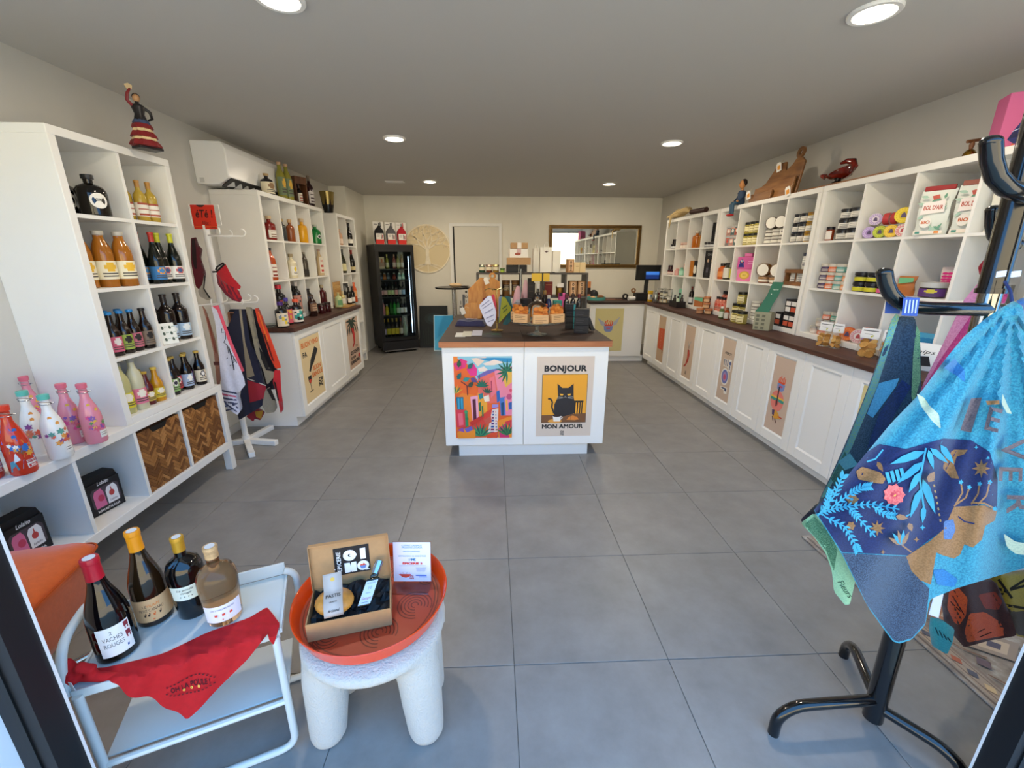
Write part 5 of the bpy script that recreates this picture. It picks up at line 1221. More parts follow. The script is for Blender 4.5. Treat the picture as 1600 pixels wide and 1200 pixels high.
# --- middle unit, top row
PT=['#c8604a','#8a8a8c','#d8a090','#5a7a7a']
stack('sardine_tin','patterned tin of the two layer block in the first top cube of the middle shelf','tin',1131,381,Z2,2.54,4,2,'drum',.036,.10,'#b85a48','#a8a8a8',None,per=lambda i,j:(PT[(i+j)%4],'#b8b8b4',(.05,.7,110,PT[(i+j+1)%4],blocks([PT[(i+j+1)%4],'#e8e0d4','#c84a3a'],4,4,i+j)),['orange','grey','pale pink','teal'][(i+j)%4]+' patterned tin on the %s layer in the first top cube'%('lower','upper')[j]))
stack('pickle_jar','yellow labelled jar with black lid, second top cube','jar',1160,378,Z2,2.53,4,2,'jar',.037,.105,'#a89a3a','#17160f',CL)
stack('tapenade_jar','flat dark jar with silver lid, third top cube','jar',1196,375,Z2,2.53,3,2,'low',.047,.058,'#3a2018','#c8c4ba',(.12,.55,110,'#dcd8cc',None))
def lying(label,x,y,z,X,r,h,gc,cc,grp):
    p=Rp(x,y,z+r*1.04+.002,X); p=(X,clampY(X,p[1],p[2],r*.6+h*.5),p[2]); b,c,l=vessel_meshes('low',r,h,gc,cc,None); t=thing('lying_jar',label,'jar',p,RF,grp)
    for me,n_ in ((b,'jar_body'),(c,'lid')):
        o=O(n_,me,t); o.rotation_euler=(radians(90),0,0); o.location=(0,h/2,0)
    e=G().fdisc(Fr((0,-h/2-.0025,0),(1,0,0),(0,0,1)),0,0,r*.93,0,M('#e9e5da',.6),24).build('round_label',t,smooth=False)
for k,x in enumerate((1199,1213)): lying('jar on its side with round white lid, %s in the third top cube'%('inner one','outer one')[k],x,374,Z2+.125,2.52,.05,.07,'#3a2a20','#4a3a30','jars lying on their side')
stack('fish_jar','white labelled jar with black lid in the three layer block of the fourth top cube','jar',1236,374,Z2,2.53,4,3,'drum',.036,.072,'#2a2a34','#15151c',WL,per=lambda i,j:('#2a2a34' if i!=2 else '#a8801c','#15151c' if i!=2 else '#8a641c',WL,'white labelled %s lidded jar, %s layer, %s in row, fourth top cube'%('black' if i!=2 else 'amber',('lower','middle','upper')[j],ORDN[i])))
# --- middle unit, middle row
vessel('carrot_juice_bottle','orange bottle with black cap in the first middle cube','bottle',Rp(1124,434,Z1,2.51),RF,'small',.045,.165,'#c2581c','#1a1614',(.15,.5,100,'#e08a4a',None))
for k,(x,c,l) in enumerate(((1131,'#d8d4c8','white labelled'),(1136,'#b8b83a','yellow green'),(1140,'#7a3a2a','brown'))): vessel('sauce_bottle','small %s bottle with black cap beside the orange bottle'%l,'bottle',Rp(x,435,Z1,2.52+.03*k),RF,'small',.036,.17-.01*k,'#3a3a2a','#1a1614',(.1,.7,160,c,None),'small sauce bottles')
def medal(A): A.disc(50,50,34,'#c8a23a').disc(50,50,24,'#e0c060').text('BIO',50,50,14,'#8a6a1a')
carton('pink_tea_box','pink box with a gold medal in the second middle cube','box',Rp(1159,438,Z1,2.53),RF,.155,.09,.115,'#dc7aa8',medal)
t=thing('pink_gift_bag','pink bag with a dark blue bird print, on the gold medal box','gift bag',(2.54,clampY(2.53,Rp(1158,438,Z1,2.53)[1],Z1+.02,.11),Z1+.1175),RF)
bev(G().box(-.10,.10,-.035,.035,0,.115,M('#c85a96',.6)).build('carton',t),.004); bev(G().box(-.04,.04,-.03,.03,.115,.15,M('#d06a9e',.6)).build('bag_handle',t),.008)
A=Art(Fr((-.1,-.0356,0),(1,0,0),(0,0,1)),(0,0,100,60),.2,.115); A.disc(24,26,12,'#27307a',ry=13).disc(20,20,4,'#e8e8ea').disc(28,20,4,'#e8e8ea').poly([(18,26),(30,26),(24,31)],'#e08a3a').poly([(12,36),(34,36),(40,52),(8,52)],'#27307a').line([(56,22),(88,22)],3,'#e0a0c8').line([(56,32),(84,32)],3,'#e0a0c8').poly([(78,44),(92,42),(88,52)],'#2a2a3a'); A.g.build('print',t,smooth=False)
for k,x in enumerate((1167,1169)): vessel('hot_sauce_bottle','orange red sauce bottle behind the pink box, %s'%('inner','outer')[k],'bottle',Rp(x,434,Z1,2.70),RF,'beer',.028,.23,'#b84a1c','#1a1616',None,'sauce bottles behind the pink box')
for k,x in enumerate((1187,1205)):
    vessel('chutney_jar','low brown jar with white label, %s in the third middle cube'%('inner one','outer one')[k],'jar',Rp(x,440,Z1,2.53),RF,'low',.052,.052,'#7a3a14','#a8825a',(.2,.6,150,'#e4dccc',None),'chutney jars'); lying('round lidded jar standing on edge on the low brown jar, %s one'%('inner','outer')[k],x+(-3,3)[k],440,Z1+.056,2.53,.056,.07,'#8a5a1c','#6a4a24','jars standing on edge')
carton('orange_biscuit_box','orange box at the back of the third middle cube','box',Rp(1208,432,Z1,2.68),RF,.10,.08,.23,'#e0801c',lambda A:A.rect(10,30,90,50,'#f0c060'))
t=thing('wooden_crate','small wooden crate holding white jars in the fourth middle cube','crate',(2.56,3.495,Z1+.001),radians(-90)); WB=wood('#6a4424','#8a5c34',axis=(2,10,10),scale=3)
for a,b,c,d,e,f,n_ in ((-.14,.14,-.06,-.052,0,.03,'slat'),(-.14,.14,-.06,-.052,.10,.13,'slat'),(-.14,.14,.052,.06,0,.13,'back_panel'),(-.14,-.132,-.052,.052,0,.13,'end_panel'),(.132,.14,-.052,.052,0,.13,'end_panel'),(-.132,.132,-.052,.052,0,.008,'base'),(-.004,.004,-.06,-.052,.03,.10,'slat')): G().box(a,b,c,d,e,f,WB).build(n_,t)
for k in range(3):
    o=t.location+Matrix.Rotation(radians(-90),3,'Z')@V((-.085+.085*k,0,.0095)); vessel('crated_jar','white labelled jar in the small wooden crate, %s one'%ORDN[k],'jar',o,RF,'drum',.034,.105,'#d8d2c4','#c8c0b0',WL,'jars in the wooden crate'); REG.pop()
o=t.location+V((0,-.06,.132)); t2=vessel('mustard_pot','large white jar with navy lid on top of the wooden crate','jar',(o.x,o.y,o.z),RF,'drum',.055,.125,'#dcd8cc','#1a1f3a',(.2,.65,170,'#e8e4da',lines('#e8e4da','#4a4a5a',3))); REG.pop()
G().box(-.05,.05,-.045,.045,-.003,-.0005,WB).build('coaster',t2)
# --- middle unit, bottom row and worktop
for k in range(6): vessel('vinaigrette_bottle','pink vinaigrette bottle with black cap, %s row, %s one'%(('front','back')[k%2],ORDN[k//2]),'bottle',(2.52+.066*(k%2)+.0*(k//2),4.70-.067*(k//2),Z0),RF,'small',.031,.15 if k%2==0 else .21,'#c8705a','#17161a',(.12,.6,150,'#d88a78',blocks(['#d88a78','#e8d0c0','#c84a3a'],4,4,k)),'small pink vinaigrette bottles')
vessel('sample_oil_bottle','tiny clear green bottle on the worktop before the pink bottles','bottle',Rp(1127,494,.90,2.37),RF,'small',.026,.12,'#5a6a3a','#d8d8d4',(.12,.6,140,'#c8d0c0',None))
vessel('sample_oil_bottle','tiny amber bottle on the worktop before the pink bottles','bottle',Rp(1135,496,.90,2.37),RF,'small',.026,.12,'#8a3a14','#7a4a24',(.12,.6,140,'#c8c4bc',None))
PJ=('#a89a4a','#15140f',CL)
for (x,y,z,X,l) in ((1146,489,Z0,2.52,'on the bottom board, far one'),(1157,491,Z0,2.52,'on the bottom board, near one'),(1150,500,.90,2.375,'on the worktop, far one'),(1158,502,.90,2.37,'on the worktop, near one')):
    vessel('bean_jar','yellow labelled bean jar with black lid %s'%l,'jar',Rp(x,y,z,X),RF,'jar',.048,.115,*PJ,'bean jars of the middle shelf')
t=vessel('bean_jar','yellow labelled bean jar stacked highest in the bottom row','jar',Rp(1152,490,Z0+.119,2.52),RF,'jar',.048,.115,*PJ,'bean jars of the middle shelf'); REG.pop()
t=thing('leaflet_box','grey green display box on the right worktop','box',Rp(1192,508,.901,2.36),radians(-48)); OL=M('#9c9a80',.6)
bev(G().box(-.065,.065,-.055,.055,0,.155,OL).build('carton',t),.002)
A=Art(Fr((-.065,-.0556,0),(1,0,0),(0,0,1)),(0,0,80,100),.13,.155); [A.rect(10+28*i,14+22*j,26+28*i,28+22*j,'#6a6a58') for i in range(2) for j in range(4)]; A.g.build('print',t,smooth=False)
t=thing('green_leaflet','tall green folded leaflet leaning out of the grey box','leaflet',Rp(1192,500,1.057,2.36),radians(-48)); GM=M('#2a6a54',.6)
v=[(-.06,-.05,0),(.05,-.05,0),(.06,-.03,.06),(-.03,-.03,.05),(.085,.0,.14),(-.0,.0,.14),(.10,.03,.25),(.02,.03,.25)]
G().add(v+[(a,b+.004,c) for a,b,c in v],[(0,1,2,3),(3,2,4,5),(5,4,6,7),(8,11,10,9),(11,13,12,10),(13,15,14,12),(6,14,15,7),(0,8,9,1),(0,3,11,8),(3,5,13,11),(5,7,15,13),(1,9,10,2),(2,10,12,4),(4,12,14,6)],GM).build('paper',t)
A=Art(Fr((.01,-.004,.13),(1,0,0),(.18,.27,1)),(0,0,80,100),.07,.10); A.text('MENTHE',40,40,13,'#d8e8dc',width=46).disc(20,80,4,'#e8e8e0'); A.g.build('lettering',t,smooth=False)
stack('small_tin','little white and dark jar behind the grey box','jar',1176,498,Z0,2.50,1,3,'low',.04,.055,'#4a3a30','#c8c4ba',(.12,.6,150,'#dcd8cc',None))
def blk(A): A.rect(14,14,86,44,'#e4e0da').rect(14,54,86,86,'#c8563a' if random.random()<.5 else '#e4e0da')
bp=Rp(1222,512,Z0,2.50)
for k,(i,j) in enumerate(((0,0),(1,0),(2,0),(1,1),(2,1))): carton('black_tea_box','black box with two small white labels, %s'%['lower far one','lower middle one','lower near one','upper far one','upper near one'][k]+' of the block','box',(2.50,bp[1]-.104*i+.04,Z0+.118*j),radians(-90),.08,.08,.115,'#17151a',blk,'black tea boxes')
vessel('dark_oil_bottle','slim black bottle behind the black boxes','bottle',Rp(1246,505,Z0,2.66),RF,'wine',.03,.27,'#15131a','#15131a')
# --- front unit, top row
vessel('jam_jar','small red brown jar alone beside the stacked black lidded jars','jar',Rp(1293,371,Z2,2.50),RF,'jar',.027,.095,'#8a3a1c','#17151a',(.1,.7,90,'#e4dcd4',None))
stack('pate_jar','white labelled jar with black lid in the first top cube of the front shelf','jar',1308,369,Z2,2.53,2,3,'drum',.042,.068,'#3a3a3a','#15141a',WL,per=lambda i,j:('#3a3a3a','#15141a',WL,'black lidded jar, %s layer, %s one, first top cube of the front shelf'%(('lower','middle','upper')[j],('far','near')[i])))
def soap(label,x,y,z,X,c1,c2,r=.038,h=.032,side=False,grp='round wrapped soaps'):
    Y=x if y is None else clampY(X,Rp(x,y,z,X)[1],z+.01,r*1.15); t=thing('round_soap',label,'soap',(X,Y,z+r+.001),radians(-55) if not side else radians(25),grp)
    g=G().lathe([(r*.96,0),(r,.006),(r,h-.006),(r*.96,h)],M(c1,.5),20); o=g.build('wrapped_disc',t); o.rotation_euler=(radians(90),0,0); o.location=(0,h/2,0)
    F_=Fr((0,-h/2-.0006,0),(1,0,0),(0,0,1)); g=G(); g.fdisc(F_,0,0,r*.9,0,M(c2,.5),24); 
    for k in range(16): g.fdisc(F_,r*.74*cos(2*pi*k/16),r*.74*sin(2*pi*k/16),r*.08,.0002,M(c1,.5),6)
    g.fdisc(F_,0,0,r*.52,.0003,M(c1,.5),18); g.fpoly(F_,[(-r*.3,-r*.3),(r*.3,-r*.3),(r*.22,r*.15),(0,r*.38),(-r*.22,r*.15)],.0006,M('#5a4a6a' if c1 not in ('#e8dcd0',) else '#b84a4a',.5)); g.build('paper_seal',t,smooth=False)
    return t
SY=[2.862,2.782,2.702,2.622]
for k,(x,c1,c2,l) in enumerate(((1352,'#a98ac4','#c9b4dc','lilac'),(1368,'#9aa81c','#c4cc4a','green'),(1385,'#d8a81c','#e8c84a','yellow'),(1403,'#e8dcd0','#d88a8a','white and red'))): soap('round %s wrapped soap in the lower row of the soap pile'%l,SY[k],None,Z2,2.50,c1,c2)
soap('pale lilac wrapped soap resting on the lower row at the far end',2.835,None,Z2+.079,2.50,'#e0d4dc','#b8a0cc'); soap('large yellow wrapped soap on top of the pile',2.64,None,Z2+.079,2.50,'#d8b81c','#e8cc3a',.046,.036)
for k,x in enumerate((2.765,2.71)): soap('red and white wrapped soap seen from its edge, %s one'%('far','near')[k],x,None,Z2+.079,2.515,'#b83a3a','#e8dcd4',.036,.032,side=True)
# flour bags
def pouch(name,label,x,y,z,X,w,h,d,col,draw,rz=RF,top=None,cat='bag',grp=None,mat=None):
    Y=Rp(x,y,z,X)[1]; Y=clampY(X,Y,z+.01,abs(w*sin(rz))/2+.012) if X>2.44 else Y
    t=thing(name,label,cat,(X,Y,z+.001),rz,grp); g=G(); n=12; m=mat or M(col,.55,bump=.15,bscale=40); rows=9
    vs=[]
    for j in range(rows+1):
        v=j/rows; th=d*(.5+.7*sin(pi*min(1,v*1.05)))*(1-v**3)+.004; ww=w*(1-.05*sin(pi*v)+.02*v)
        for i in range(n):
            a=2*pi*i/n; sx=abs(cos(a))**.6*(1 if cos(a)>0 else -1); sy=abs(sin(a))**.8*(1 if sin(a)>0 else -1)
            vs.append((sx*ww/2+.004*sin(7*v+i),sy*th/2,v*h))
    fs=[(j*n+i,j*n+(i+1)%n,(j+1)*n+(i+1)%n,(j+1)*n+i) for j in range(rows) for i in range(n)]+[tuple(range(n))[::-1],tuple(rows*n+i for i in range(n))]
    g.add(vs,fs,m).build('pouch',t)
    if draw:
        A=Art(Fr((-w/2,-d*.62-.004,0),(1,0,0),(0,.0,1)),(0,0,100,140),w,h); draw(A); A.g.build('print',t,smooth=False)
    if top: bev(G().box(-w*.45,w*.45,-.006,.006,h-.004,h+.022,M(top,.6)).build('clip_band',t),.003)
    return t
def flour(A):
    rr=random.Random(3)
    for k in range(14): A.leaf(rr.uniform(8,86),rr.uniform(20,126),rr.uniform(16,30),rr.uniform(0,360),9,'#6a9a80' if k%2 else '#a8c4b0')
    A.poly([(18,40),(82,34),(84,70),(16,76)],'#f0e4dc').text('BOL D\'AIR',50,56,13,'#b84a34',width=56,bold=.03).poly([(40,20),(60,16),(64,28),(46,32)],'#c25a4a').disc(38,100,17,'#eae4da').text('BIO',38,100,10,'#c8602a',bold=.03).rect(8,126,94,136,'#e8ddd0').rect(14,128,28,135,'#4a8a7a').rect(70,128,84,135,'#d8863a')
pouch('flour_bag','green patterned paper flour bag with red clip, inner of the pair',1452,359,Z2,2.49,.145,.24,.05,'#dfe2d8',flour,top='#9a2a2a',grp='patterned flour bags')
pouch('flour_bag','green patterned paper flour bag, outer of the pair',1518,356,Z2,2.55,.145,.25,.05,'#dfe2d8',flour,top='#9a5a4a',grp='patterned flour bags')
pouch('flour_bag','plain cream flour bag behind the coat stand',1560,352,Z2,2.55,.18,.25,.08,'#dcd8c8',lambda A:(A.poly([(20,44),(60,36),(64,56),(22,62)],'#8a9ab0'),A.leaf(30,100,40,30,12,'#b8c0a0'),A.leaf(50,110,36,60,12,'#b8c0a0')))
# --- front unit, middle row
TC=[('#4a3a5a','violet'),('#d8744a','orange'),('#6aa49a','teal'),('#e09a6a','apricot')]
stack('fish_tin','small tin in the three layer block of the first middle cube','tin',1281,446,Z1,2.51,4,3,'low',.034,.057,'#fff','#c8c0b0',None,last=3,per=lambda i,j:(TC[i][0],'#c9c2b4',(.1,.5,115,TC[i][0],lines(TC[i][0],'#efe8dc',3)),'small %s tin with silver lid, %s layer of the block'%(TC[i][1],('lower','middle','upper')[j])))
stack('caviar_tin','black tin with yellow band in the second middle cube of the front shelf','tin',1339,451,Z1,2.51,3,2,'low',.045,.062,'#15141a','#1c1a1c',(.1,.5,150,'#c8c02a',None),per=lambda i,j:('#15141a','#1c1a1c',(.1,.5,150,'#c8c02a' if not(i==2 and j==0) else '#d85a8a',None),'black tin with %s band, %s layer, %s of the row'%('yellow' if not(i==2 and j==0) else 'pink',('lower','upper')[j],('far','middle','near')[i])))
pouch('spice_pouch','small brown and green spice pouch in the third middle cube',1410,456,Z1,2.50,.085,.115,.035,'#b0662a',lambda A:A.poly([(10,12),(90,12),(90,40),(10,56)],'#6ab07a'))
vessel('onion_confit_jar','violet labelled jar with silver lid in the third middle cube','jar',Rp(1448,457,Z1,2.52),RF,'low',.06,.085,'#3a2a2a','#b8b8b4',(.1,.6,150,'#5a2f7a',blocks(['#5a2f7a','#c8b83a'],4,4,1)))
pouch('candy_bag','clear bag of bright pink candies at the back of the third middle cube',1455,450,Z1,2.68,.22,.17,.05,'#d8c8c0',lambda A:[A.disc(12+ (k%9)*9.5,30+ (k//9)*14,6,'#d81f7a') for k in range(36)])
carton('grey_box','plain grey box low in the cube behind the pink towel','box',Rp(1532,468,Z1,2.56),RF,.10,.08,.09,'#8a8f92')
# --- front unit, bottom row
GT=[('#c8b8a8','clear'),('#d8785a','salmon'),('#5a9a8a','sea green')]
for (i,j,c) in ((0,0,0),(1,0,1),(2,0,0),(0.6,1,0),(1.6,1,1),(2.5,1,2),(1.3,2,1),(2.3,2,2)):
    t=vessel('rillettes_jar','%s flat jar with silver lid, %s in the first bottom cube'%(GT[c][1],['at the far end','lowest middle','at the near end','second layer far','second layer middle','second layer near','topmost far','topmost near'][[(0,0),(1,0),(2,0),(.6,1),(1.6,1),(2.5,1),(1.3,2),(2.3,2)].index((i,j))]),'jar',(2.51,3.175-i*.078,Z0+j*.06),RF,'low',.033,.056,GT[c][0],'#b0aca2',(.1,.5,115,GT[c][0],lines(GT[c][0],'#efe8dc',3)),'flat silver lidded jars'); j and REG.pop()
soap('orange wrapped soap on the bottom board of the front shelf',2.85,None,Z0,2.50,'#d8622a','#e88a4a',.048,.04); soap('white and pink wrapped soap on the bottom board of the front shelf',2.755,None,Z0,2.50,'#e8dcd0','#d89a9a',.048,.04); soap('orange wrapped soap seen from its edge on the bottom board',2.80,None,Z0,2.60,'#d8622a','#e88a4a',.05,.05,True); soap('violet wrapped soap half hidden by the biscuit bags',2.66,None,Z0,2.50,'#b89ac8','#9a7ab8',.048,.04)
def cookies(name,label,x,y,X,w,h,grp,z=.90):
    p=Rp(x,y,z,X); t=thing(name,label,'biscuit bag',(X,p[1],z+.001),RF,grp); rr=random.Random(label); g=G()
    CK=[M(c,.7,noise=.15,nscale=60) for c in ('#c8924a','#b8803a','#d8a860')]
    nl=int(h*.74/.019)
    for j in range(nl):
        for i in range(2):
            g2=G(); cx=(i-.5)*w*.46+rr.uniform(-.004,.004); cz=.018+j*.019; r=w*.25
            F_=Fr((cx,rr.uniform(-.012,.006),cz),(cos(.3*(rr.random()-.5)),.2*(rr.random()-.5),rr.uniform(-.4,.4)),(rr.uniform(-.3,.3),rr.uniform(-.5,.5),1))
            n=10; g2.fprism(F_,[(r*cos(2*pi*a/n),r*.85*sin(2*pi*a/n)) for a in range(n)],-.006,.006,CK[(i+j)%3]); g2.build('biscuit',t)
    n=10; G().add([(-w/2,-.028,0),(w/2,-.028,0),(w/2,.028,0),(-w/2,.028,0),(-w/2,-.02,h*.75),(w/2,-.02,h*.75),(w/2,.02,h*.75),(-w/2,.02,h*.75),(-w/2,-.003,h),(w/2,-.003,h),(w/2,.003,h),(-w/2,.003,h)],
        [(0,1,5,4),(1,2,6,5),(2,3,7,6),(3,0,4,7),(4,5,9,8),(5,6,10,9),(6,7,11,10),(7,4,8,11),(3,2,1,0)],M('#eef0ea',.08,trans=1,ior=1.06,alpha=.35)).build('clear_bag',t)
    G().add([(-w*.52,-.008,h*.86),(w*.52,-.008,h*.86),(w*.52,.0,h+.045),(-w*.52,.0,h+.045),(-w*.52,.008,h*.86),(w*.52,.008,h*.86)],[(0,1,2,3),(3,2,5,4)],M('#e6e4e0',.6)).build('header_card',t)
    A=Art(Fr((-w*.52,-.0095,h*.86),(1,0,0),(0,.008,h*.14+.045)),(0,0,100,50),w*1.04,h*.14+.045); A.line([(10,12),(90,12)],5,'#2a2a30').line([(20,28),(64,28)],3,'#8a8680').leaf(54,42,22,30,8,'#c8c040'); A.g.build('print',t,smooth=False)
cookies('biscuit_bag','narrow clear bag of small biscuits before the tins, far one',1286,536,2.345,.075,.125,'biscuit bags on the worktop'); cookies('biscuit_bag','narrow clear bag of small biscuits before the tins, near one',1306,536,2.37,.06,.125,'biscuit bags on the worktop')
cookies('biscuit_bag','wide clear bag of round biscuits before the soaps, far one',1353,553,2.36,.095,.135,'biscuit bags on the worktop'); cookies('biscuit_bag','wide clear bag of round biscuits before the soaps, near one',1388,553,2.40,.085,.135,'biscuit bags on the worktop')
pouch('gummy_bag','bag of bright blue sweets in the third bottom cube',1455,510,Z0,2.55,.16,.14,.06,'#3a9ac0',lambda A:[A.disc(14+(k%6)*14,30+(k//6)*14,8,'#2a86b8') for k in range(24)])
pouch('crisps_bag','white bag with black swirl print on the worktop behind the towels',1440,560,.90,2.385,.18,.15,.05,'#e4e2dc',lambda A:(A.poly([(20,70),(70,60),(80,110),(24,120)],'#1d1a1c'),A.text('Chips',50,40,20,'#2a2a2c',italic=.3,width=60)),grp=None)
# ================================================================== on top of the right shelves
zt=2.011
t=thing('raffia_broom','straw coloured raffia bundle with dark brown handle lying on the back shelf','broom',(2.56,5.75,zt+.022)); RM=M('#cdb483',.9); BR=M('#3a1a14',.5)
G().tube([(0,-.02,.04),(.02,-.38,.035)],.03,BR,10).build('handle',t)
rr=random.Random(4); g=G()
for k in range(26):
    x=rr.uniform(-.05,.05); g.tube([(x*.4,0,.05),(x-.0,.10,.06+rr.uniform(0,.05)),(x-.03,.22+rr.uniform(0,.1),.05+rr.uniform(-.03,.05)),(x-.09,.34+rr.uniform(0,.12),.02*rr.random()+.0)],[.008,.012,.011,.005],RM,5)
g.tube([(-.06,.24,.03),(-.14,.28,.0),(-.145,.30,-.14)],[.02,.018,.006],RM,6)
g.build('raffia_strands',t)
# seated wooden figurine on the shelf edge
p=px(1151,323,2.45); t=thing('seated_figurine','painted wooden figure in blue clothes and red shoes sitting on the shelf edge','figurine',(2.485,p.y,zt+.002),radians(-90))
SKN,BLU,JN,RED,HR=M('#c88a52',.5),M('#2a3f5a',.6),M('#2f4f66',.6),M('#a81f1f',.4),M('#2a1a14',.5)
G().lathe([(.03,0),(.038,.02),(.032,.07),(.04,.11),(.03,.13),(.012,.135)],BLU,14).build('torso',t); G().cyl(.011,.13,.155,SKN,10).build('neck',t)
g=G(); g.ball((0,-.006,.19),(.026,.03,.042),SKN); g.ball((0,-.036,.183),(.006,.01,.008),SKN,8,6); g.fdisc(Fr((-.010,-.0335,.197),(1,0,0),(0,0,1)),0,0,.0035,0,M('#1a1a1a')); g.fdisc(Fr((.010,-.0335,.197),(1,0,0),(0,0,1)),0,0,.0035,0,M('#1a1a1a')); g.build('head',t); G().ball((0,.008,.205),(.03,.03,.036),HR).build('hair',t)
for s in (-1,1):
    G().tube([(s*.016,-.005,.019),(s*.02,-.075,.018),(s*.02,-.085,.0),(s*.02,-.08,-.085)],[.016,.015,.014,.012],JN,10).build('leg',t)
    g=G(); g.ball((s*.02,-.092,-.095),(.014,.03,.012),RED); g.build('shoe',t)
    G().tube([(s*.038,0,.112),(s*.052,-.012,.07),(s*.04,-.05,.035)],[.011,.010,.008],BLU,8).build('arm',t); G().ball((s*.038,-.056,.032),(.009,.011,.008),SKN,8,6).build('hand',t)
# cutting boards leaning on the wall
OK_=wood('#6f4724','#8f6236',axis=(8,1.5,8),scale=3); OK2=wood('#7d5029','#9c6c3c',axis=(8,1.5,8),scale=3)
def board(name,label,pts,x0,lean,y,zb,thick,mat,holes=(),grp='carved wooden boards'):
    """outline pts in metres (along -y, up) on a plane leaning back by lean"""
    t=thing(name,label,'cutting board',(x0,y,zb),0,grp); F_=Fr((0,0,0),(0,-1,0),V((lean,0,1)))
    bev(G().fprism(F_,pts,-thick,0,mat).build('board',t,smooth=False),.004)
    for (a,b,r) in holes:
        ring(Fr(F_(a,b,0),F_.u,F_.v),r*.45,r,-thick,0.0005,mat,20).build('ring_handle',t)
    return t
def Yr(x,y,X=2.6): return px(x,y,X).y
y0=4.27
board('cutting_board','wooden board with a tall ring handle leaning at the back of the group',[(0,0),(.52,0),(.52,.26),(.47,.3),(.40,.3),(.37,.26),(.3,.22),(.27,.3),(.17,.3),(.12,.24),(.05,.16),(0,.14)],2.53,.14,y0-.02,zt+.004,.018,OK_,[(.43,.34,.045)])
board('cutting_board','wooden board with two holes standing in the middle of the group',[(0,0),(.55,0),(.55,.15),(0,.12)],2.50,.14,y0+.03,zt+.004,.018,OK2,[])
board('cutting_board','narrow wooden board lowest in the group with a metal button',[(0,0),(.33,0),(.33,.075),(0,.07)],2.472,.12,y0+.04,zt+.004,.02,OK_)
t=thing('serving_plank','long thin wooden plank lying along the shelf edge','plank',(2.56,3.45,zt)); bev(G().box(-.05,.09,-.62,.22,0,.022,OK2).build('plank',t),.003)
for (x,y,X,l) in ((1233,300,2.443,'front edge of the shelf below the boards'),(1219,262,2.548,'tall ring handled board'),(1171,306,2.462,'far end of the lowest board')):
    p=px(x,y,X); t=thing('price_tag','white price tag with orange square at the %s'%l,'price tag',(p.x,p.y,p.z-.035),radians(-78),'price tags on the boards'); G().fprism(Fr((-.03,0,0),(1,0,.25),(-.25,0,1)),[(0,0),(.05,0),(.05,.06),(.04,.075),(.01,.075),(0,.06)],-.001,.001,M('#ece9e2',.6)).build('card',t,smooth=False); G().fprism(Fr((-.03,0,0),(1,0,.25),(-.25,0,1)),[(.01,.015),(.04,.015),(.04,.05),(.01,.05)],.001,.0014,M('#e0952a',.6)).build('orange_square',t,smooth=False); G().tube([(0,0,.068),(.008,.01,.09),(.01,.02,.10)],.0015,M('#c8b48a',.8),5).build('string',t)
# glazed red-brown dish with a raised hood
p=px(1304,284,2.56); t=thing('ceramic_hood','glossy red brown ceramic salt hood on a black foot','ceramic dish',(2.58,p.y,zt+.023),radians(-80)); t.scale=(.72,.72,.72); GZ=M('#6a160a',.12,coat=.6,noise=.6,nscale=14); GK=M('#1a1210',.2)
G().lathe([(.055,0),(.05,.015),(.03,.03),(.03,.045)],GK,18).build('foot',t)
g=G(); n,mq=20,10; vs=[]
for j in range(mq+1):
    ph=pi*.1+(pi*.42)*j/mq
    for i in range(n+1):
        a=pi*(-.05+1.1*i/n) if True else 0
        r=.115*sin(ph*1.05); vs.append((.02+ -r*cos(a)*1.05, .06*0+r*sin(a)*.8, .045+.13*(1-cos(ph))*.55+.06*(i/n if False else sin(a))*j/mq))
g.add(vs,[(j*(n+1)+i,j*(n+1)+i+1,(j+1)*(n+1)+i+1,(j+1)*(n+1)+i) for j in range(mq) for i in range(n)],GZ)
g.lathe([(.03,.045),(.07,.05),(.115,.075),(.118,.08),(.07,.058),(.0,.052)],GZ,24,cap=False)
g.tube([(-.12,-.03,.085),(-.155,-.04,.10),(-.17,-.05,.105)],[.03,.02,.008],GZ,8)
ob=g.build('glazed_bowl',t); sm=ob.modifiers.new('solid','SOLIDIFY'); sm.thickness=.006
g=G(); g.tube([(.10,.03,.09),(.115,.05,.15),(.08,.06,.20),(.02,.05,.215),(-.03,.03,.20)],[.02,.03,.034,.026,.012],GZ,12); g.build('hood_crest',t)
# brass object and pink boxes near the entrance
p=px(1523,234,2.5); t=thing('brass_bell','small brass bell with wooden handle on the front shelf','bell',(2.52,p.y+.04,zt)); G().lathe([(.03,0),(.026,.02),(.016,.035),(.008,.04)],M('#a07a2a',.25,metal=1),18).build('bell_body',t); G().lathe([(.008,.04),(.012,.06),(.007,.08)],M('#6a4424',.5),12).build('handle',t); G().tube([(-.03,0,.075),(.04,0,.085)],.008,M('#6a4424',.5),8).build('crossbar',t)
def bird(A):
    A.poly([(40,14),(62,10),(72,22),(66,34),(58,40),(66,56),(70,76),(58,92),(36,92),(20,84),(30,66),(42,50),(44,36),(36,28)],'#27306e').disc(48,22,5,'#e8e8ec').disc(60,20,5,'#e8e8ec').disc(49,22,2.2,'#15151c').disc(61,20,2.2,'#15151c').poly([(44,30),(62,28),(54,36)],'#e0702a').poly([(20,84),(36,62),(40,80)],'#1a1f4a').poly([(66,44),(78,42),(84,60),(72,58)],'#17182a').line([(36,92),(30,100)],4,'#e0702a').line([(56,92),(62,100)],4,'#e0702a').line([(26,70),(64,58)],2,'#c8d0e8')
p=px(1566,222,2.50)
carton('pink_cake_box','tall pink carton with a dark blue bird print on the front shelf','box',(2.56,p.y+.0,zt-.001),radians(-30),.16,.12,.24,'#c8608e',bird)
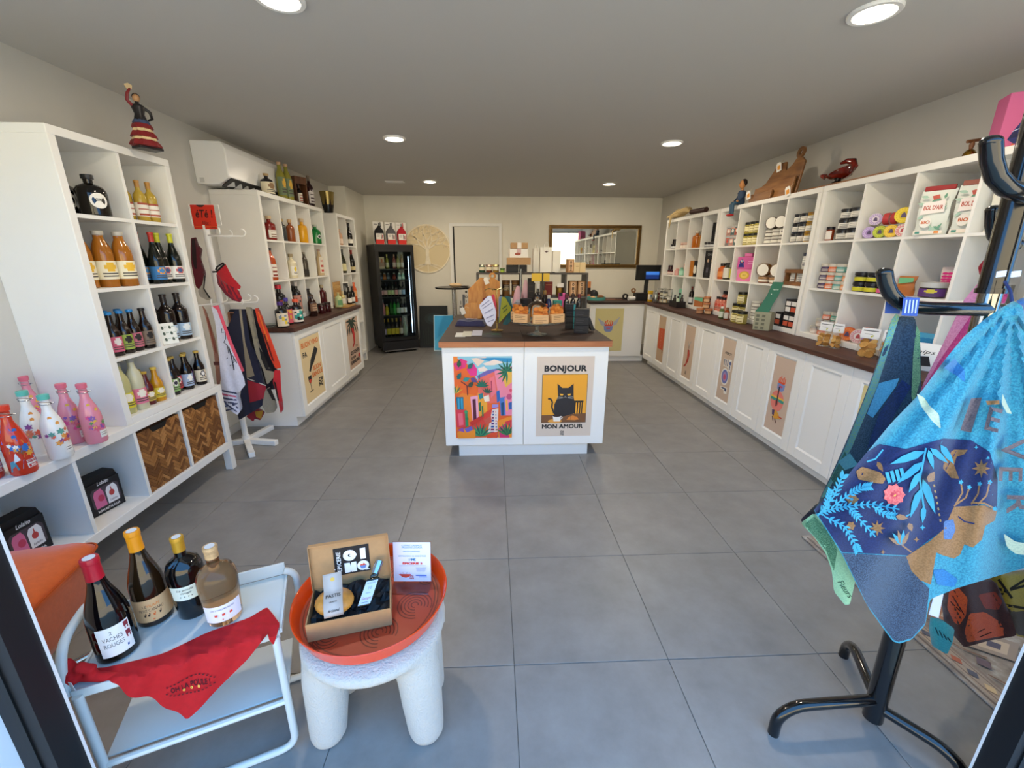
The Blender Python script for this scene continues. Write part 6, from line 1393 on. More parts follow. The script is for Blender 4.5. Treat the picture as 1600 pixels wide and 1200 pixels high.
carton('pink_cake_box','pink carton beside the bird print, upper of the pair','box',(2.64,p.y-.21,zt+.11),radians(-75),.2,.14,.12,'#c86a92',lambda A:(A.line([(10,20),(50,20)],4,'#e8c0d4'),A.line([(10,34),(44,34)],4,'#e8c0d4'),A.poly([(60,50),(90,46),(80,66)],'#2a2a3a')))
carton('pink_cake_box','pink carton beside the bird print, lower of the pair','box',(2.64,p.y-.21,zt-.001),radians(-75),.2,.14,.11,'#c05a88',lambda A:(A.line([(10,20),(50,20)],4,'#e8c0d4'),A.poly([(60,50),(90,46),(80,66)],'#2a2a3a')))
# ================================================================== dark cube shelf behind the island
DG=wood('#3b3531','#4b443f',axis=(2,10,10),scale=3,rough=.5)
sx0,sx1,sy0,sy1,stz,smz=-.175,1.0,4.53,4.80,1.352,1.11
ds=thing('dark_cube_shelf','dark grey wooden cube shelf standing behind the island','shelf unit',((sx0+sx1)/2,(sy0+sy1)/2,0)); cw=(sx1-sx0)/5
for z in (stz-.018,smz-.018,.74,.37,.02): bev(G().box(sx0,sx1,sy0,sy1,z,z+.018,DG).build('shelf_board',ds,world=True),.0015)
for k in range(6):
    x=sx0+cw*k; x=min(max(x-.009,sx0),sx1-.018)
    for a,b in ((.0,.02),(.038,.37),(.388,.74),(.758,smz-.018),(smz,stz-.018)): G().box(x,x+.018,sy0,sy1,a,b,DG).build('upright',ds,world=True)
def ix(x,y): return 680+x/5.333,370+y/5.333
def top(x,Y=4.62): return py(*ix(x,295),Y).x
def cube(x): return py(*ix(x,490),4.60).x
jc=[('#2a4a3a','#a8a89a','green'),('#6a3a2a','#c8a89a','copper'),('#8a6a2a','#d8c88a','gold')]
for k,x in enumerate((392,450,505)): vessel('tea_tin','%s jar with shiny lid on the dark shelf'%jc[k][2],'jar',(top(x),4.60,stz),0,'drum',.033,.078,jc[k][0],M(jc[k][1],.25,metal=.8),(.3,.7,140,'#d8ccb0',None),'jars on the dark shelf')
vessel('pesto_jar','tiny green jar beside the three jars on the dark shelf','jar',(top(560),4.60,stz),0,'low',.024,.042,'#6a8a2a','#4a6a2a',(.1,.5,140,'#a8c04a',None))
KR=M('#b08a60',.7,noise=.06,nscale=40)
def kraft(label,x0,x1,z,h,d,mat,Y=4.64,front=None):
    a,b=top(x0,Y-d/2),top(x1,Y-d/2); return carton('kraft_gift_box',label,'gift box',((a+b)/2,Y,z),0,b-a,d,h,mat,front)
kraft('flat black gift box at the bottom of the box stack on the dark shelf',595,765,stz,.075,.18,'#1c1a1c'); kraft('brown kraft gift box second in the stack',600,795,stz+.078,.07,.2,KR)
kraft('white fronted kraft box third in the stack with a ribbon seal',620,772,stz+.151,.085,.16,KR,front=lambda A:(A.rect(0,0,100,100,'#e4e0da'),A.rect(38,0,62,60,'#c8a8a8'),A.disc(44,60,16,'#9a4a3a')))
kraft('small kraft box on top of the stack with a pale band',630,770,stz+.239,.058,.14,KR,front=lambda A:A.rect(38,0,62,100,'#e4dcd4'))
t=thing('silver_ornament','small silver dragonfly ornament before the gift boxes','ornament',(top(693),4.548,stz+.001)); SV=M('#b8b8b4',.25,metal=1)
G().cyl(.012,0,.004,SV,12).build('base',t); G().tube([(0,0,.004),(0,0,.12)],.003,SV,6).build('stem',t); g=G(); [g.ball((a,0,.12+b),(.02,.004,.008),SV,10,6) for a,b in ((-.02,.012),(.02,.012),(-.018,-.006),(.018,-.006))]; g.ball((0,0,.115),(.005,.005,.022),SV); g.build('dragonfly',t)
PW=M('#e6e2d8',.7)
def bag(label,x0,x1,h,Y,d=.09,handle=True):
    a,b=top(x0,Y),top(x1,Y); w=b-a; t=thing('paper_gift_bag',label,'gift bag',((a+b)/2,Y,stz+.001),0,'white paper bags on the dark shelf')
    G().add([(-w/2,-d/2,0),(w/2,-d/2,0),(w/2,d/2,0),(-w/2,d/2,0),(-w/2*.97,-d/2,h),(w/2*.97,-d/2,h),(w/2*.97,d/2,h),(-w/2*.97,d/2,h),(-w/2*.9,0,h*.6),(w/2*.9,0,h*.6)],[(0,1,5,4),(1,2,6,5),(2,3,7,6),(3,0,4,7),(3,2,1,0)],PW).build('paper_bag',t,smooth=False)
    if handle: G().tube([(-w*.22,-d/2-.002,h*.86),(-w*.18,-d/2-.004,h+.03),(0,-d/2-.004,h+.05),(w*.18,-d/2-.004,h+.03),(w*.22,-d/2-.002,h*.86)],.003,PW,6).build('bag_handle',t)
    return t
t=bag('tall white paper bag, wide middle one with a dark mark',868,965,.255,4.62); G().fprism(FB((-.02,-.0455,.2)),[(0,.01),(.02,.0),(.045,.008),(.02,.018)],0,.0004,M('#5a3a3a')).build('printed_mark',t,smooth=False)
bag('white paper bag at the left of the bag row',812,862,.24,4.64,.08); bag('white paper bag at the right of the bag row',972,1036,.22,4.66,.08,False)
def oinq(A):
    A.rect(18,8,82,88,'#d0a880'); A.disc(50,24,16,'#3a2a22',ry=9).disc(50,24,8,'#d0a880',ry=4).rect(34,42,46,60,'#3a2a22').rect(54,42,66,60,'#3a2a22').text('2',50,76,22,'#3a2a22',bold=.04)
K2=M('#a87c52',.7,noise=.06,nscale=40)
def kbox(label,x,w,h,z,Y,cubeit=False): return carton('kraft_bottle_box',label,'gift box',((cube(x) if cubeit else top(x)),Y,z),radians(8),w,.07,h,K2,oinq,'kraft boxes with the shop mark')
kbox('kraft box with black shop mark standing on top of the dark shelf',1118,.07,.135,stz,4.6)
carton('pale_kraft_box','pale wide kraft box at the end of the dark shelf top','gift box',(top(1195),4.62,stz),0,.125,.1,.105,'#d2b88a',lambda A:(A.rect(48,0,52,100,'#a88a5a'),A.line([(16,40),(40,40)],3,'#8a6a42')))
kbox('kraft box with shop mark in the end cube, inner one',1138,.078,.155,smz,4.60,True); kbox('kraft box with shop mark in the end cube, outer one',1208,.078,.155,smz,4.60,True)
carton('red_book_box','dark red box in the fourth cube of the dark shelf','box',(cube(942),4.62,smz),0,.085,.06,.145,'#7a1f1c',lambda A:(A.line([(14,20),(86,20)],3,'#c8a05a'),A.line([(14,80),(86,80)],3,'#c8a05a')))
t=vessel('gold_tin','gold tin with a white card in the fourth cube of the dark shelf','tin',(cube(1035),4.60,smz),0,'drum',.04,.10,M('#a8823a',.35,metal=.7),M('#8a6a2a',.35,metal=.7)); G().box(-.035,.035,-.046,-.043,.09,.135,M('#e8e4da',.6)).build('price_card',t)
for k,x in enumerate((590,668)): vessel('biscuit_tin','tall wooden toned tin with dark label, %s in the second cube'%('inner one','outer one')[k],'tin',(cube(x),4.60,smz),0,'drum',.042,.16,'#8a6238','#6a4826',(.35,.75,120,'#2a2422',lines('#2a2422','#b8a888',3)),'tall tins in the second cube')
# ================================================================== on the island top
IZ=.925
def ip(x,y,z=IZ): return pz(*ix(x,y),z)
WBD=wood('#a8691f','#c08434',axis=(10,10,1.5),scale=3)
def chop(label,x0,x1,Y,yt,shape,lean=.28,name='cutting_board'):
    a,b=py(*ix(x0,480),Y),py(*ix(x1,480),Y); w=(b.x-a.x); h=py(*ix((x0+x1)/2,yt),Y+lean*.3).z-IZ
    t=thing(name,label,'cutting board',((a.x+b.x)/2,Y,IZ+.002),0,'cutting boards leaning on the island'); F_=Fr((-w/2,0,0),(1,0,0),V((0,lean,1)))
    bev(G().fprism(F_,[(u*w,v*h*1.03) for u,v in shape],-.018,0,WBD).build('board',t,smooth=False),.004); return t,F_,w,h
SH1=[(0,0),(1,0),(1,.93),(.86,.93),(.72,1),(.6,.98),(.5,.8)if False else(.55,.92),(.2,.78),(0,.72)]
chop('broad oiled wooden board standing behind the folded pouch',272,455,4.34,345,[(0,0),(1,0),(1,.9),(.75,1),(.55,1),(.25,.82),(0,.70)],.2)
t,F_,w_,h_=chop('wooden board with round handle behind the flag stand',418,540,4.26,330,[(0,0),(1,0),(1,.86),(.62,.94),(.38,.94),(0,.86)],.22)
ring(Fr(F_(w_*.5,h_*1.03,0),F_.u,F_.v),.016,.034,-.018,0,WBD,20).build('ring_handle',t)
chop('small wooden board lying lowest in front of the broad one',238,385,4.16,545,[(0,.1),(.1,0),(1,0),(1,1),(.12,.95),(0,.8)],.25)
for (x,y,Y,l) in ((436,370,4.312,'handled board'),(240,622,4.145,'small low board')):
    p=py(*ix(x,y),Y); t=thing('board_price_tag','white price tag hanging at the %s'%l,'price tag',p,0,'price tags of the island boards'); G().fprism(Fr((-.022,0,-.035),(1,0,.35),(-.35,0,1)),[(0,0),(.045,0),(.045,.055),(.034,.068),(.011,.068),(0,.055)],-.001,.001,M('#ece6da',.6)).build('card',t,smooth=False); G().tube([(0,0,.03),(.02,.01,.045),(.05,.02,.03)],.0015,M('#c8b48a',.8),5).build('string',t)
# folded navy pouch
a,b=ip(165,745),ip(425,745); t=thing('navy_pouch','folded navy blue cloth pouch on the island','pouch',((a.x+b.x)/2,(a.y+b.y)/2+.08,IZ+.001),radians(-4)); NVY=M('#24244a',.85,sheen=.2,noise=.12,nscale=60); w=b.x-a.x
g=G(); vs=[]; nx_,ny_=12,8
for j in range(ny_+1):
    for i in range(nx_+1):
        u,v=i/nx_,j/ny_; e=(1-(2*u-1)**14)*(1-(2*v-1)**14); vs.append(((u-.5)*w+.03*(v-.5)*(u-.5),(v-.5)*.19,.004+e*(.04+.006*sin(9*u+5*v))))
g.add(vs+[(x,y,.001) for x,y,z in vs],[(j*(nx_+1)+i,j*(nx_+1)+i+1,(j+1)*(nx_+1)+i+1,(j+1)*(nx_+1)+i) for j in range(ny_) for i in range(nx_)],NVY)
R_=list(range(nx_+1))+[j*(nx_+1)+nx_ for j in range(1,ny_+1)]+[ny_*(nx_+1)+i for i in range(nx_-1,-1,-1)]+[j*(nx_+1) for j in range(ny_-1,0,-1)]; N=len(vs)
g.f+= [(R_[k],R_[(k+1)%len(R_)],R_[(k+1)%len(R_)]+N,R_[k]+N) for k in range(len(R_))]; g.mi+=[0]*len(R_)
g.build('folded_cloth',t); A=Art(FT((-.04,-.02,.0515)),(0,0,100,40),.1,.04); A.rect(0,0,100,40,'#c8c4d0').line([(10,14),(90,14)],4,'#4a4a6a').line([(10,28),(70,28)],4,'#4a4a6a'); A.g.build('paper_label',t,smooth=False)
# leaflets
for k,(x0,x1,y0_,y1_,c,l) in enumerate(((163,250,800,836,'#cfcdc6','pale grey leaflet at the worktop edge, outermost'),(222,300,790,832,'#c4c0b0','cream leaflet overlapping the outermost one'),(300,388,784,828,'#b8b8c4','lilac grey leaflet beside the flag stand'),(388,556,790,838,'#1d2426','dark leaflet with green swirl before the flag stand'))):
    P_=[ip(x0,y1_),ip(x1,y1_),ip(x1+ (6 if k<3 else -10),y0_),ip(x0+(14 if k<3 else 0),y0_)]; z=IZ+.0012+.0012*(k%3)
    t=thing('leaflet',l,'leaflet',(sum(p.x for p in P_)/4,sum(p.y for p in P_)/4,z),0,'leaflets on the island'); o=t.location
    F_=Fr((0,0,0),(1,0,0),(0,1,0)); G().fprism(F_,[(p.x-o.x,p.y-o.y) for p in P_],0,.0009,M(c,.5)).build('paper',t,smooth=False)
    if k==3:
        g=G(); F2=Fr((0,0,.0012),(1,0,0),(0,1,0)); g.fline(F2,[(-.07,-.01),(-.02,.025),(.03,.02),(.06,-.005),(.0,-.012),(.03,.01)],.008,0,M('#2f8a5a',.5)); g.build('print',t,smooth=False)
# flag stand with small cloths
a=ip(515,782); fs=thing('flag_stand','small brass stand holding printed tea towels on the island','display stand',(a.x,a.y,IZ+.001)); BRS=M('#c8ac6a',.25,metal=1)
G().lathe([(.05,0),(.052,.004),(.02,.010),(.008,.016)],BRS,24).build('base',fs); zt_=py(*ix(517,432),a.y).z-IZ
G().tube([(0,0,.01),(0,0,zt_)],.006,BRS,8).build('pole',fs)
for k in range(4):
    an=radians(200+k*50); G().tube([(0,0,zt_-.01),(.07*cos(an),.04*sin(an)*.5,zt_),(.10*cos(an),.05*sin(an)*.5,zt_-.012)],.004,BRS,6).build('arm',fs)
def mini(label,Y,pts,base,regs=(),lns=()):
    o=[ix(*p) for p in pts]; c=py(*max(o,key=lambda p:p[1]),Y); t=thing('tea_towel',label,'tea towel',c,0,'small tea towels on the flag stand'); cl=Cloth(t,folds(Y,.3,1,.006,14,grow=(min(p[1] for p in o)-5,max(p[1] for p in o))))
    cl.sheet('cloth',smooth_poly(o),M(base,.9,noise=.08,nscale=120),3.5,.0015)
    if regs or lns:
        g=G(); [cl.patch(g,[ix(*p) for p in r],c_,4) for r,c_ in regs]; [cl.line(g,[ix(*p) for p in r],w_,c_) for r,w_,c_ in lns]; O('woven_pattern',g.mesh('pattern'),t,True)
Yf=a.y
mini('dark red tea towel behind the white one on the flag stand',Yf-.015,[(390,520),(440,490),(470,560),(480,700),(430,660)],'#6a1a2a')
mini('white tea towel with grey writing on the flag stand',Yf-.04,[(440,492),(466,490),(508,620),(505,690),(468,748),(432,738),(362,575)],'#cfcfe0',[],[([(385,580),(450,530)],1.2,'#7a7a9a'),([(395,600),(470,550)],1.2,'#7a7a9a'),([(410,640),(480,600)],1.4,'#8a8aa8'),([(425,680),(490,650)],1.4,'#8a8aa8'),([(440,710),(490,690)],1.2,'#8a8aa8')])
mini('coral tea towel nearest the pole of the flag stand',Yf-.03,[(470,480),(492,480),(512,580),(512,690),(490,640)],'#b83a4a')
mini('grey blue tea towel beside the pole of the flag stand',Yf-.015,[(528,500),(560,490),(575,600),(548,690),(528,700)],'#6a7a8a')
mini('mustard green tea towel with dark writing on the flag stand',Yf-.035,[(556,500),(585,505),(640,605),(530,722),(532,690)],'#8a8a2a',[],[([(560,600),(600,570)],1.6,'#3a4a2a'),([(565,630),(600,600)],1.4,'#3a4a2a')])
mini('dark teal tea towel at the back of the flag stand',Yf+.03,[(585,490),(625,500),(648,600),(640,690),(600,735),(560,730),(600,650)],'#2f5a5e')
# cake stand with biscuit bags
a=ip(845,815); cs=thing('cake_stand','clear glass cake stand on the island carrying biscuit bags','cake stand',(a.x,a.y,IZ+.001)); GL=M('#e6efec',.03,trans=.92,ior=1.35); zp=.095
G().lathe([(.075,0),(.078,.004),(.03,.014),(.014,.03),(.013,.07),(.03,.085),(.06,zp-.006)],GL,28).build('foot',cs); G().lathe([(0.0,zp-.006),(.17,zp-.004),(.2,zp+.008),(.2,zp+.011),(.165,zp+.001),(0.0,zp)],GL,36,cap=False).build('plate',cs)
def bagkraft(label,dx,dy,rz):
    t=thing('pasta_bag',label,'biscuit bag',(a.x+dx,a.y+dy,IZ+zp+.0125),rz,'biscuit bags on the cake stand'); w=.115; h=.125; rr=random.Random(label); CKS=[M(c,.7,noise=.2,nscale=50) for c in ('#c8742a','#d88a3a','#b05e20')]
    for j in range(4):
        for i in range(3):
            g=G(); n=8; r=.022; F_=Fr(((i-1)*.033,-.006+rr.uniform(-.008,.008),.065+j*.014),(1,0,rr.uniform(-.3,.3)),(0,rr.uniform(-.4,.4),1)); g.fprism(F_,[(r*cos(2*pi*q/n),r*.7*sin(2*pi*q/n)) for q in range(n)],-.006,.006,CKS[(i+j)%3]); g.build('biscuit',t)
    bev(G().box(-w/2,w/2,-.032,.032,.002,.066,M('#d2a878',.7)).build('kraft_sleeve',t),.004); A=Art(Fr((-w/2,-.0326,.002),(1,0,0),(0,0,1)),(0,0,100,60),w,.064)
    [A.line([(14,14+k*11),(86-(k%2)*20,14+k*11)],2.5,'#8a6238') for k in range(4)]; A.g.build('print',t,smooth=False)
    n=14; G().lathe([(.058,.064),(.058,.10),(.05,.125),(.02,.138)],M('#f0f2ee',.05,trans=1,ior=1.05,alpha=.3),n,cap=False).build('clear_top',t).scale=(1,.5,1)
for l,dx,dy,rz in (('front',.01,-.145,0),('left front',-.125,-.09,radians(-25)),('right front',.135,-.09,radians(25)),('left rear',-.145,.03,radians(-60)),('right rear',.15,.035,radians(60))): bagkraft('clear topped kraft biscuit bag on the cake stand, %s'%l,dx,dy,rz)
t=thing('glass_cloche','clear glass dome at the middle of the cake stand','glass dome',(a.x,a.y+.0,IZ+zp+.003)); G().lathe([(.085,0),(.085,.09),(.07,.13),(.035,.155),(.012,.16),(.012,.172),(.018,.18),(.012,.19)],M('#eef4f2',.02,trans=1,ior=1.15),28).build('dome',t)
# black boxes, bottles and bags at the back of the island
def mid(x,y): p=ip(x,y); return p
BLB='#1a191c'
def blackbox(label,x,y,w,d,h,z=0,spine=None):
    p=mid(x,y); carton('black_tin_box',label,'box',(p.x,p.y+d/2,IZ+z),radians(-12),w,d,h,BLB,(lambda A:(A.rect(78,4,96,96,spine) if spine else None,A.line([(12,35),(66,35)],4,'#3a393e'),A.line([(12,65),(60,65)],4,'#3a393e'))),'black boxes at the island edge')
for k in range(4): blackbox('black box with teal edge, %s in the taller stack by the cake stand'%('lowest','second','third','topmost')[k],1130,770,.085,.07,.05,.052*k,'#2a8a8e')
for k in range(3): blackbox('plain black box, %s in the near stack at the island edge'%('lowest','middle','topmost')[k],1225,805,.115,.09,.062,.0635*k)
p=mid(1340,800); t=thing('leaning_black_box','black box leaning on the stack at the island corner','box',(p.x,p.y+.02,IZ+.004)); bev(G().fbox(Fr((-.035,0,.012),(.85,0,-.0),(-.42,0,1)),0,.03,0,.11,-.09,0,M(BLB,.5)).build('carton',t),.002)
for k,(x,c) in enumerate(((1105,'#5a1f2a'),(1160,'#3a2a2a'),(1212,'#6a2a2c'))): p=mid(x,700); vessel('wine_miniature','small dark bottle with %s cap behind the black boxes'%('wine red','brown','rust')[k],'bottle',(p.x,p.y+.12,IZ),0,'small',.028,.24,'#1a1416',c,None,'small bottles behind the black boxes')
t=mid(1020,668); carton('teal_tea_box','teal box between the cake stand and the pink bag','box',(t.x,t.y+.05,IZ),radians(6),.085,.06,.16,'#3f9a8a',lambda A:(A.rect(12,20,88,40,'#7ac4b0'),A.line([(20,60),(80,60)],3,'#d8ece4')))
t0=mid(1075,655); t=thing('pink_gift_bag','bright pink bag with black bows behind the teal box','gift bag',(t0.x,t0.y+.1,IZ+.001),0); bev(G().box(-.05,.05,-.035,.035,0,.22,M('#d85a9a',.6)).build('paper_bag',t),.006); [bev(G().box(a,a+.035,-.045,-.036,.19,.225,M('#1c181e',.6)).build('bow',t),.006) for a in (-.05,.015)]
# pink cones, black cup, oddments
t0=mid(690,600)
def cone(label,x,yb,yt,Y,w,c):
    p=py(*ix(x,yb),Y); h=py(*ix(x,yt),Y).z-p.z; zb=p.z; t=thing('candy_pouch',label,'pouch',(p.x,Y,zb),0,'pastel candy pouches'); G().lathe([(w*.42,0),(w*.5,h*.15),(w*.48,h*.45),(w*.3,h*.8),(w*.12,h)],M(c,.45,bump=.3,bscale=30),10).build('pouch',t).scale=(1,.6,1); return t
YB_=4.40
def onisl(Y): return IZ+.001
for l,x,yt,Y,w,c,h in (('pale pink candy pouch leaning forward, wide one',690,390,4.38,.12,'#d8a8b0',.30),('pale pink candy pouch, slim tall one',752,335,4.42,.085,'#dfb4bc',.36),('lilac grey candy pouch behind the flag stand',690,505,4.30,.13,'#a8a4ac',.17)):
    X=py(*ix(x,560),Y).x; t=thing('candy_pouch',l,'pouch',(X,Y,IZ+.001),0,'pastel candy pouches'); G().lathe([(w*.42,0),(w*.5,h*.15),(w*.48,h*.5),(w*.3,h*.82),(w*.12,h)],M(c,.45,bump=.3,bscale=30),10).build('pouch',t).scale=(1,.5,1)
def at_isl(x,y,Y): return (py(*ix(x,y),Y).x,Y,IZ)
vessel('black_cup','tall black ribbed cup behind the cake stand','cup',at_isl(760,600,4.08),0,'drum',.052,.20,M('#17161a',.5),M('#222126',.5))
vessel('orange_jar','round orange jar with a paper tag behind the glass dome','jar',at_isl(845,570,4.0),0,'low',.075,.15,'#d8821c','#c8a070',(.1,.55,60,'#e4ddd0',None))
t=vessel('black_spirit_bottle','black bottle with white label behind the orange jar','bottle',at_isl(855,500,4.2),0,'spirit',.04,.33,'#17161a','#c8c4ba',(.15,.55,120,'#e4e0d8',lines('#e4e0d8','#8a8680',3)))
for k,(x,Y,c,cc,h) in enumerate(((920,4.15,'#d8622a','#d8622a',.14),(945,4.25,'#27305a','#c8c4ba',.22),(910,4.32,'#2a2422','#8a6a3a',.26),(965,4.05,'#b8c8c0','#c8ccc8',.12))): vessel('small_gift_bottle','%s behind the cake stand'%('short orange bottle','navy bottle with pale cap','dark bottle with brown cap','small frosted bottle')[k],'bottle',at_isl(x,590,Y),0,'small',.03,h,c,cc,None,'small bottles behind the cake stand')
for k,(x,c) in enumerate(((795,'#2a2420'),(805,'#3a3228'))): carton('coffee_box','tall dark brown box behind the yellow card, %s'%('near one','far one')[k],'box',at_isl(x,500,4.44-.1*(1-k)),0,.06,.06,.38-.05*k,c,lambda A:[A.line([(15,20+14*j),(85,20+14*j)],3,'#6a5a48') for j in range(5)])
t=thing('wire_card_stand','thin silver stand with yellow cards over the island','display stand',at_isl(712,560,4.22)); t.location.z=IZ+.001
G().cyl(.035,0,.006,SV,20).build('base',t); G().tube([(0,0,.006),(0,0,.47)],.006,SV,8).build('pole',t); G().tube([(0,0,.45),(.1,0,.43),(.33,0,.44)],.004,SV,6).build('arm',t)
for k,(x,w) in enumerate(((.155,.1),(.25,.06))): G().box(x-w/2,x+w/2,-.004,-.001,.355,.43,M('#e0b83a',.6)).build('yellow_card',t)
# ================================================================== high bistro table and sign at the back
t=thing('bistro_table','slim chrome bistro table with dark round top at the back','table',(-.615,6.74,0)); CH_=M('#c4c4c2',.15,metal=1)
G().lathe([(.16,0),(.16,.008),(.03,.02),(.028,.03)],CH_,28).build('base',t); G().cyl(.03,.03,1.045,CH_,18).build('column',t); G().lathe([(.28,1.045),(.285,1.055),(.285,1.068),(.0,1.07)],M('#1c1a1a',.25),36).build('table_top',t)
t=thing('paper_bag','crumpled pale paper bag on the bistro table','paper bag',(-.58,6.66,1.071)); rr=random.Random(5); g=G(); g.ball((0,0,.03),(.09,.05,.032),M('#d2b48c',.8,bump=.5,bscale=25),10,7); g.v=[(x*(1+.15*sin(40*z+9*x)),y,max(0,z)) for x,y,z in g.v]; g.build('paper',t)
t=thing('tray_dish','small dark dish on the bistro table','dish',(-.45,6.74,1.071)); G().lathe([(.04,0),(.08,.012),(.078,.014),(.0,.006)],M('#3a2a24',.3),20).build('dish',t)
t=thing('white_banner_board','narrow white board with dark lettering standing before the back door','sign board',(-.50,7.28,0)); G().box(-.1,.1,0,.012,0,1.06,M('#e4e0d8',.5)).build('panel',t)
A=Art(FB((-.1,-.0006,0)),(0,0,100,500),.2,1.06); A.disc(72,50,9,DK).text('O',72,90,20,DK,bold=.03).text('I',72,124,20,DK,bold=.03).text('N',24,170,20,DK,bold=.03).text('Q',24,210,20,DK,bold=.03).rect(40,70,60,260,'#6a6f78').line([(24,120),(24,150)],5,DK); A.g.build('lettering',t,smooth=False)
# ================================================================== till corner on the end counter
def c8(x,y): return 840+x/7.273,330+y/7.273
def cp(x,y,z=.90): return pz(*c8(x,y),z)
ty=6.42
t=thing('till_monitor','black till screen with a blue window on the end counter','monitor',(py(*c8(1240,900),ty).x,ty,.901)); x0,x1=py(*c8(1118,700),ty).x-t.location.x,py(*c8(1396,700),ty).x-t.location.x; z0,z1=py(*c8(1250,785),ty).z-.901,py(*c8(1250,612),ty).z-.901
bev(G().box(-.07,.07,-.0,.12,0,.015,M(BLB,.4)).build('foot',t),.003); G().tube([(0,.04,.015),(0,.05,.2),(0,.02,z0+.08)],.03,M(BLB,.4),10).build('stand',t)
bev(G().box(x0,x1,-.015,.02,z0,z1,M('#0d0d10',.3)).build('screen_housing',t),.004)
sc=M('#1a4a9a',.3,emit=.5); A=Art(Fr((x0,-.0155,z0),(1,0,0),(0,0,1)),(0,0,100,60),x1-x0,z1-z0); A.rect(40,26,94,54,M('#173a8a',.3,emit=.35)).rect(40,26,94,38,M('#3f7fe0',.3,emit=.6)); A.g.build('screen_window',t,smooth=False)
t=thing('cash_drawer','black cash drawer box below the till screen','cash drawer',(cp(1150,1010).x,6.40,.901)); bev(G().box(-.15,.03,-.05,.1,0,.11,M('#141316',.45)).build('housing',t),.003); t.location.x=py(*c8(1150,1000),6.35).x+.06; t.location.y=6.26
p=cp(1070,1018); t=thing('receipt_roll','white receipt roll lying before the cash drawer','paper roll',(p.x,p.y+.02,.932)); o=G().cyl(.03,-.05,.05,M('#e8e6e2',.7),20).build('roll',t); o.rotation_euler=(0,radians(90),radians(10)); G().cyl(.012,-.051,.051,M('#8a8680',.7),12).build('core',t).rotation_euler=(0,radians(90),radians(10))
p=cp(998,1005); t=thing('tape_dispenser','black round tape dispenser on the end counter','tape dispenser',(p.x,p.y+.02,.901)); ring(Fr((0,0,.045),(1,0,0),(0,0,1)),.022,.043,-.02,.02,M('#151418',.35),24).build('wheel',t); G().box(-.05,.03,-.022,.022,0,.012,M('#151418',.35)).build('foot',t)
vessel('yellow_pot','yellow tub with picture label by the till','tub',(cp(1282,1028).x,cp(1282,1028).y+.03,.90),0,'drum',.035,.15,'#d8a82a','#e8bc2a',(.2,.7,150,'#e8e0d0',blocks(['#e8e0d0','#5a8ab8','#3a3a3a'],4,4,4)))
carton('card_box','dark red box beside the yellow tub','box',(cp(1345,1010).x+.05,cp(1345,1010).y+.0,.90),radians(-20),.09,.06,.11,'#5a1f1c')
t0=cp(1130,905); t=thing('desk_fan_toy','small wooden round ornament on the cash drawer','ornament',(2.07,6.28,1.012)); ring(Fr((0,0,.035),(1,0,0),(0,0,1)),.016,.034,-.01,.01,M('#8a5a2c',.5),20).build('ring',t); G().box(-.02,.02,-.012,.012,0,.006,M('#8a5a2c',.5)).build('foot',t)
p=cp(675,1012); t=thing('teal_tray','round teal enamel tray at the end of the counter','tray',(p.x,p.y+.05,.901)); TLm=M('#5fb0a8',.3); G().lathe([(.0,.004),(.125,.004),(.13,.0),(.135,.0),(.138,.045),(.131,.045),(.126,.010),(.0,.010)],TLm,32,cap=False).build('tray_body',t)
o=t.location; t2=thing('brown_loaf','brown bread loaf in the teal tray','bread',(o.x+.06,o.y,.913)); G().ball((0,0,.03),(.055,.04,.03),M('#7a4a1c',.7,noise=.2,nscale=40)).build('loaf',t2)
t2=thing('dark_dome_hat','black rounded cap behind the teal tray','cap',(o.x+.02,o.y+.27,.901)); G().lathe([(.075,0),(.075,.05),(.06,.10),(.03,.125),(.005,.13)],M('#17161a',.6),20).build('crown',t2); G().box(-.05,.05,-.12,-.06,0,.006,M('#17161a',.6)).build('peak',t2)
t2=thing('pale_bun','pale round bun in the teal tray','bread',(o.x-.055,o.y-.01,.913)); G().ball((0,0,.022),(.045,.04,.022),M('#c89a6a',.7,noise=.15,nscale=40)).build('bun',t2)
carton('chocolate_carton','tall orange and brown carton standing behind the teal tray','box',(o.x-.09,o.y+.16,.90),0,.055,.05,.26,'#c8783a',lambda A:(A.rect(0,35,100,72,'#2a1a16'),A.rect(0,72,100,100,'#c87a5a')))
p=cp(880,1008); t=thing('counter_mat','thin brown mat lying on the end counter','mat',(p.x,p.y+.03,.901)); G().box(-.13,.12,-.06,.08,0,.003,M('#7a4a34',.7)).build('mat',t); G().tube([(.02,.02,.008),(.1,.01,.012),(.16,0,.008)],.005,M('#1a181a',.4),6).build('pen',t)
# ================================================================== white tray table with wine
TLz=.455; tu=V((.934,.358,0)); tv=V((-.358,.934,0)); tFR=V((-.63,.999,0)); tFL=tFR-tu*.46; TW_,TD=.46,.25
tb=thing('tray_table','white metal tray table with lower shelf in the foreground','side table',tFL+tu*.23+tv*.12)
F=Fr(tFL,tu,(0,0,1)); WMT=M('#ccd0cc',.35)   # c runs towards the door
def T3(a,b,z): return tFL+tu*a+tv*b+V((0,0,z))
g=G(); g.fbox(F,0,TW_,TLz-.008,TLz,-TD,0,WMT); bev(g.build('tray',tb,world=True),.002)
bev(G().fbox(F,0,TW_,TLz,TLz+.045,-TD-.006,-TD,WMT).build('back_lip',tb,world=True),.002); bev(G().fbox(F,0,TW_,TLz-.022,TLz+.004,0,.006,WMT).build('front_lip',tb,world=True),.002)
for a in (-.006,TW_): G().fbox(F,a,a+.006,TLz-.01,TLz+.006,-TD,0,WMT).build('side_lip',tb,world=True)
bev(G().fbox(F,0.01,TW_-.01,.196,.202,-TD+.02,-.012,WMT).build('lower_shelf',tb,world=True),.002)
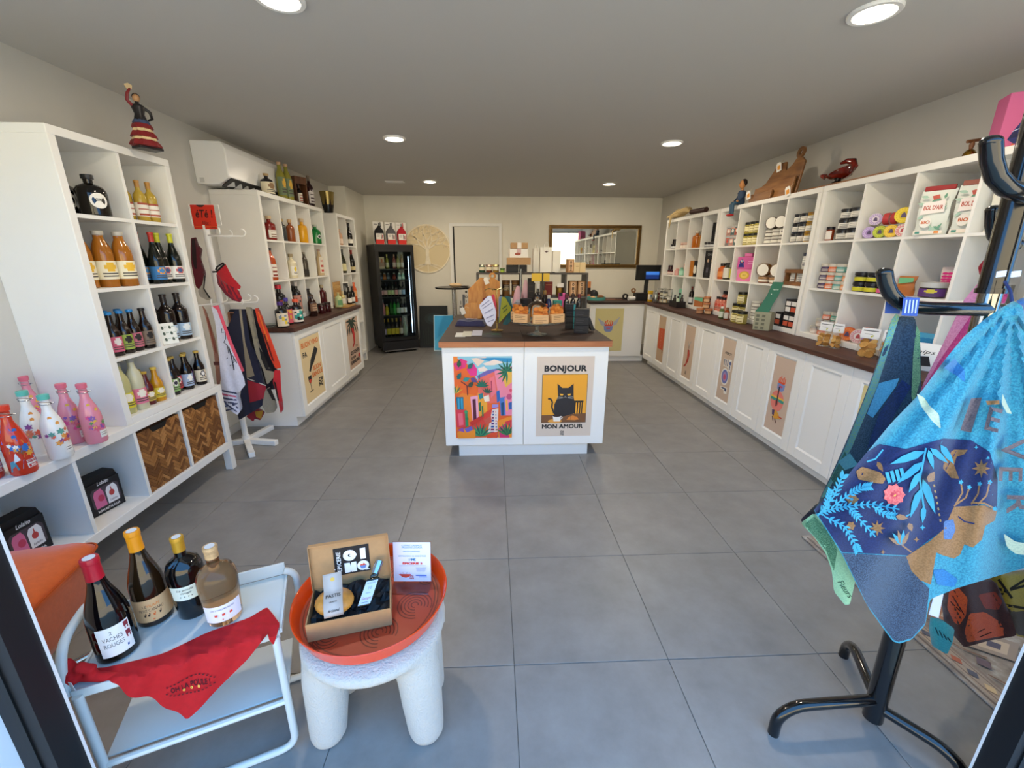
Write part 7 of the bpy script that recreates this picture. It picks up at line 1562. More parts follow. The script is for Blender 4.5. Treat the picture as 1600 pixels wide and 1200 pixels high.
def rloop(pts,r,n=6):
    out=[]
    for i,p in enumerate(pts):
        p=V(p)
        if i in(0,len(pts)-1): out.append(p); continue
        a,b=(V(pts[i-1])-p).normalized(),(V(pts[i+1])-p).normalized()
        for k in range(n+1):
            t=k/n; q0=p+a*r; q1=p+b*r; out.append(q0*(1-t)**2+p*2*t*(1-t)+q1*t*t)
    return out
R0=.011
G().tube(rloop([T3(.012,-.008,TLz-.01),T3(.012,-.008,.011),T3(TW_-.012,-.008,.011),T3(TW_-.012,-.008,TLz-.01)],.05),R0,WMT,10).build('front_frame',tb,world=True)
G().tube([T3(.012,-.008,.199),T3(TW_-.012,-.008,.199)],.009,WMT,8).build('shelf_bar',tb,world=True)
G().tube(rloop([T3(.0,TD-.02,.011),T3(-.012,TD-.01,TLz+.0),T3(-.012,TD-.03,TLz+.115),T3(-.012,.03,TLz+.115),T3(-.012,.0,TLz-.01)],.07),R0,WMT,10).build('handle_frame',tb,world=True)
G().tube(rloop([T3(TW_+.0,TD-.01,TLz+.02),T3(TW_+.03,TD-.01,TLz+.01),T3(TW_+.03,TD-.01,.011),T3(TW_-.1,TD-.01,.011),T3(.0,TD-.02,.011)],.035),R0,WMT,10).build('rear_frame',tb,world=True)
G().tube([T3(TW_*.55,TD-.015,TLz-.012),T3(TW_*.55,TD-.015,.015)],.008,WMT,8).build('rear_strut',tb,world=True)
# wine bottles in the foreground
def fb(label,px_,kind,prof,H,R,body,capm,lab,rz=radians(35)):
    p=pz(px_[0],px_[1],TLz); t=thing('wine_bottle',label,'wine bottle',(p.x,p.y,TLz+.001),rz,None)
    cz=capm[1]; P=[(a*R,z*H) for a,z in prof]
    low_=[q for q in P if q[1]<cz*H]; hi=[q for q in P if q[1]>=cz*H]
    rc=low_[-1][0]+(hi[0][0]-low_[-1][0])*((cz*H-low_[-1][1])/(hi[0][1]-low_[-1][1]))
    G().lathe(low_+[(rc,cz*H)],body,32).build('glass_body',t); e=.0012
    G().lathe([(rc+e,cz*H)]+[(a+e,z) for a,z in hi]+[((hi[-1][0]+e)*.95,H+.002)],capm[0],28).build('capsule',t)
    G().lathe([(hi[-1][0]*.72,H+.0021),(hi[-1][0]*.72,H+.0026)],M('#d8d4d0',.5),24).build('cap_seal',t)
    g=G(); lab(g,R); g.build('paper_label',t,smooth=True)
    return t
BURG=[(.9,0),(1,.015),(1.0,.34),(.98,.42),(.9,.5),(.74,.59),(.55,.68),(.42,.76),(.37,.82),(.36,.955),(.39,.96),(.39,1)]
def lab1(g,R):
    r=R+.0006; g.wrap(r,.022,.112,M('#ece9e4',.6),t0=-78,span=88,n=14); k=M('#5a5654')
    g.wraptext(r+.0004,'2',.094,.014,k,t0=-86); g.wraptext(r+.0004,'VACHES',.076,.018,k,t0=-84,width=.042); g.wraptext(r+.0004,'ROUGES',.057,.018,k,t0=-84,width=.042)
    c=M('#8a2a34'); 
    for z in (.094,.066):
        g.wrap(r+.0004,z,z+.014,c,t0=-44,span=14,n=3); g.wrap(r+.0004,z-.008,z,c,t0=-48,span=3,n=2); g.wrap(r+.0004,z-.008,z,c,t0=-40,span=3,n=2)
    g.wrap(r+.0004,.034,.041,M('#3a5a9a'),t0=-52,span=5,n=2)
fb('red capped dark wine bottle with white label on the tray table',(187,1016),'burg',BURG,.30,.046,M('#0c0708',.06,coat=.4),(M('#b8162a',.35),.80),lab1)
def lab2(g,R):
    r=R+.0006; g.wrap(r,.02,.095,M('#d2a878',.6),t0=-90,span=190,n=24); k=M('#3a2a22')
    g.wraptext(r+.0004,'LE',.074,.011,k,t0=-108); g.wraptext(r+.0004,'VILAIN',.075,.013,M('#e07a2a'),t0=-82,width=.03); g.wraptext(r+.0004,'PETIT CANARD',.06,.013,k,t0=-90,width=.058)
    for q,c in ((-112,k),(-100,k),(-84,M('#d8622a')),(-66,k)): g.wrap(r+.0004,.04,.047,c,t0=q,span=6,n=2); g.wrap(r+.0004,.045,.052,c,t0=q+3,span=3,n=2)
    g.wrap(r+.0004,.026,.03,M('#d8622a'),t0=-88,span=6,n=2)
fb('orange capped brown wine bottle with tan label on the tray table',(245,964),'burg',BURG,.30,.043,M('#2a1a0c',.05,trans=.15,coat=.4),(M('#e8900c',.4),.80),lab2)
ROUND=[(.82,0),(.86,.012),(.9,.2),(.97,.42),(1,.52),(.97,.62),(.82,.70),(.5,.745),(.32,.77),(.3,.8),(.3,.96),(.33,.965),(.33,1)]
def lab3(g,R):
    g.wrap(R*.925+.0012,.074,.122,M('#dfe6d6',.6),t0=-98,span=100,n=16,r2=R*.99+.0012); k=M('#4a4a44'); r=R*.99+.0024
    g.wraptext(r,'La poule',.112,.010,k,t0=-100,italic=.3,width=.04); g.wraptext(r-.001,'rouge',.101,.010,k,t0=-98,italic=.3,width=.026); [g.wrap(r-.002,.086,.089,k,t0=q,span=3,n=1) for q in (-116,-104,-92,-82)]
fb('gold capped round black wine bottle between the others',(305,953),'round',ROUND,.26,.047,M('#0a0809',.05,coat=.4),(M('#c8952a',.35,metal=.3),.83),lab3)
def lab4(g,R):
    r=R*.95+.0012; g.wrap(r,.022,.078,M('#e4e0ea',.6),t0=-92,span=112,n=16,r2=R*.985+.0012); k=M('#6a667a'); r+=.0028
    g.wraptext(r,'LES 3 VACHES ROSES',.066,.007,k,t0=-92,width=.06); [g.wrap(r,.044,.051,M('#d8503a'),t0=q,span=8,n=2) for q in (-112,-92,-72)]; g.wrap(r,.030,.033,M('#d8783a'),t0=-96,span=4,n=1)
ro=fb('clear round rose wine bottle with white label and cork',(353,962),'round',ROUND,.245,.052,M('#eab98c',.02,trans=1,ior=1.18,coat=.3),(M('#c09a6a',.7,noise=.25,nscale=90),.86),lab4)
G().lathe([(.03,0),(.0165,.80*.245+.006),(.0165,.245*.86)],M('#d8b08a',.02,trans=.6),20).build('neck_glass',ro) if False else None
# red bandana tied round the tray edge
bn=thing('red_bandana','red printed bandana knotted to the tray table and draped over its edge','bandana',T3(.2,-.02,TLz-.15)); RD=M('#b20a12',.85,noise=.08,nscale=70)
S3=400/1412
def q3(*p): return [(80+x*S3,860+y*S3) for x,y in p]
class Drape(Cloth):
    def P(s,x,y,off=0):
        r=ray(x,y); zt_=TLz+.0095+.0015*sin(x*.25)+.002*sin(y*.4)
        p=CP+r*((zt_-CH)/r.z); c=(p-tFL).dot(tv)
        if c<-.014:     # past the front edge: hang down
            nrm=tv; t=((tFL-tv*.014-CP).dot(nrm))/r.dot(nrm); p=CP+r*t
            p-=tv*(.004+.006*sin(x*.11+y*.05)+.012*min(1,(TLz-p.z)/.12)*(.5+.5*sin(x*.07)))
        return p+(CP-p).normalized()*off
cl=Drape(bn,None); cl.sheet('cloth',smooth_poly(q3((225,650),(300,645),(430,615),(620,568),(860,452),(1090,372),(1190,312),(1222,350),(1262,405),(1228,518),(1190,455),(1090,585),(960,720),(840,832),(756,902),(690,872),(560,812),(410,772),(330,722),(250,690))),RD,5,.0015)
g=G(); k=M('#4a0a12',.9); cl.text(g,'OH LA POULE !',*q3((775,728))[0],11,k,rot=radians(-13),bold=.02,width=62)
for q in range(3): cl.text(g,'o',*q3((738+40*q,752-9*q))[0],7,M('#e8b04a'),bold=.05)
for s_ in (-1,1):
    for q in range(13):
        u=(q-6)/6; x_,y_=775+130*u, 728-30*u+s_*(42-26*u*u)+0; cl.line(g,q3((x_-6,y_+1.5),(x_+6,y_-1.5)),1.6,k)
O('print',g.mesh('print'),bn,True)
g=G(); kx=pz(*q3((165,655))[0],TLz+.028)
for pts,r in (([(-.045,0,.02),(-.02,-.012,.03),(.0,-.016,.005),(-.02,-.01,-.02),(-.05,0,-.012)],[.012,.016,.017,.016,.012]),([(.0,-.01,.0),(.02,-.016,.025),(.035,-.01,.012),(.03,-.01,-.012),(.0,-.012,-.01)],[.012,.014,.014,.014,.012]),([(-.005,-.022,.018),(-.008,-.026,0),(-.004,-.022,-.02)],[.012,.016,.012]),([(.02,-.01,-.01),(.06,-.006,-.022),(.09,.0,-.024)],[.014,.012,.006])):
    g.tube([kx+V(p) for p in pts],r,RD,10)
kn=g.build('knot',bn,world=True); rm=kn.modifiers.new('remesh','REMESH'); rm.mode='VOXEL'; rm.voxel_size=.004; rm.use_smooth_shade=True; tx=kn.modifiers.new('smooth','SMOOTH'); tx.iterations=2; G().fprism(Fr((kx.x-.012,kx.y-.03,kx.z-.03),(1,-.3,.2),(-.2,0,1)),[(0,0),(.03,0),(.032,.028),(.002,.03)],0,.001,M('#d8d8dc',.7)).build('care_label',bn,world=True,smooth=False)
# ================================================================== orange seat behind the door post
oc=thing('orange_stool','orange upholstered lounge seat on a chrome base, partly behind the door post','seat',(-1.72,1.12,0)); ORG=M('#cf5a14',.85,sheen=.25,noise=.06,nscale=50,bump=.12,bscale=90)
def rsq(cx,cy,hx,hy,z,rad,n=6,rot=0):
    out=[]
    for qx,qy,a0 in ((1,1,0),(-1,1,90),(-1,-1,180),(1,-1,270)):
        for i in range(n+1):
            a=radians(a0+90*i/n); x=qx*(hx-rad)+rad*cos(a); y=qy*(hy-rad)+rad*sin(a); out.append((cx+x*cos(rot)-y*sin(rot),cy+x*sin(rot)+y*cos(rot),z))
    return out
c0=pz(128,872,.44); cx,cy=c0.x-.175,c0.y-.17; rot=radians(12)
g=G(); L=[rsq(cx-.0,cy-.02,.10,.10,.12,.05,rot=rot),rsq(cx,cy,.17,.17,.22,.06,rot=rot),rsq(cx,cy,.20,.225,.40,.05,rot=rot),rsq(cx,cy,.21,.235,.43,.05,rot=rot),rsq(cx,cy,.19,.215,.455,.05,rot=rot),rsq(cx,cy,.12,.12,.472,.05,rot=rot)]; n=len(L[0])
g.add([p for l in L for p in l],[(j*n+i,j*n+(i+1)%n,(j+1)*n+(i+1)%n,(j+1)*n+i) for j in range(5) for i in range(n)]+[tuple(range(n))[::-1],tuple(5*n+i for i in range(n))],ORG); g.build('cushion',oc,world=True,ang=80)
g=G(); SM=M('#b84a0e',.9)
g.tube([V(p)*1.0 for p in rsq(cx,cy,.212,.237,.432,.052,rot=rot)],.004,SM,5,closed=True); g.tube([L[2][3],L[1][3],L[0][3]],.004,SM,5); g.tube([L[2][24],L[1][24],L[0][24]],.004,SM,5); g.build('piping',oc,world=True)
G().cyl(.03,.015,.125,M('#b8bab8',.15,metal=1),16,cx,cy-.02).build('column',oc,world=True)
a,b=pz(75,1045,.02),pz(150,1018,.02); G().tube([V((cx,cy-.02,.02)),(V((cx,cy,.02))+b*2)/3,b],.012,M('#c0c2c0',.15,metal=1),10).build('base_leg',oc,world=True); G().tube([V((cx,cy-.02,.02)),V((cx+.12,cy-.24,.015))],.012,M('#c0c2c0',.15,metal=1),10).build('base_leg',oc,world=True); G().tube([V((cx,cy-.02,.02)),V((cx-.2,cy-.1,.015))],.012,M('#c0c2c0',.15,metal=1),10).build('base_leg',oc,world=True)
# ================================================================== boucle stool with tray
PCX,PCY=-.395,1.12
st=thing('boucle_stool','white boucle stool with four thick arched legs','stool',(PCX,PCY,0)); BOU=M('#c6c0b6',.95,bump=1.0,bscale=150)
g=G(); g.lathe([(.12,.322),(.2,.325),(.228,.345),(.226,.375),(.17,.388)],BOU,28,PCX,PCY)
feet=[pz(507,1172,.0),pz(664,1166,.0),pz(690,1072,.0)]
feet=[V((f.x,f.y+.045,0)) for f in feet[:2]]+[V((feet[2].x-.045,feet[2].y,0))]; feet.append(V((feet[0].x-.0,feet[2].y+.02,0)))
for f in feet:
    d=V((PCX,PCY,0))-f; tp=f+d*.28; n=12
    g.tube([f+V((0,0,.0)),f+V((0,0,.02)),f*.85+tp*.15+V((0,0,.12)),f*.7+tp*.3+V((0,0,.25)),tp*.6+f*.4+V((0,0,.335))],[.05,.058,.064,.07,.074],BOU,14)
for a,b in ((0,1),(1,2),(2,3),(3,0)):
    A_,B_=feet[a],feet[b]; m_=(A_+B_)/2; g.tube([A_*.8+m_*.2+V((0,0,.32)),m_+(V((PCX,PCY,0))-m_)*.12+V((0,0,.345)),B_*.8+m_*.2+V((0,0,.32))],[.062,.045,.062],BOU,12)
so=g.build('padded_body',st,world=True); rm=so.modifiers.new('remesh','REMESH'); rm.mode='VOXEL'; rm.voxel_size=.012; rm.use_smooth_shade=True; smo=so.modifiers.new('smooth','SMOOTH'); smo.iterations=6; smo.factor=.6
TRX,TRY=-.408,1.155; tz=.392
tr=thing('orange_tray','round glossy orange tray with embossed swirls on the boucle stool','tray',(TRX,TRY,tz)); OR_=M('#dd4406',.22,coat=.3); TI=M('#a83a1e',.4)
G().lathe([(.0,0),(.215,0),(.225,.003),(.240,.05),(.2435,.052),(.241,.054),(.236,.05),(.221,.008)],OR_,64,cap=False).build('rim',tr); G().lathe([(.0,.004),(.222,.006),(.222,.008),(.0,.008)],TI,64,cap=False).build('tray_floor',tr)
g=G(); FTr=Fr((0,0,.0078),(1,0,0),(0,1,0)); rr=random.Random(2); EM=M('#6e2412',.45)
for (cx_,cy_,mx) in ((.14,-.02,5),(.05,-.12,5),(.16,.09,4),(-.10,-.13,5),(.06,.12,4),(-.14,.08,5),(-.02,0,4),(.19,-.08,3)):
    for k in range(1,mx+1):
        r=.011*k; a0=rr.uniform(0,6.28) if k==1 else a0; n=26
        pts=[(cx_+r*cos(a0+5.2*i/n),cy_+r*sin(a0+5.2*i/n)) for i in range(n+1)]
        if all(math.hypot(*p)<.215 for p in pts): g.fline(FTr,pts,.0035,.0006+.00005*k,EM)
for k in range(7): 
    n=40; r=.212-.011*k*.9
    if k<2: g.fline(FTr,[(r*cos(2*pi*i/n),r*sin(2*pi*i/n)) for i in range(n+1)],.0035,.0006,EM)
g.build('embossed_swirls',tr,smooth=False)
# open kraft gift box
zb=tz+.0095; a,b=pz(481,1004,zb),pz(613,976,zb); bu=(b-a); bu.z=0; bw=bu.length; bu.normalize(); bv=V((-bu.y,bu.x,0)); bd=.15; bh=.062
bx=thing('open_gift_box','open kraft gift box with black shop logo inside the lid','gift box',a+bu*bw/2+bv*bd/2); KRF=M('#b58a5c',.7,noise=.05,nscale=50); KRI=M('#a87e52',.75)
def B3(p,q,z): return a+bu*p+bv*q+V((0,0,z-a.z+zb)) if False else V((a.x,a.y,zb))+bu*p+bv*q+V((0,0,z))
Fb=Fr((a.x,a.y,zb),bu,(0,0,1)); t_=.003
G().fbox(Fb,0,bw,0,t_,-bd,0,KRF).build('base',bx,world=True); G().fbox(Fb,0,bw,t_,bh,-t_,0,KRF).build('front_wall',bx,world=True); G().fbox(Fb,0,bw,t_,bh,-bd,-bd+t_,KRF).build('back_wall',bx,world=True)
for p in (0,bw-t_): G().fbox(Fb,p,p+t_,t_,bh,-bd+t_,-t_,KRF).build('side_wall',bx,world=True)
lidv=(V((0,0,1))+bv*.12).normalized(); Fl=Fr(B3(0,bd,bh),bu,lidv); lh=.15
ld=G().fbox(Fl,0,bw,0,lh,-.003,0,KRF).fbox(Fl,-.002,0,0,lh,-.0,.012,KRF).fbox(Fl,bw,bw+.002,0,lh,0,.012,KRF).fbox(Fl,0,bw,lh,lh+.002,-.003,.014,KRF).build('lid',bx,world=True)
A=Art(Fr(Fl(0,0,.0008),Fl.u,Fl.v),(0,0,590,390),bw,lh); A.poly([(170,60),(440,60),(440,310),(170,310)],'#1b191b')
A.text('EPICERIE',208,185,34,'#f2f0ee',width=170,rot=pi/2,bold=.01).text("'",186,250,40,'#f2f0ee',rot=pi/2)
A.disc(290,140,50,'#f2f0ee').disc(290,140,13,'#1b191b').rect(290,132,345,148,'#f2f0ee').rect(370,90,412,190,'#f2f0ee').rect(245,205,335,295,'#f2f0ee').poly([(286,205),(296,205),(290,235)],'#1b191b').poly([(284,295),(294,295),(290,268)],'#1b191b').disc(385,250,46,'#f2f0ee').poly([(358,250),(412,250),(400,278),(370,278)],'#6a8ac8').poly([(362,250),(368,232),(380,242),(390,228),(402,240),(408,250)],'#e0563a').poly([(405,275),(438,296),(400,298)],'#f2f0ee')
A.done('logo_print',ld)
PB=M('#141316',.55,bump=.6,bscale=40); g=G(); rr=random.Random(8); n1,n2=16,10; vs=[]
for j in range(n2+1):
    for i in range(n1+1):
        u,v=i/n1,j/n2; hgt=.02+.03*v+rr.uniform(-.008,.014)+(.035*math.exp(-((u-.52)**2/.02+(v-.85)**2/.03))); vs.append(B3(.006+u*(bw-.012),.006+v*(bd-.012),min(hgt,.085)))
g.add(vs,[(j*(n1+1)+i,j*(n1+1)+i+1,(j+1)*(n1+1)+i+1,(j+1)*(n1+1)+i) for j in range(n2) for i in range(n1)],PB); g.build('tissue_paper',bx,world=True,smooth=False)
ck=thing('wrapped_cake','round golden cake with a grey paper band in the gift box','cake',B3(.075,.062,.062)); cke=M('#c08436',.5,noise=.3,nscale=30,coat=.3)
g=G(); g.ball((0,0,.012),(.058,.05,.03),cke,18,10); g.build('cake',ck); cd_=V((.3,-.95,0)).normalized(); cs_=V((.95,.3,0))     # the band runs back over the cake and stands up behind
def bp_(t,w_,off=0):
    if t<=1:
        an=radians(-5+100*t); c_=cd_*(cos(an)*.056)+V((0,0,.012+sin(an)*.034)); n_=(cd_*cos(an)+V((0,0,1))*sin(an)*1.4).normalized()
    else:
        an=radians(95); c_=cd_*(cos(an)*.056)+V((0,0,.012+sin(an)*.034))-cd_*(.03*(t-1))+V((0,0,.05*(t-1))); n_=(cd_*.85+V((0,0,1))*.5).normalized()
    return c_+cs_*(w_*.027)+n_*(.0025+off)
g=G(); m_=M('#b4aea8',.6); nn=14
g.add([bp_(1.9*j/nn,s_) for j in range(nn+1) for s_ in (-1,1)],[(2*j,2*j+1,2*j+3,2*j+2) for j in range(nn)],m_); ob=g.build('paper_band',ck); sm=ob.modifiers.new('solid','SOLIDIFY'); sm.thickness=.0012
g=G(); ik=M('#2a2826',.6)
def bandtext(body,t0,size,width,italic=0):
    vs,fs=_text(body,.01,italic); sx=width/((max(v.x for v in vs)-min(v.x for v in vs))*size)
    g.add([bp_(t0+v.y*size/.075,v.x*size*sx/.027,.0012+v.z) for v in vs],fs,ik)
bandtext('PASTIS',.78,.013,.042); bandtext('LANDAIS',.58,.005,.022); bandtext('Artisanal',.28,.011,.034,.3); g.build('lettering',ck,smooth=False)
g=G(); g.add([bp_(1.6+.1*sin(2*pi*i/12),.24*cos(2*pi*i/12),.0014) for i in range(12)],[tuple(range(12))],M('#d8b04a',.4)); g.build('gold_seal',ck,smooth=False)
bt=thing('flat_spirit_bottle','small square bottle with silver cap and pale blue label in the gift box','bottle',B3(.155,.035,.052)); gb=M('#2a2c20',.05,trans=.3,coat=.4)
Fq=Fr((-.018,0,0),(.92,.25,0),(.22,.75,.62))
bev(G().fbox(Fq,0,.042,0,.085,-.02,.005,gb).build('glass_body',bt),.005,3); bev(G().fbox(Fq,.008,.034,.085,.1,-.016,.001,gb).build('shoulder',bt),.004,2)
g=G(); o_=Fq(.021,.098,-.007); g.tube([o_,o_+Fq.v*.012,o_+Fq.v*.012,o_+Fq.v*.04],[.011,.011,.013,.013],M('#b8bcc0',.2,metal=1),16); g.build('silver_cap',bt)
A=Art(Fr(Fq(.003,.006,.0056),Fq.u,Fq.v),(0,0,100,190),.036,.07); A.rect(0,0,100,190,'#b8cce0').text('ARMAGNAC',50,18,14,'#3a4a5a',width=80).text('10',50,58,26,'#5a6a7a').line([(30,98),(70,98)],4,'#5a6a7a').text('Gascogne',50,140,22,'#a8303a',width=78,italic=.3).line([(20,172),(80,172)],4,'#5a6a7a'); A.g.build('paper_label',bt,smooth=False)
# acrylic price sign
p=pz(612,921,zb); q=pz(671,921,zb); sgn=thing('acrylic_sign','white price sheet in a clear acrylic stand on the orange tray','sign',(p+q)/2); su=(q-p).normalized(); Yv=V((-su.y,su.x,0)); sv=(V((0,0,1))+Yv*.18).normalized(); Fs=Fr(V((p.x,p.y,zb))+Yv*.03,su,sv); sw=(q-p).length; sh=.152
ACR=M('#eef2f4',.03,trans=1,ior=1.2); G().fbox(Fs,-.002,sw+.002,0,sh,-.0032,-.0012,ACR).build('back_sheet',sgn,world=True); G().fbox(Fr(V((p.x,p.y,zb)),su,Yv),0,sw,-.022,.03,0,.002,ACR).build('foot_plate',sgn,world=True)
A=Art(Fr(Fs(0,0.006,-.0006),Fs.u,Fs.v),(785,85,1145,570),sw,sh-.008,base='#e6e4f2'); TQ='#2a94b4'
A.text('COFFRET CADEAUX',965,126,20,TQ,width=195,bold=.01).text('PRODUITS LOCAUX',968,150,20,TQ,width=195,bold=.01).text('PASTIS LANDAIS',962,199,17,TQ,width=160).text('+',958,222,12,TQ).text("ARMAGNAC 10 ANS D'AGE",968,255,18,TQ,width=268).text('19€',966,300,30,'#2a7aa8',width=66,bold=.03).text('ÉPICERIE 5',970,345,24,'#e04a3a',width=190,bold=.05).line([(840,372),(1100,372)],3,'#a8b4d0')
for k in range(5): A.line([(1000+k*3,396+k*11),(1105-k*4,396+k*11)],3,'#b4bcd8')
A.poly([(835,475),(955,475),(940,505),(905,520),(870,510)],'#dc4a38').line([(850,470),(858,455)],3,'#5a7ac0').line([(880,470),(876,448)],3,'#e08a4a').line([(910,470),(918,450)],3,'#5a8a5a').line([(935,470),(940,452)],3,'#dc4a38').text('OI',962,500,17,'#c83a3a',width=32,bold=.03).text('NQ',962,524,17,'#c83a3a',width=40,bold=.03)
A.text('06 88 00 00',1052,492,11,'#3a5ac0',width=110) if False else A.line([(1000,490),(1105,490)],7,'#4a6ac8').line([(1030,508),(1110,508)],6,'#6a8ad0'); A.done('printed_sheet',sgn)
# ================================================================== black coat stand with towels
BKM=M('#0b0b0d',.18,coat=.5); CHM=M('#9a9a96',.12,metal=1)
pb,pt=V((1.246,.974,0)),V((1.212,1.015,1.9)); pole=lambda z: pb+(pt-pb)*(z/1.9)
co=thing('coat_stand','glossy black metal coat stand hung with towels near the entrance','coat stand',pb)
G().tube([pole(.035),pole(1.20)],.028,BKM,18).build('pole',co,world=True)
G().tube([pole(1.20),pole(1.42)],.022,CHM,18).build('chrome_sleeve',co,world=True); G().tube([pole(1.42),pole(1.88)],.026,BKM,18).build('upper_pole',co,world=True)
for z in (1.22,1.42): G().tube([pole(z-.006),pole(z+.006)],.0295,BKM,18).build('collar',co,world=True)
def legt(f,h=.10):
    f=V(f); d=(f-V((pb.x,pb.y,0))); d.z=0; u=d.normalized(); L=d.length; c=V((pb.x,pb.y,h)); G().tube([c,c+u*(L-.09)]+[c+u*(L-.09)+u*(.09*sin(t))+V((0,0,-.07*(1-cos(t)))) for t in [radians(15*i) for i in range(1,7)]]+[V((f.x,f.y,.0))],.017,BKM,12).build('leg',co,world=True)
legt((.905,.963,0),.115); legt((1.36,1.225,0),.10); legt((1.375,.80,0),.085)
def arm(pts,Y,r=.0165,name='hook_arm'):
    P_=[py(x,y,Y+dy) for x,y,dy in pts]; G().tube(P_,r,BKM,12).build(name,co,world=True); e=P_[0]; G().ball(tuple(e),(r*1.04,r*1.04,r*.7),BKM,12,8).build('end_cap',co,world=True)
arm([(1382,426,0),(1384,440,0),(1390,456,0),(1402,470,.0),(1420,479,.0),(1450,482,.0),(1500,483,0),(1562,484,.02)],.985)
arm([(1548,222,0),(1549,250,0),(1556,275,0),(1572,293,0),(1600,303,.0),(1650,306,0.05)],.93,.0185)
arm([(1553,328,.06),(1552,350,.06),(1556,368,.06),(1566,380,.06),(1590,384,.05)],1.06,.017)
G().tube([py(1568,516,1.0),py(1640,512,.95)],.0165,BKM,12).build('hook_arm',co,world=True)
for x in (1564,1587):
    p=py(x,428,.965); G().fbox(Fr(p,(1,.0,.12),(-.12,0,1)),-.012,.012,-.007,.007,0,.001,M('#d8dce4',.6)).build('sticker',co,world=True)
S6=1/1.875
def q6(*p): return [(1240+x*S6,380+y*S6) for x,y in p]
def radial(Y,c,n,amp,ph=0,tilt=0.0,reach=400):
    def d(x,y):
        th=math.atan2(y-c[1],x-c[0]); r=math.hypot(x-c[0],y-c[1]); k=min(1,r/reach)
        return Y+amp*(.25+k)*(sin(n*th+ph)+.45*sin(2.1*n*th+ph*2))-tilt*k
    return d
def jac(name,label,depth,outline,base,step=9,cat='towel'):
    o=smooth_poly(q6(*outline)); i=max(range(len(o)),key=lambda i:o[i][1]); t=thing(name,label,cat,py(*o[i],depth(*o[i])),0,'towels on the coat stand'); cl=Cloth(t,depth); cl.sheet('cloth',o,base,step,.0025); return t,cl
C1=q6((640,180))[0]
# pink and red towels at the back
t,cl=jac('printed_towel','pink towel with pale edge hanging behind the pole',radial(1.10,q6((600,30))[0],9,.012),[(585,40),(612,22),(640,30),(625,170),(560,230),(540,300),(480,350),(372,440),(375,420),(430,320),(500,170),(545,110)],weave('#c83f78','#b03068'),7)
g=G(); cl.patch(g,q6((585,42),(612,24),(600,80),(560,150),(500,240),(430,340),(380,425),(378,415),(430,310),(500,165),(550,105)),weave('#dc8aa4','#d07a96'),7); O('woven_pattern',g.mesh('pattern'),t,True)
t,cl=jac('printed_towel','plain red towel scrap behind the pink towel',radial(1.14,q6((600,30))[0],9,.01),[(560,45),(590,32),(585,60),(545,95),(540,70)],M('#b81a22',.9),6)
# brown and yellow towels low behind
t,cl=jac('printed_towel','dark brown towel with orange shapes hanging low behind the blue one',folds(1.10,.2,1,.012,60),[(430,1020),(470,985),(590,985),(640,1100),(655,1150),(570,1165),(500,1185),(470,1150),(440,1110)],weave('#3a1a16','#4a221a'),8)
g=G(); OR1=weave('#d85a1c','#c84c14')
cl.patch(g,smooth_poly(q6((455,1020),(480,1005),(510,1040),(505,1090),(485,1120),(470,1110),(450,1070))),OR1,7); cl.patch(g,smooth_poly(q6((515,1085),(560,1080),(605,1110),(625,1148),(560,1160),(510,1170),(500,1140))),OR1,7); cl.patch(g,smooth_poly(q6((540,1030),(590,1020),(612,1050),(600,1075),(560,1070))),weave('#9a3416','#8a2c12'),7)
for a,b in (((465,1030),(500,1090)),((460,1050),(490,1080)),((520,1150),(560,1130)),((530,1160),(580,1140))): cl.line(g,q6(a,b),1.5,'#2a100e')
O('woven_pattern',g.mesh('pattern'),t,True)
t,cl=jac('printed_towel','olive yellow towel with black branches hanging low at the frame edge',folds(1.16,.2,1,.012,60),[(545,985),(600,965),(700,955),(700,1160),(650,1150),(615,1060)],weave('#a8951f','#98861a'),8)
g=G(); cl.patch(g,q6((610,1060),(650,1080),(695,1075),(695,1155),(650,1145)),weave('#2c2416','#362c1a'),8)
for P_ in (((570,1000),(620,1020),(690,1000)),((590,1040),(640,1010),(680,985)),((600,985),(640,1040)),((620,1060),(680,1070))): cl.line(g,q6(*P_),4,'#17130e')
O('woven_pattern',g.mesh('pattern'),t,True)
# green towel below
t,cl=jac('printed_towel','light green towel with dark green check showing below the navy one',folds(1.06,.4,1,.012,45),[(20,820),(60,790),(120,830),(170,930),(182,985),(165,1058),(150,1060),(118,1020),(112,960),(95,910),(60,860)],weave('#a8dab0','#98cca2'),7)
g=G(); cl.patch(g,q6((30,825),(60,800),(110,850),(128,900),(118,960),(95,900),(60,858)),weave('#2f6a4a','#7ab088',500),6); cl.text(g,'Fleurs',*q6((150,1012))[0],13,'#234a34',rot=radians(55),italic=.3); O('woven_pattern',g.mesh('pattern'),t,True)
t,cl=jac('printed_towel','dark purple towel corner with orange threads at the far edge',folds(1.10,.4,1,.01,50),[(18,812),(70,760),(110,770),(90,850),(60,835)],weave('#2a1626','#341c2e'),7)
g=G(); [cl.line(g,q6((35+8*k,812-4*k),(60+8*k,800-2*k)),1.6,'#d86a2a') for k in range(4)]; O('woven_pattern',g.mesh('pattern'),t,True)
# teal care flap and white flap
t,cl=jac('printed_towel','small teal printed towel corner below the blue towel',folds(1.06,.3,1,.008,50),[(400,1095),(430,1100),(472,1130),(466,1170),(450,1205),(405,1180),(396,1130)],weave('#3aa8b0','#2f98a2'),7)
g=G(); [cl.line(g,q6((415+12*k,1125+10*k),(425+12*k,1150+6*k)),1.8,'#1a3a40') for k in range(4)]; O('woven_pattern',g.mesh('pattern'),t,True)
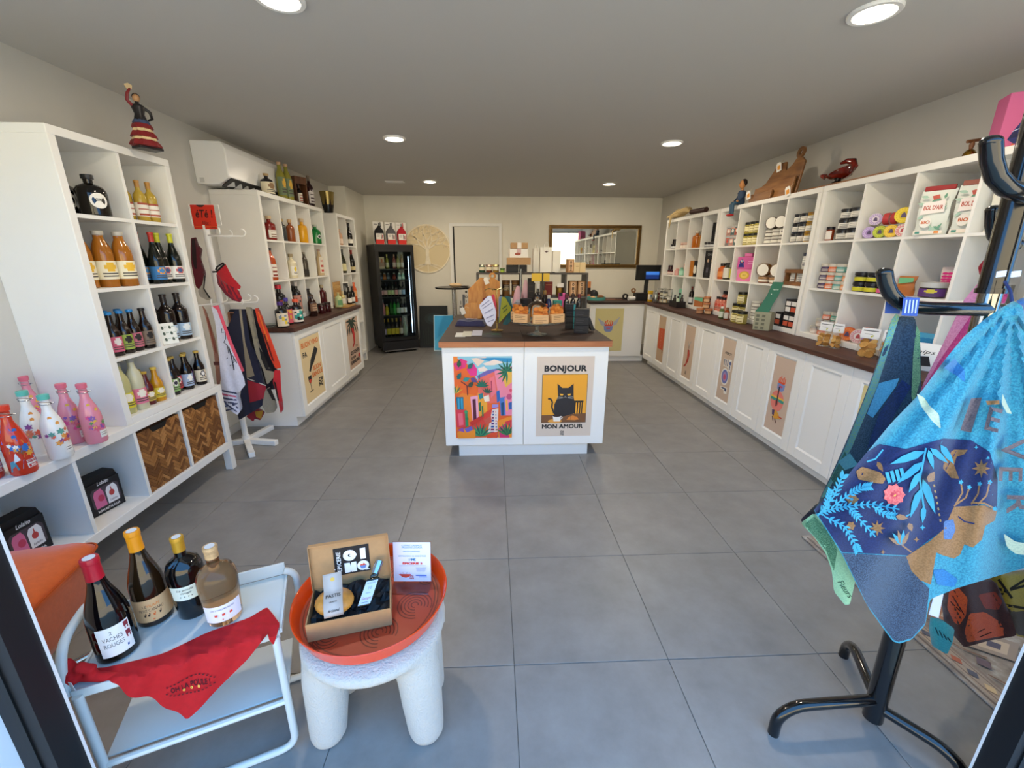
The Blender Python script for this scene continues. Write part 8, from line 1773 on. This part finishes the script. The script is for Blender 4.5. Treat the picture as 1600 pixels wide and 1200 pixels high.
# navy patchwork towel on the arm loop
t,cl=jac('printed_towel','navy patchwork towel with green border on the arm of the stand',radial(1.015,q6((335,190))[0],11,.012,.6),[(312,214),(355,216),(372,300),(374,440),(345,500),(260,600),(160,720),(60,800),(80,740),(105,690),(150,590),(200,470),(245,350),(288,220)],weave('#243648','#3a5064'),9)
g=G()
cl.patch(g,q6((288,222),(300,206),(310,215),(245,420),(170,600),(90,745),(80,745),(108,690),(155,590),(205,465),(250,345)),weave('#5f9ca8','#86b07a'),7)
cl.patch(g,q6((250,410),(310,395),(300,420),(232,512),(215,500)),weave('#4f9ec0','#5fb0d0'),7); cl.patch(g,q6((318,400),(345,420),(250,580),(215,600),(250,500)),weave('#1a2a52','#22346a'),8)
cl.patch(g,q6((360,240),(370,260),(372,400),(352,470),(345,450),(350,330)),weave('#5a8a5a','#a8d090',500),6); cl.patch(g,q6((110,690),(150,610),(165,640),(120,710)),weave('#3f7a5a','#2c5a42'),7); cl.patch(g,q6((130,640),(165,615),(190,650),(150,665)),weave('#7fc0c0','#6ab0b8'),7)
O('woven_pattern',g.mesh('pattern'),t,True)
p0=[py(*q,.962) for q in q6((316,212),(322,160),(370,160),(362,214))]; G().add(p0+[p+V((0,.045,.0)) for p in p0],[(0,1,2,3),(7,6,5,4),(1,5,6,2)],M('#3a5aa8',.8)).build('hanging_tape',t,world=True); g=G(); [g.tube([py(*q,.9605) for q in q6((326+10*k,205),(331+10*k,166))],.0016,M('#c8d4ec',.8),5) for k in range(4)]; O('tape_print',g.mesh('tape'),t,True)
# big sky blue towel with the dreaming face
D1=radial(.898,C1,17,.014,.3,tilt=.05,reach=260)
OUT=[(645,168),(605,192),(560,222),(500,272),(440,345),(370,440),(285,528),(215,612),(150,690),(58,780),(72,802),(140,908),(215,1062),(290,1166),(310,1173),(345,1162),(386,1118),(396,1060),(402,1042),(480,1010),(560,986),(640,962),(700,945),(700,500),(690,330),(672,185)]
t,cl=jac('printed_towel','large sky blue towel with a sleeping face and floral navy hair',D1,OUT,weave('#2a7c94','#3c98ac'),7)
g=G(); NV1=weave('#18224e','#1c2a5a'); CY=M('#3d9cb8',.85); BRN=weave('#8a6238','#9a7044'); DEN=weave('#242f42','#42546a',420)
cl.patch(g,q6((60,780),(150,690),(215,612),(252,588),(330,603),(440,572),(520,577),(575,612),(598,690),(596,782),(560,765),(470,772),(440,838),(335,915),(142,905),(74,800)),NV1,8)
cl.patch(g,q6((143,908),(333,918),(345,962),(398,1012),(386,1112),(345,1158),(308,1168),(292,1162),(216,1058)),DEN,8)
cl.patch(g,q6((470,772),(560,768),(596,784),(590,812),(562,828),(552,868),(525,892),(500,882),(488,912),(470,924),(436,914),(418,906),(402,1000),(372,988),(345,960),(330,918),(400,872),(440,838)),BRN,7)
cl.patch(g,smooth_poly(q6((440,815),(468,808),(475,840),(462,868),(440,868))),weave('#4a6a9a','#5a7cac'),6)
cl.line(g,q6((482,800),(500,815),(530,822)),2.2,'#1c2a5a')
cl.patch(g,smooth_poly(q6((408,958),(440,955),(482,985),(470,1008),(420,1000))),weave('#1f6aa0','#2a78b0'),7)
# crescent moon, suns, flower
cl.patch(g,q6((440,625),(470,605),(510,605),(500,618),(478,625),(470,650),(485,690),(462,688),(438,660)),BRN,6)
def star(cx,cy,r,n,m,w_=.4):
    cl.patch(g,q6(*[(cx+(r if i%2==0 else r*w_)*cos(pi*i/n),cy+(r if i%2==0 else r*w_)*sin(pi*i/n)) for i in range(2*n)]),m,6)
star(550,660,28,8,BRN,.45); star(245,835,24,8,BRN,.45); star(172,750,20,6,BRN,.7); star(168,828,14,6,BRN,.7); star(170,750,7,5,CY,.5); star(535,598,7,4,CY); star(378,833,9,4,CY); star(262,905,8,4,BRN); star(360,868,9,4,BRN)
CO=weave('#d85a5c','#e87a72'); star(295,737,33,9,CO,.82); star(295,737,14,8,weave('#b83a48','#d85a5c'),.7); star(295,737,6,6,M('#e8c84a',.8),.7)
# bird
cl.patch(g,smooth_poly(q6((183,668),(200,655),(225,662),(255,672),(270,690),(262,705),(235,702),(205,695),(190,692))),BRN,6); cl.line(g,q6((196,676),(204,676)),3,'#18224e')
for k in range(4): cl.patch(g,q6((268+14*k,672-4*k),(278+14*k,670-4*k),(286+14*k,700-3*k),(277+14*k,704-3*k)),CY,6)
def leaf6(x,y,l,ang,w_,m):
    ca,sa=cos(radians(ang)),sin(radians(ang)); cl.patch(g,q6(*[(x+l*u*ca-w_*v*sa,y+l*u*sa+w_*v*ca) for u,v in ((0,0),(.25,.45),(.6,.4),(1,0),(.6,-.4),(.25,-.45))]),m,7)
# palm frond
cl.line(g,q6((388,600),(370,690),(385,800)),3,CY)
for x,y,l,a,w_ in ((385,610,110,160,26),(380,640,100,140,24),(372,670,70,120,22),(395,605,60,75,18),(378,690,110,70,26),(372,720,90,110,22),(382,770,50,95,18),(400,600,70,40,20),(430,590,70,55,22)): leaf6(x,y,l,a,w_,CY)
# leafy sprigs
def sprig(pts,n=9,l=20,wd=7):
    cl.line(g,q6(*pts),2.2,CY)
    D=[]
    for a,b in zip(pts,pts[1:]): D+=[(a[0]+(b[0]-a[0])*k/4,a[1]+(b[1]-a[1])*k/4,math.degrees(math.atan2(b[1]-a[1],b[0]-a[0]))) for k in range(4)]
    for i,(x,y,a) in enumerate(D[1:]): [leaf6(x,y,l*.85,a+s_*45,wd,CY) for s_ in (-1,1)]
sprig([(66,795),(110,780),(160,770),(230,765),(310,780)]); sprig([(70,800),(120,740),(140,690),(148,678)],l=22); sprig([(110,775),(165,735),(200,715),(228,712)],l=22); sprig([(160,770),(185,800),(240,860)],l=22); sprig([(90,800),(150,830),(180,880),(190,905)],l=22); sprig([(230,770),(270,795),(300,800)],l=20); sprig([(90,790),(100,750),(110,720)],l=18)
# brown twigs above the brow and small flower
for P_ in (((475,765),(495,730),(490,700)),((470,770),(505,745),(515,715)),((520,765),(540,735),(545,705)),((540,765),(565,740),(575,700)),((520,760),(560,762),(590,778))): cl.line(g,q6(*P_),2.6,BRN); star(P_[-1][0],P_[-1][1],8,5,CY,.6)
for k in range(5): leaf6(318,885,46,-150+k*22,14,CY if k%2 else BRN)
cl.line(g,q6((318,885),(345,905)),2.4,BRN); [cl.line(g,q6((408+3*k,690+17*k),(410+3*k,697+17*k)),2.5,'#a88a5a') for k in range(8)]
leaf6(395,700,36,-60,24,BRN); leaf6(300,800,36,10,18,BRN); leaf6(338,820,26,70,18,BRN); cl.line(g,q6((330,800),(350,790),(352,775)),2,CY); leaf6(245,640,34,60,16,BRN); cl.line(g,q6((215,640),(240,632),(262,605)),2.4,CY)
# clouds, band and letters
PL=weave('#a8b8a0','#b8c4a8'); cl.patch(g,smooth_poly(q6((360,440),(382,452),(400,478),(425,500),(432,545),(405,520),(375,480))),PL,7); cl.patch(g,smooth_poly(q6((612,440),(625,470),(640,500),(625,498),(610,470))),PL,7); cl.patch(g,smooth_poly(q6((615,850),(650,875),(690,880),(690,915),(650,910),(625,890))),PL,7)
cl.patch(g,q6((472,338),(500,370),(503,408),(480,390),(440,365)),weave('#1f6498','#2a74a8'),7)
GR=weave('#5a4e52','#6a5c5e')
cl.patch(g,q6((520,455),(552,452),(520,555),(488,548)),GR,7)
for ch,x,y,r_ in (('E',583,520,14),('V',640,605,88),('E',632,675,92),('R',655,762,92)): cl.text(g,ch,*q6((x,y))[0],52,GR,rot=radians(r_),bold=.015)
cl.patch(g,q6((563,462),(603,460),(603,472),(568,474)),BRN,7)
O('woven_pattern',g.mesh('pattern',ang=70),t,True)
G().tube([py(1582,478,.90),py(1579,455,.92),py(1570,440,.95)],.003,M('#2a3a6a',.7),6).build('hanging_loop',t,world=True)
wt=q6((412,1030),(440,1024),(425,1098),(396,1088)); d_=D1(*wt[0])+.03; F_=[py(x,y,d_) for x,y in wt]; G().add(F_+[p+V((0,.001,0)) for p in F_],[(0,1,2,3),(7,6,5,4)],M('#d0d4ea',.7)).build('care_label',t,world=True)
t2,cl=jac('printed_towel','deep blue towel strip beside the pole',folds(1.0,.2,1,.01,40),[(650,170),(690,150),(700,300),(690,320),(672,185)],weave('#1f5a9a','#2a68a8'),8)
# ================================================================== patterned rug by the entrance
ry0,ry1,rx0,rx1=.86,1.95,1.712,2.165
rg=thing('patterned_rug','faded oriental rug lying along the right counter','rug',(2.0,1.4,0))
def rugmat():
    m=bpy.data.materials.new('faded_rug'); m.use_nodes=True; nt=m.node_tree; b=nt.nodes['Principled BSDF']; b.inputs['Roughness'].default_value=.95
    tc=nt.nodes.new('ShaderNodeTexCoord'); vo=nt.nodes.new('ShaderNodeTexVoronoi'); vo.inputs['Scale'].default_value=14; nt.links.new(tc.outputs['Object'],vo.inputs['Vector'])
    n=nt.nodes.new('ShaderNodeTexNoise'); n.inputs['Scale'].default_value=22; n.inputs['Detail'].default_value=6; nt.links.new(tc.outputs['Object'],n.inputs['Vector'])
    r=nt.nodes.new('ShaderNodeValToRGB'); e=r.color_ramp.elements; e[0].position=.3; e[0].color=lin('#77706a'); e[1].position=.7; e[1].color=lin('#b4aea6'); k=r.color_ramp.elements.new(.5); k.color=lin('#968c82')
    nt.links.new(n.outputs['Fac'],r.inputs[0]); nt.links.new(r.outputs[0],b.inputs['Base Color'])
    bp=nt.nodes.new('ShaderNodeBump'); bp.inputs['Strength'].default_value=.5; bp.inputs['Distance'].default_value=.003; nt.links.new(n.outputs['Fac'],bp.inputs['Height']); nt.links.new(bp.outputs[0],b.inputs['Normal']); return m
bev(G().box(rx0,rx1,ry0,ry1,.001,.011,rugmat()).build('pile',rg,world=True),.004)
A=Art(Fr((rx0,ry0,.0113),(1,0,0),(0,1,0)),(0,0,100,240),rx1-rx0,ry1-ry0); rr=random.Random(6)
for x0,x1,c in ((3,5,'#6a5e58'),(7,20,'#a69686'),(9,10,'#7a6a60'),(18,19,'#7a6a60'),(21,23,'#8a7a70')): A.rect(x0,4,x1,236,c)
A.rect(23,4,97,20,'#b49c86')
for k in range(18): A.poly([(13.5,8+k*13),(17,13+k*13),(13.5,18+k*13),(10,13+k*13)],['#a8624a','#5a5a66','#c8b08a'][k%3])
for k in range(7):
    cy=30+k*32; A.poly([(60,cy-16),(84,cy),(60,cy+16),(36,cy)],'#a8785c' if k%2 else '#9a8c80'); A.poly([(60,cy-10),(75,cy),(60,cy+10),(45,cy)],'#c2b09a'); A.poly([(60,cy-5),(67,cy),(60,cy+5),(53,cy)],'#5a5668')
    for s_ in (-1,1): A.poly([(60+s_*28,cy+10),(60+s_*34,cy+16),(60+s_*28,cy+22),(60+s_*22,cy+16)],'#6a5a60'); A.line([(60+s_*20,cy+12),(60+s_*30,cy+4),(60+s_*36,cy-6)],1.4,'#7a5a4a')
A.done('woven_motif',rg)
# ================================================================== lamps
for k,(x,y) in enumerate([(-.825,2.05),(1.578,2.03),(-.825,4.06),(1.578,4.08),(-.825,6.14),(1.585,6.19)]):
    LB=['round ceiling downlight nearest the entrance above the white side table','round ceiling downlight above the coat stand','round ceiling downlight before the air conditioner','round ceiling downlight before the seated figurine','round ceiling downlight near the ceiling vent','round ceiling downlight above the till corner'][k]
    t=thing('ceiling_downlight',LB,'ceiling lamp',(x,y,ZC-.012),0,'ceiling downlights')
    g=G(); g.lathe([(.075,0),(.092,0),(.095,.004),(.095,.012),(.075,.012),(.075,0)],M('#f4f2ee',.4),32,cap=False); g.build('trim_ring',t)
    G().cyl(.075,.003,.011,M('#fff0d0',.5,emit=22),32).build('diffuser',t)
    ld=bpy.data.lights.new('downlight','AREA'); ld.shape='DISK'; ld.size=.14; ld.energy=15; ld.color=(1,.86,.68); ld.spread=radians(180)
    lo=bpy.data.objects.new('downlight',ld); COL.objects.link(lo); lo.parent=t; lo.location=(0,0,-.004)
t=thing('ceiling_vent','small white slotted vent in the ceiling near the back wall','vent',(-1.295,6.21,ZC-.012))
g=G(); g.box(-.12,.12,-.06,.06,.004,.012,M('#e8e6e2',.5)); g.build('frame',t)
for i in range(5): G().box(-.1,.1,-.045+i*.02,-.033+i*.02,0,.004,M('#cfcdc9',.5)).build('slat',t)
settle()
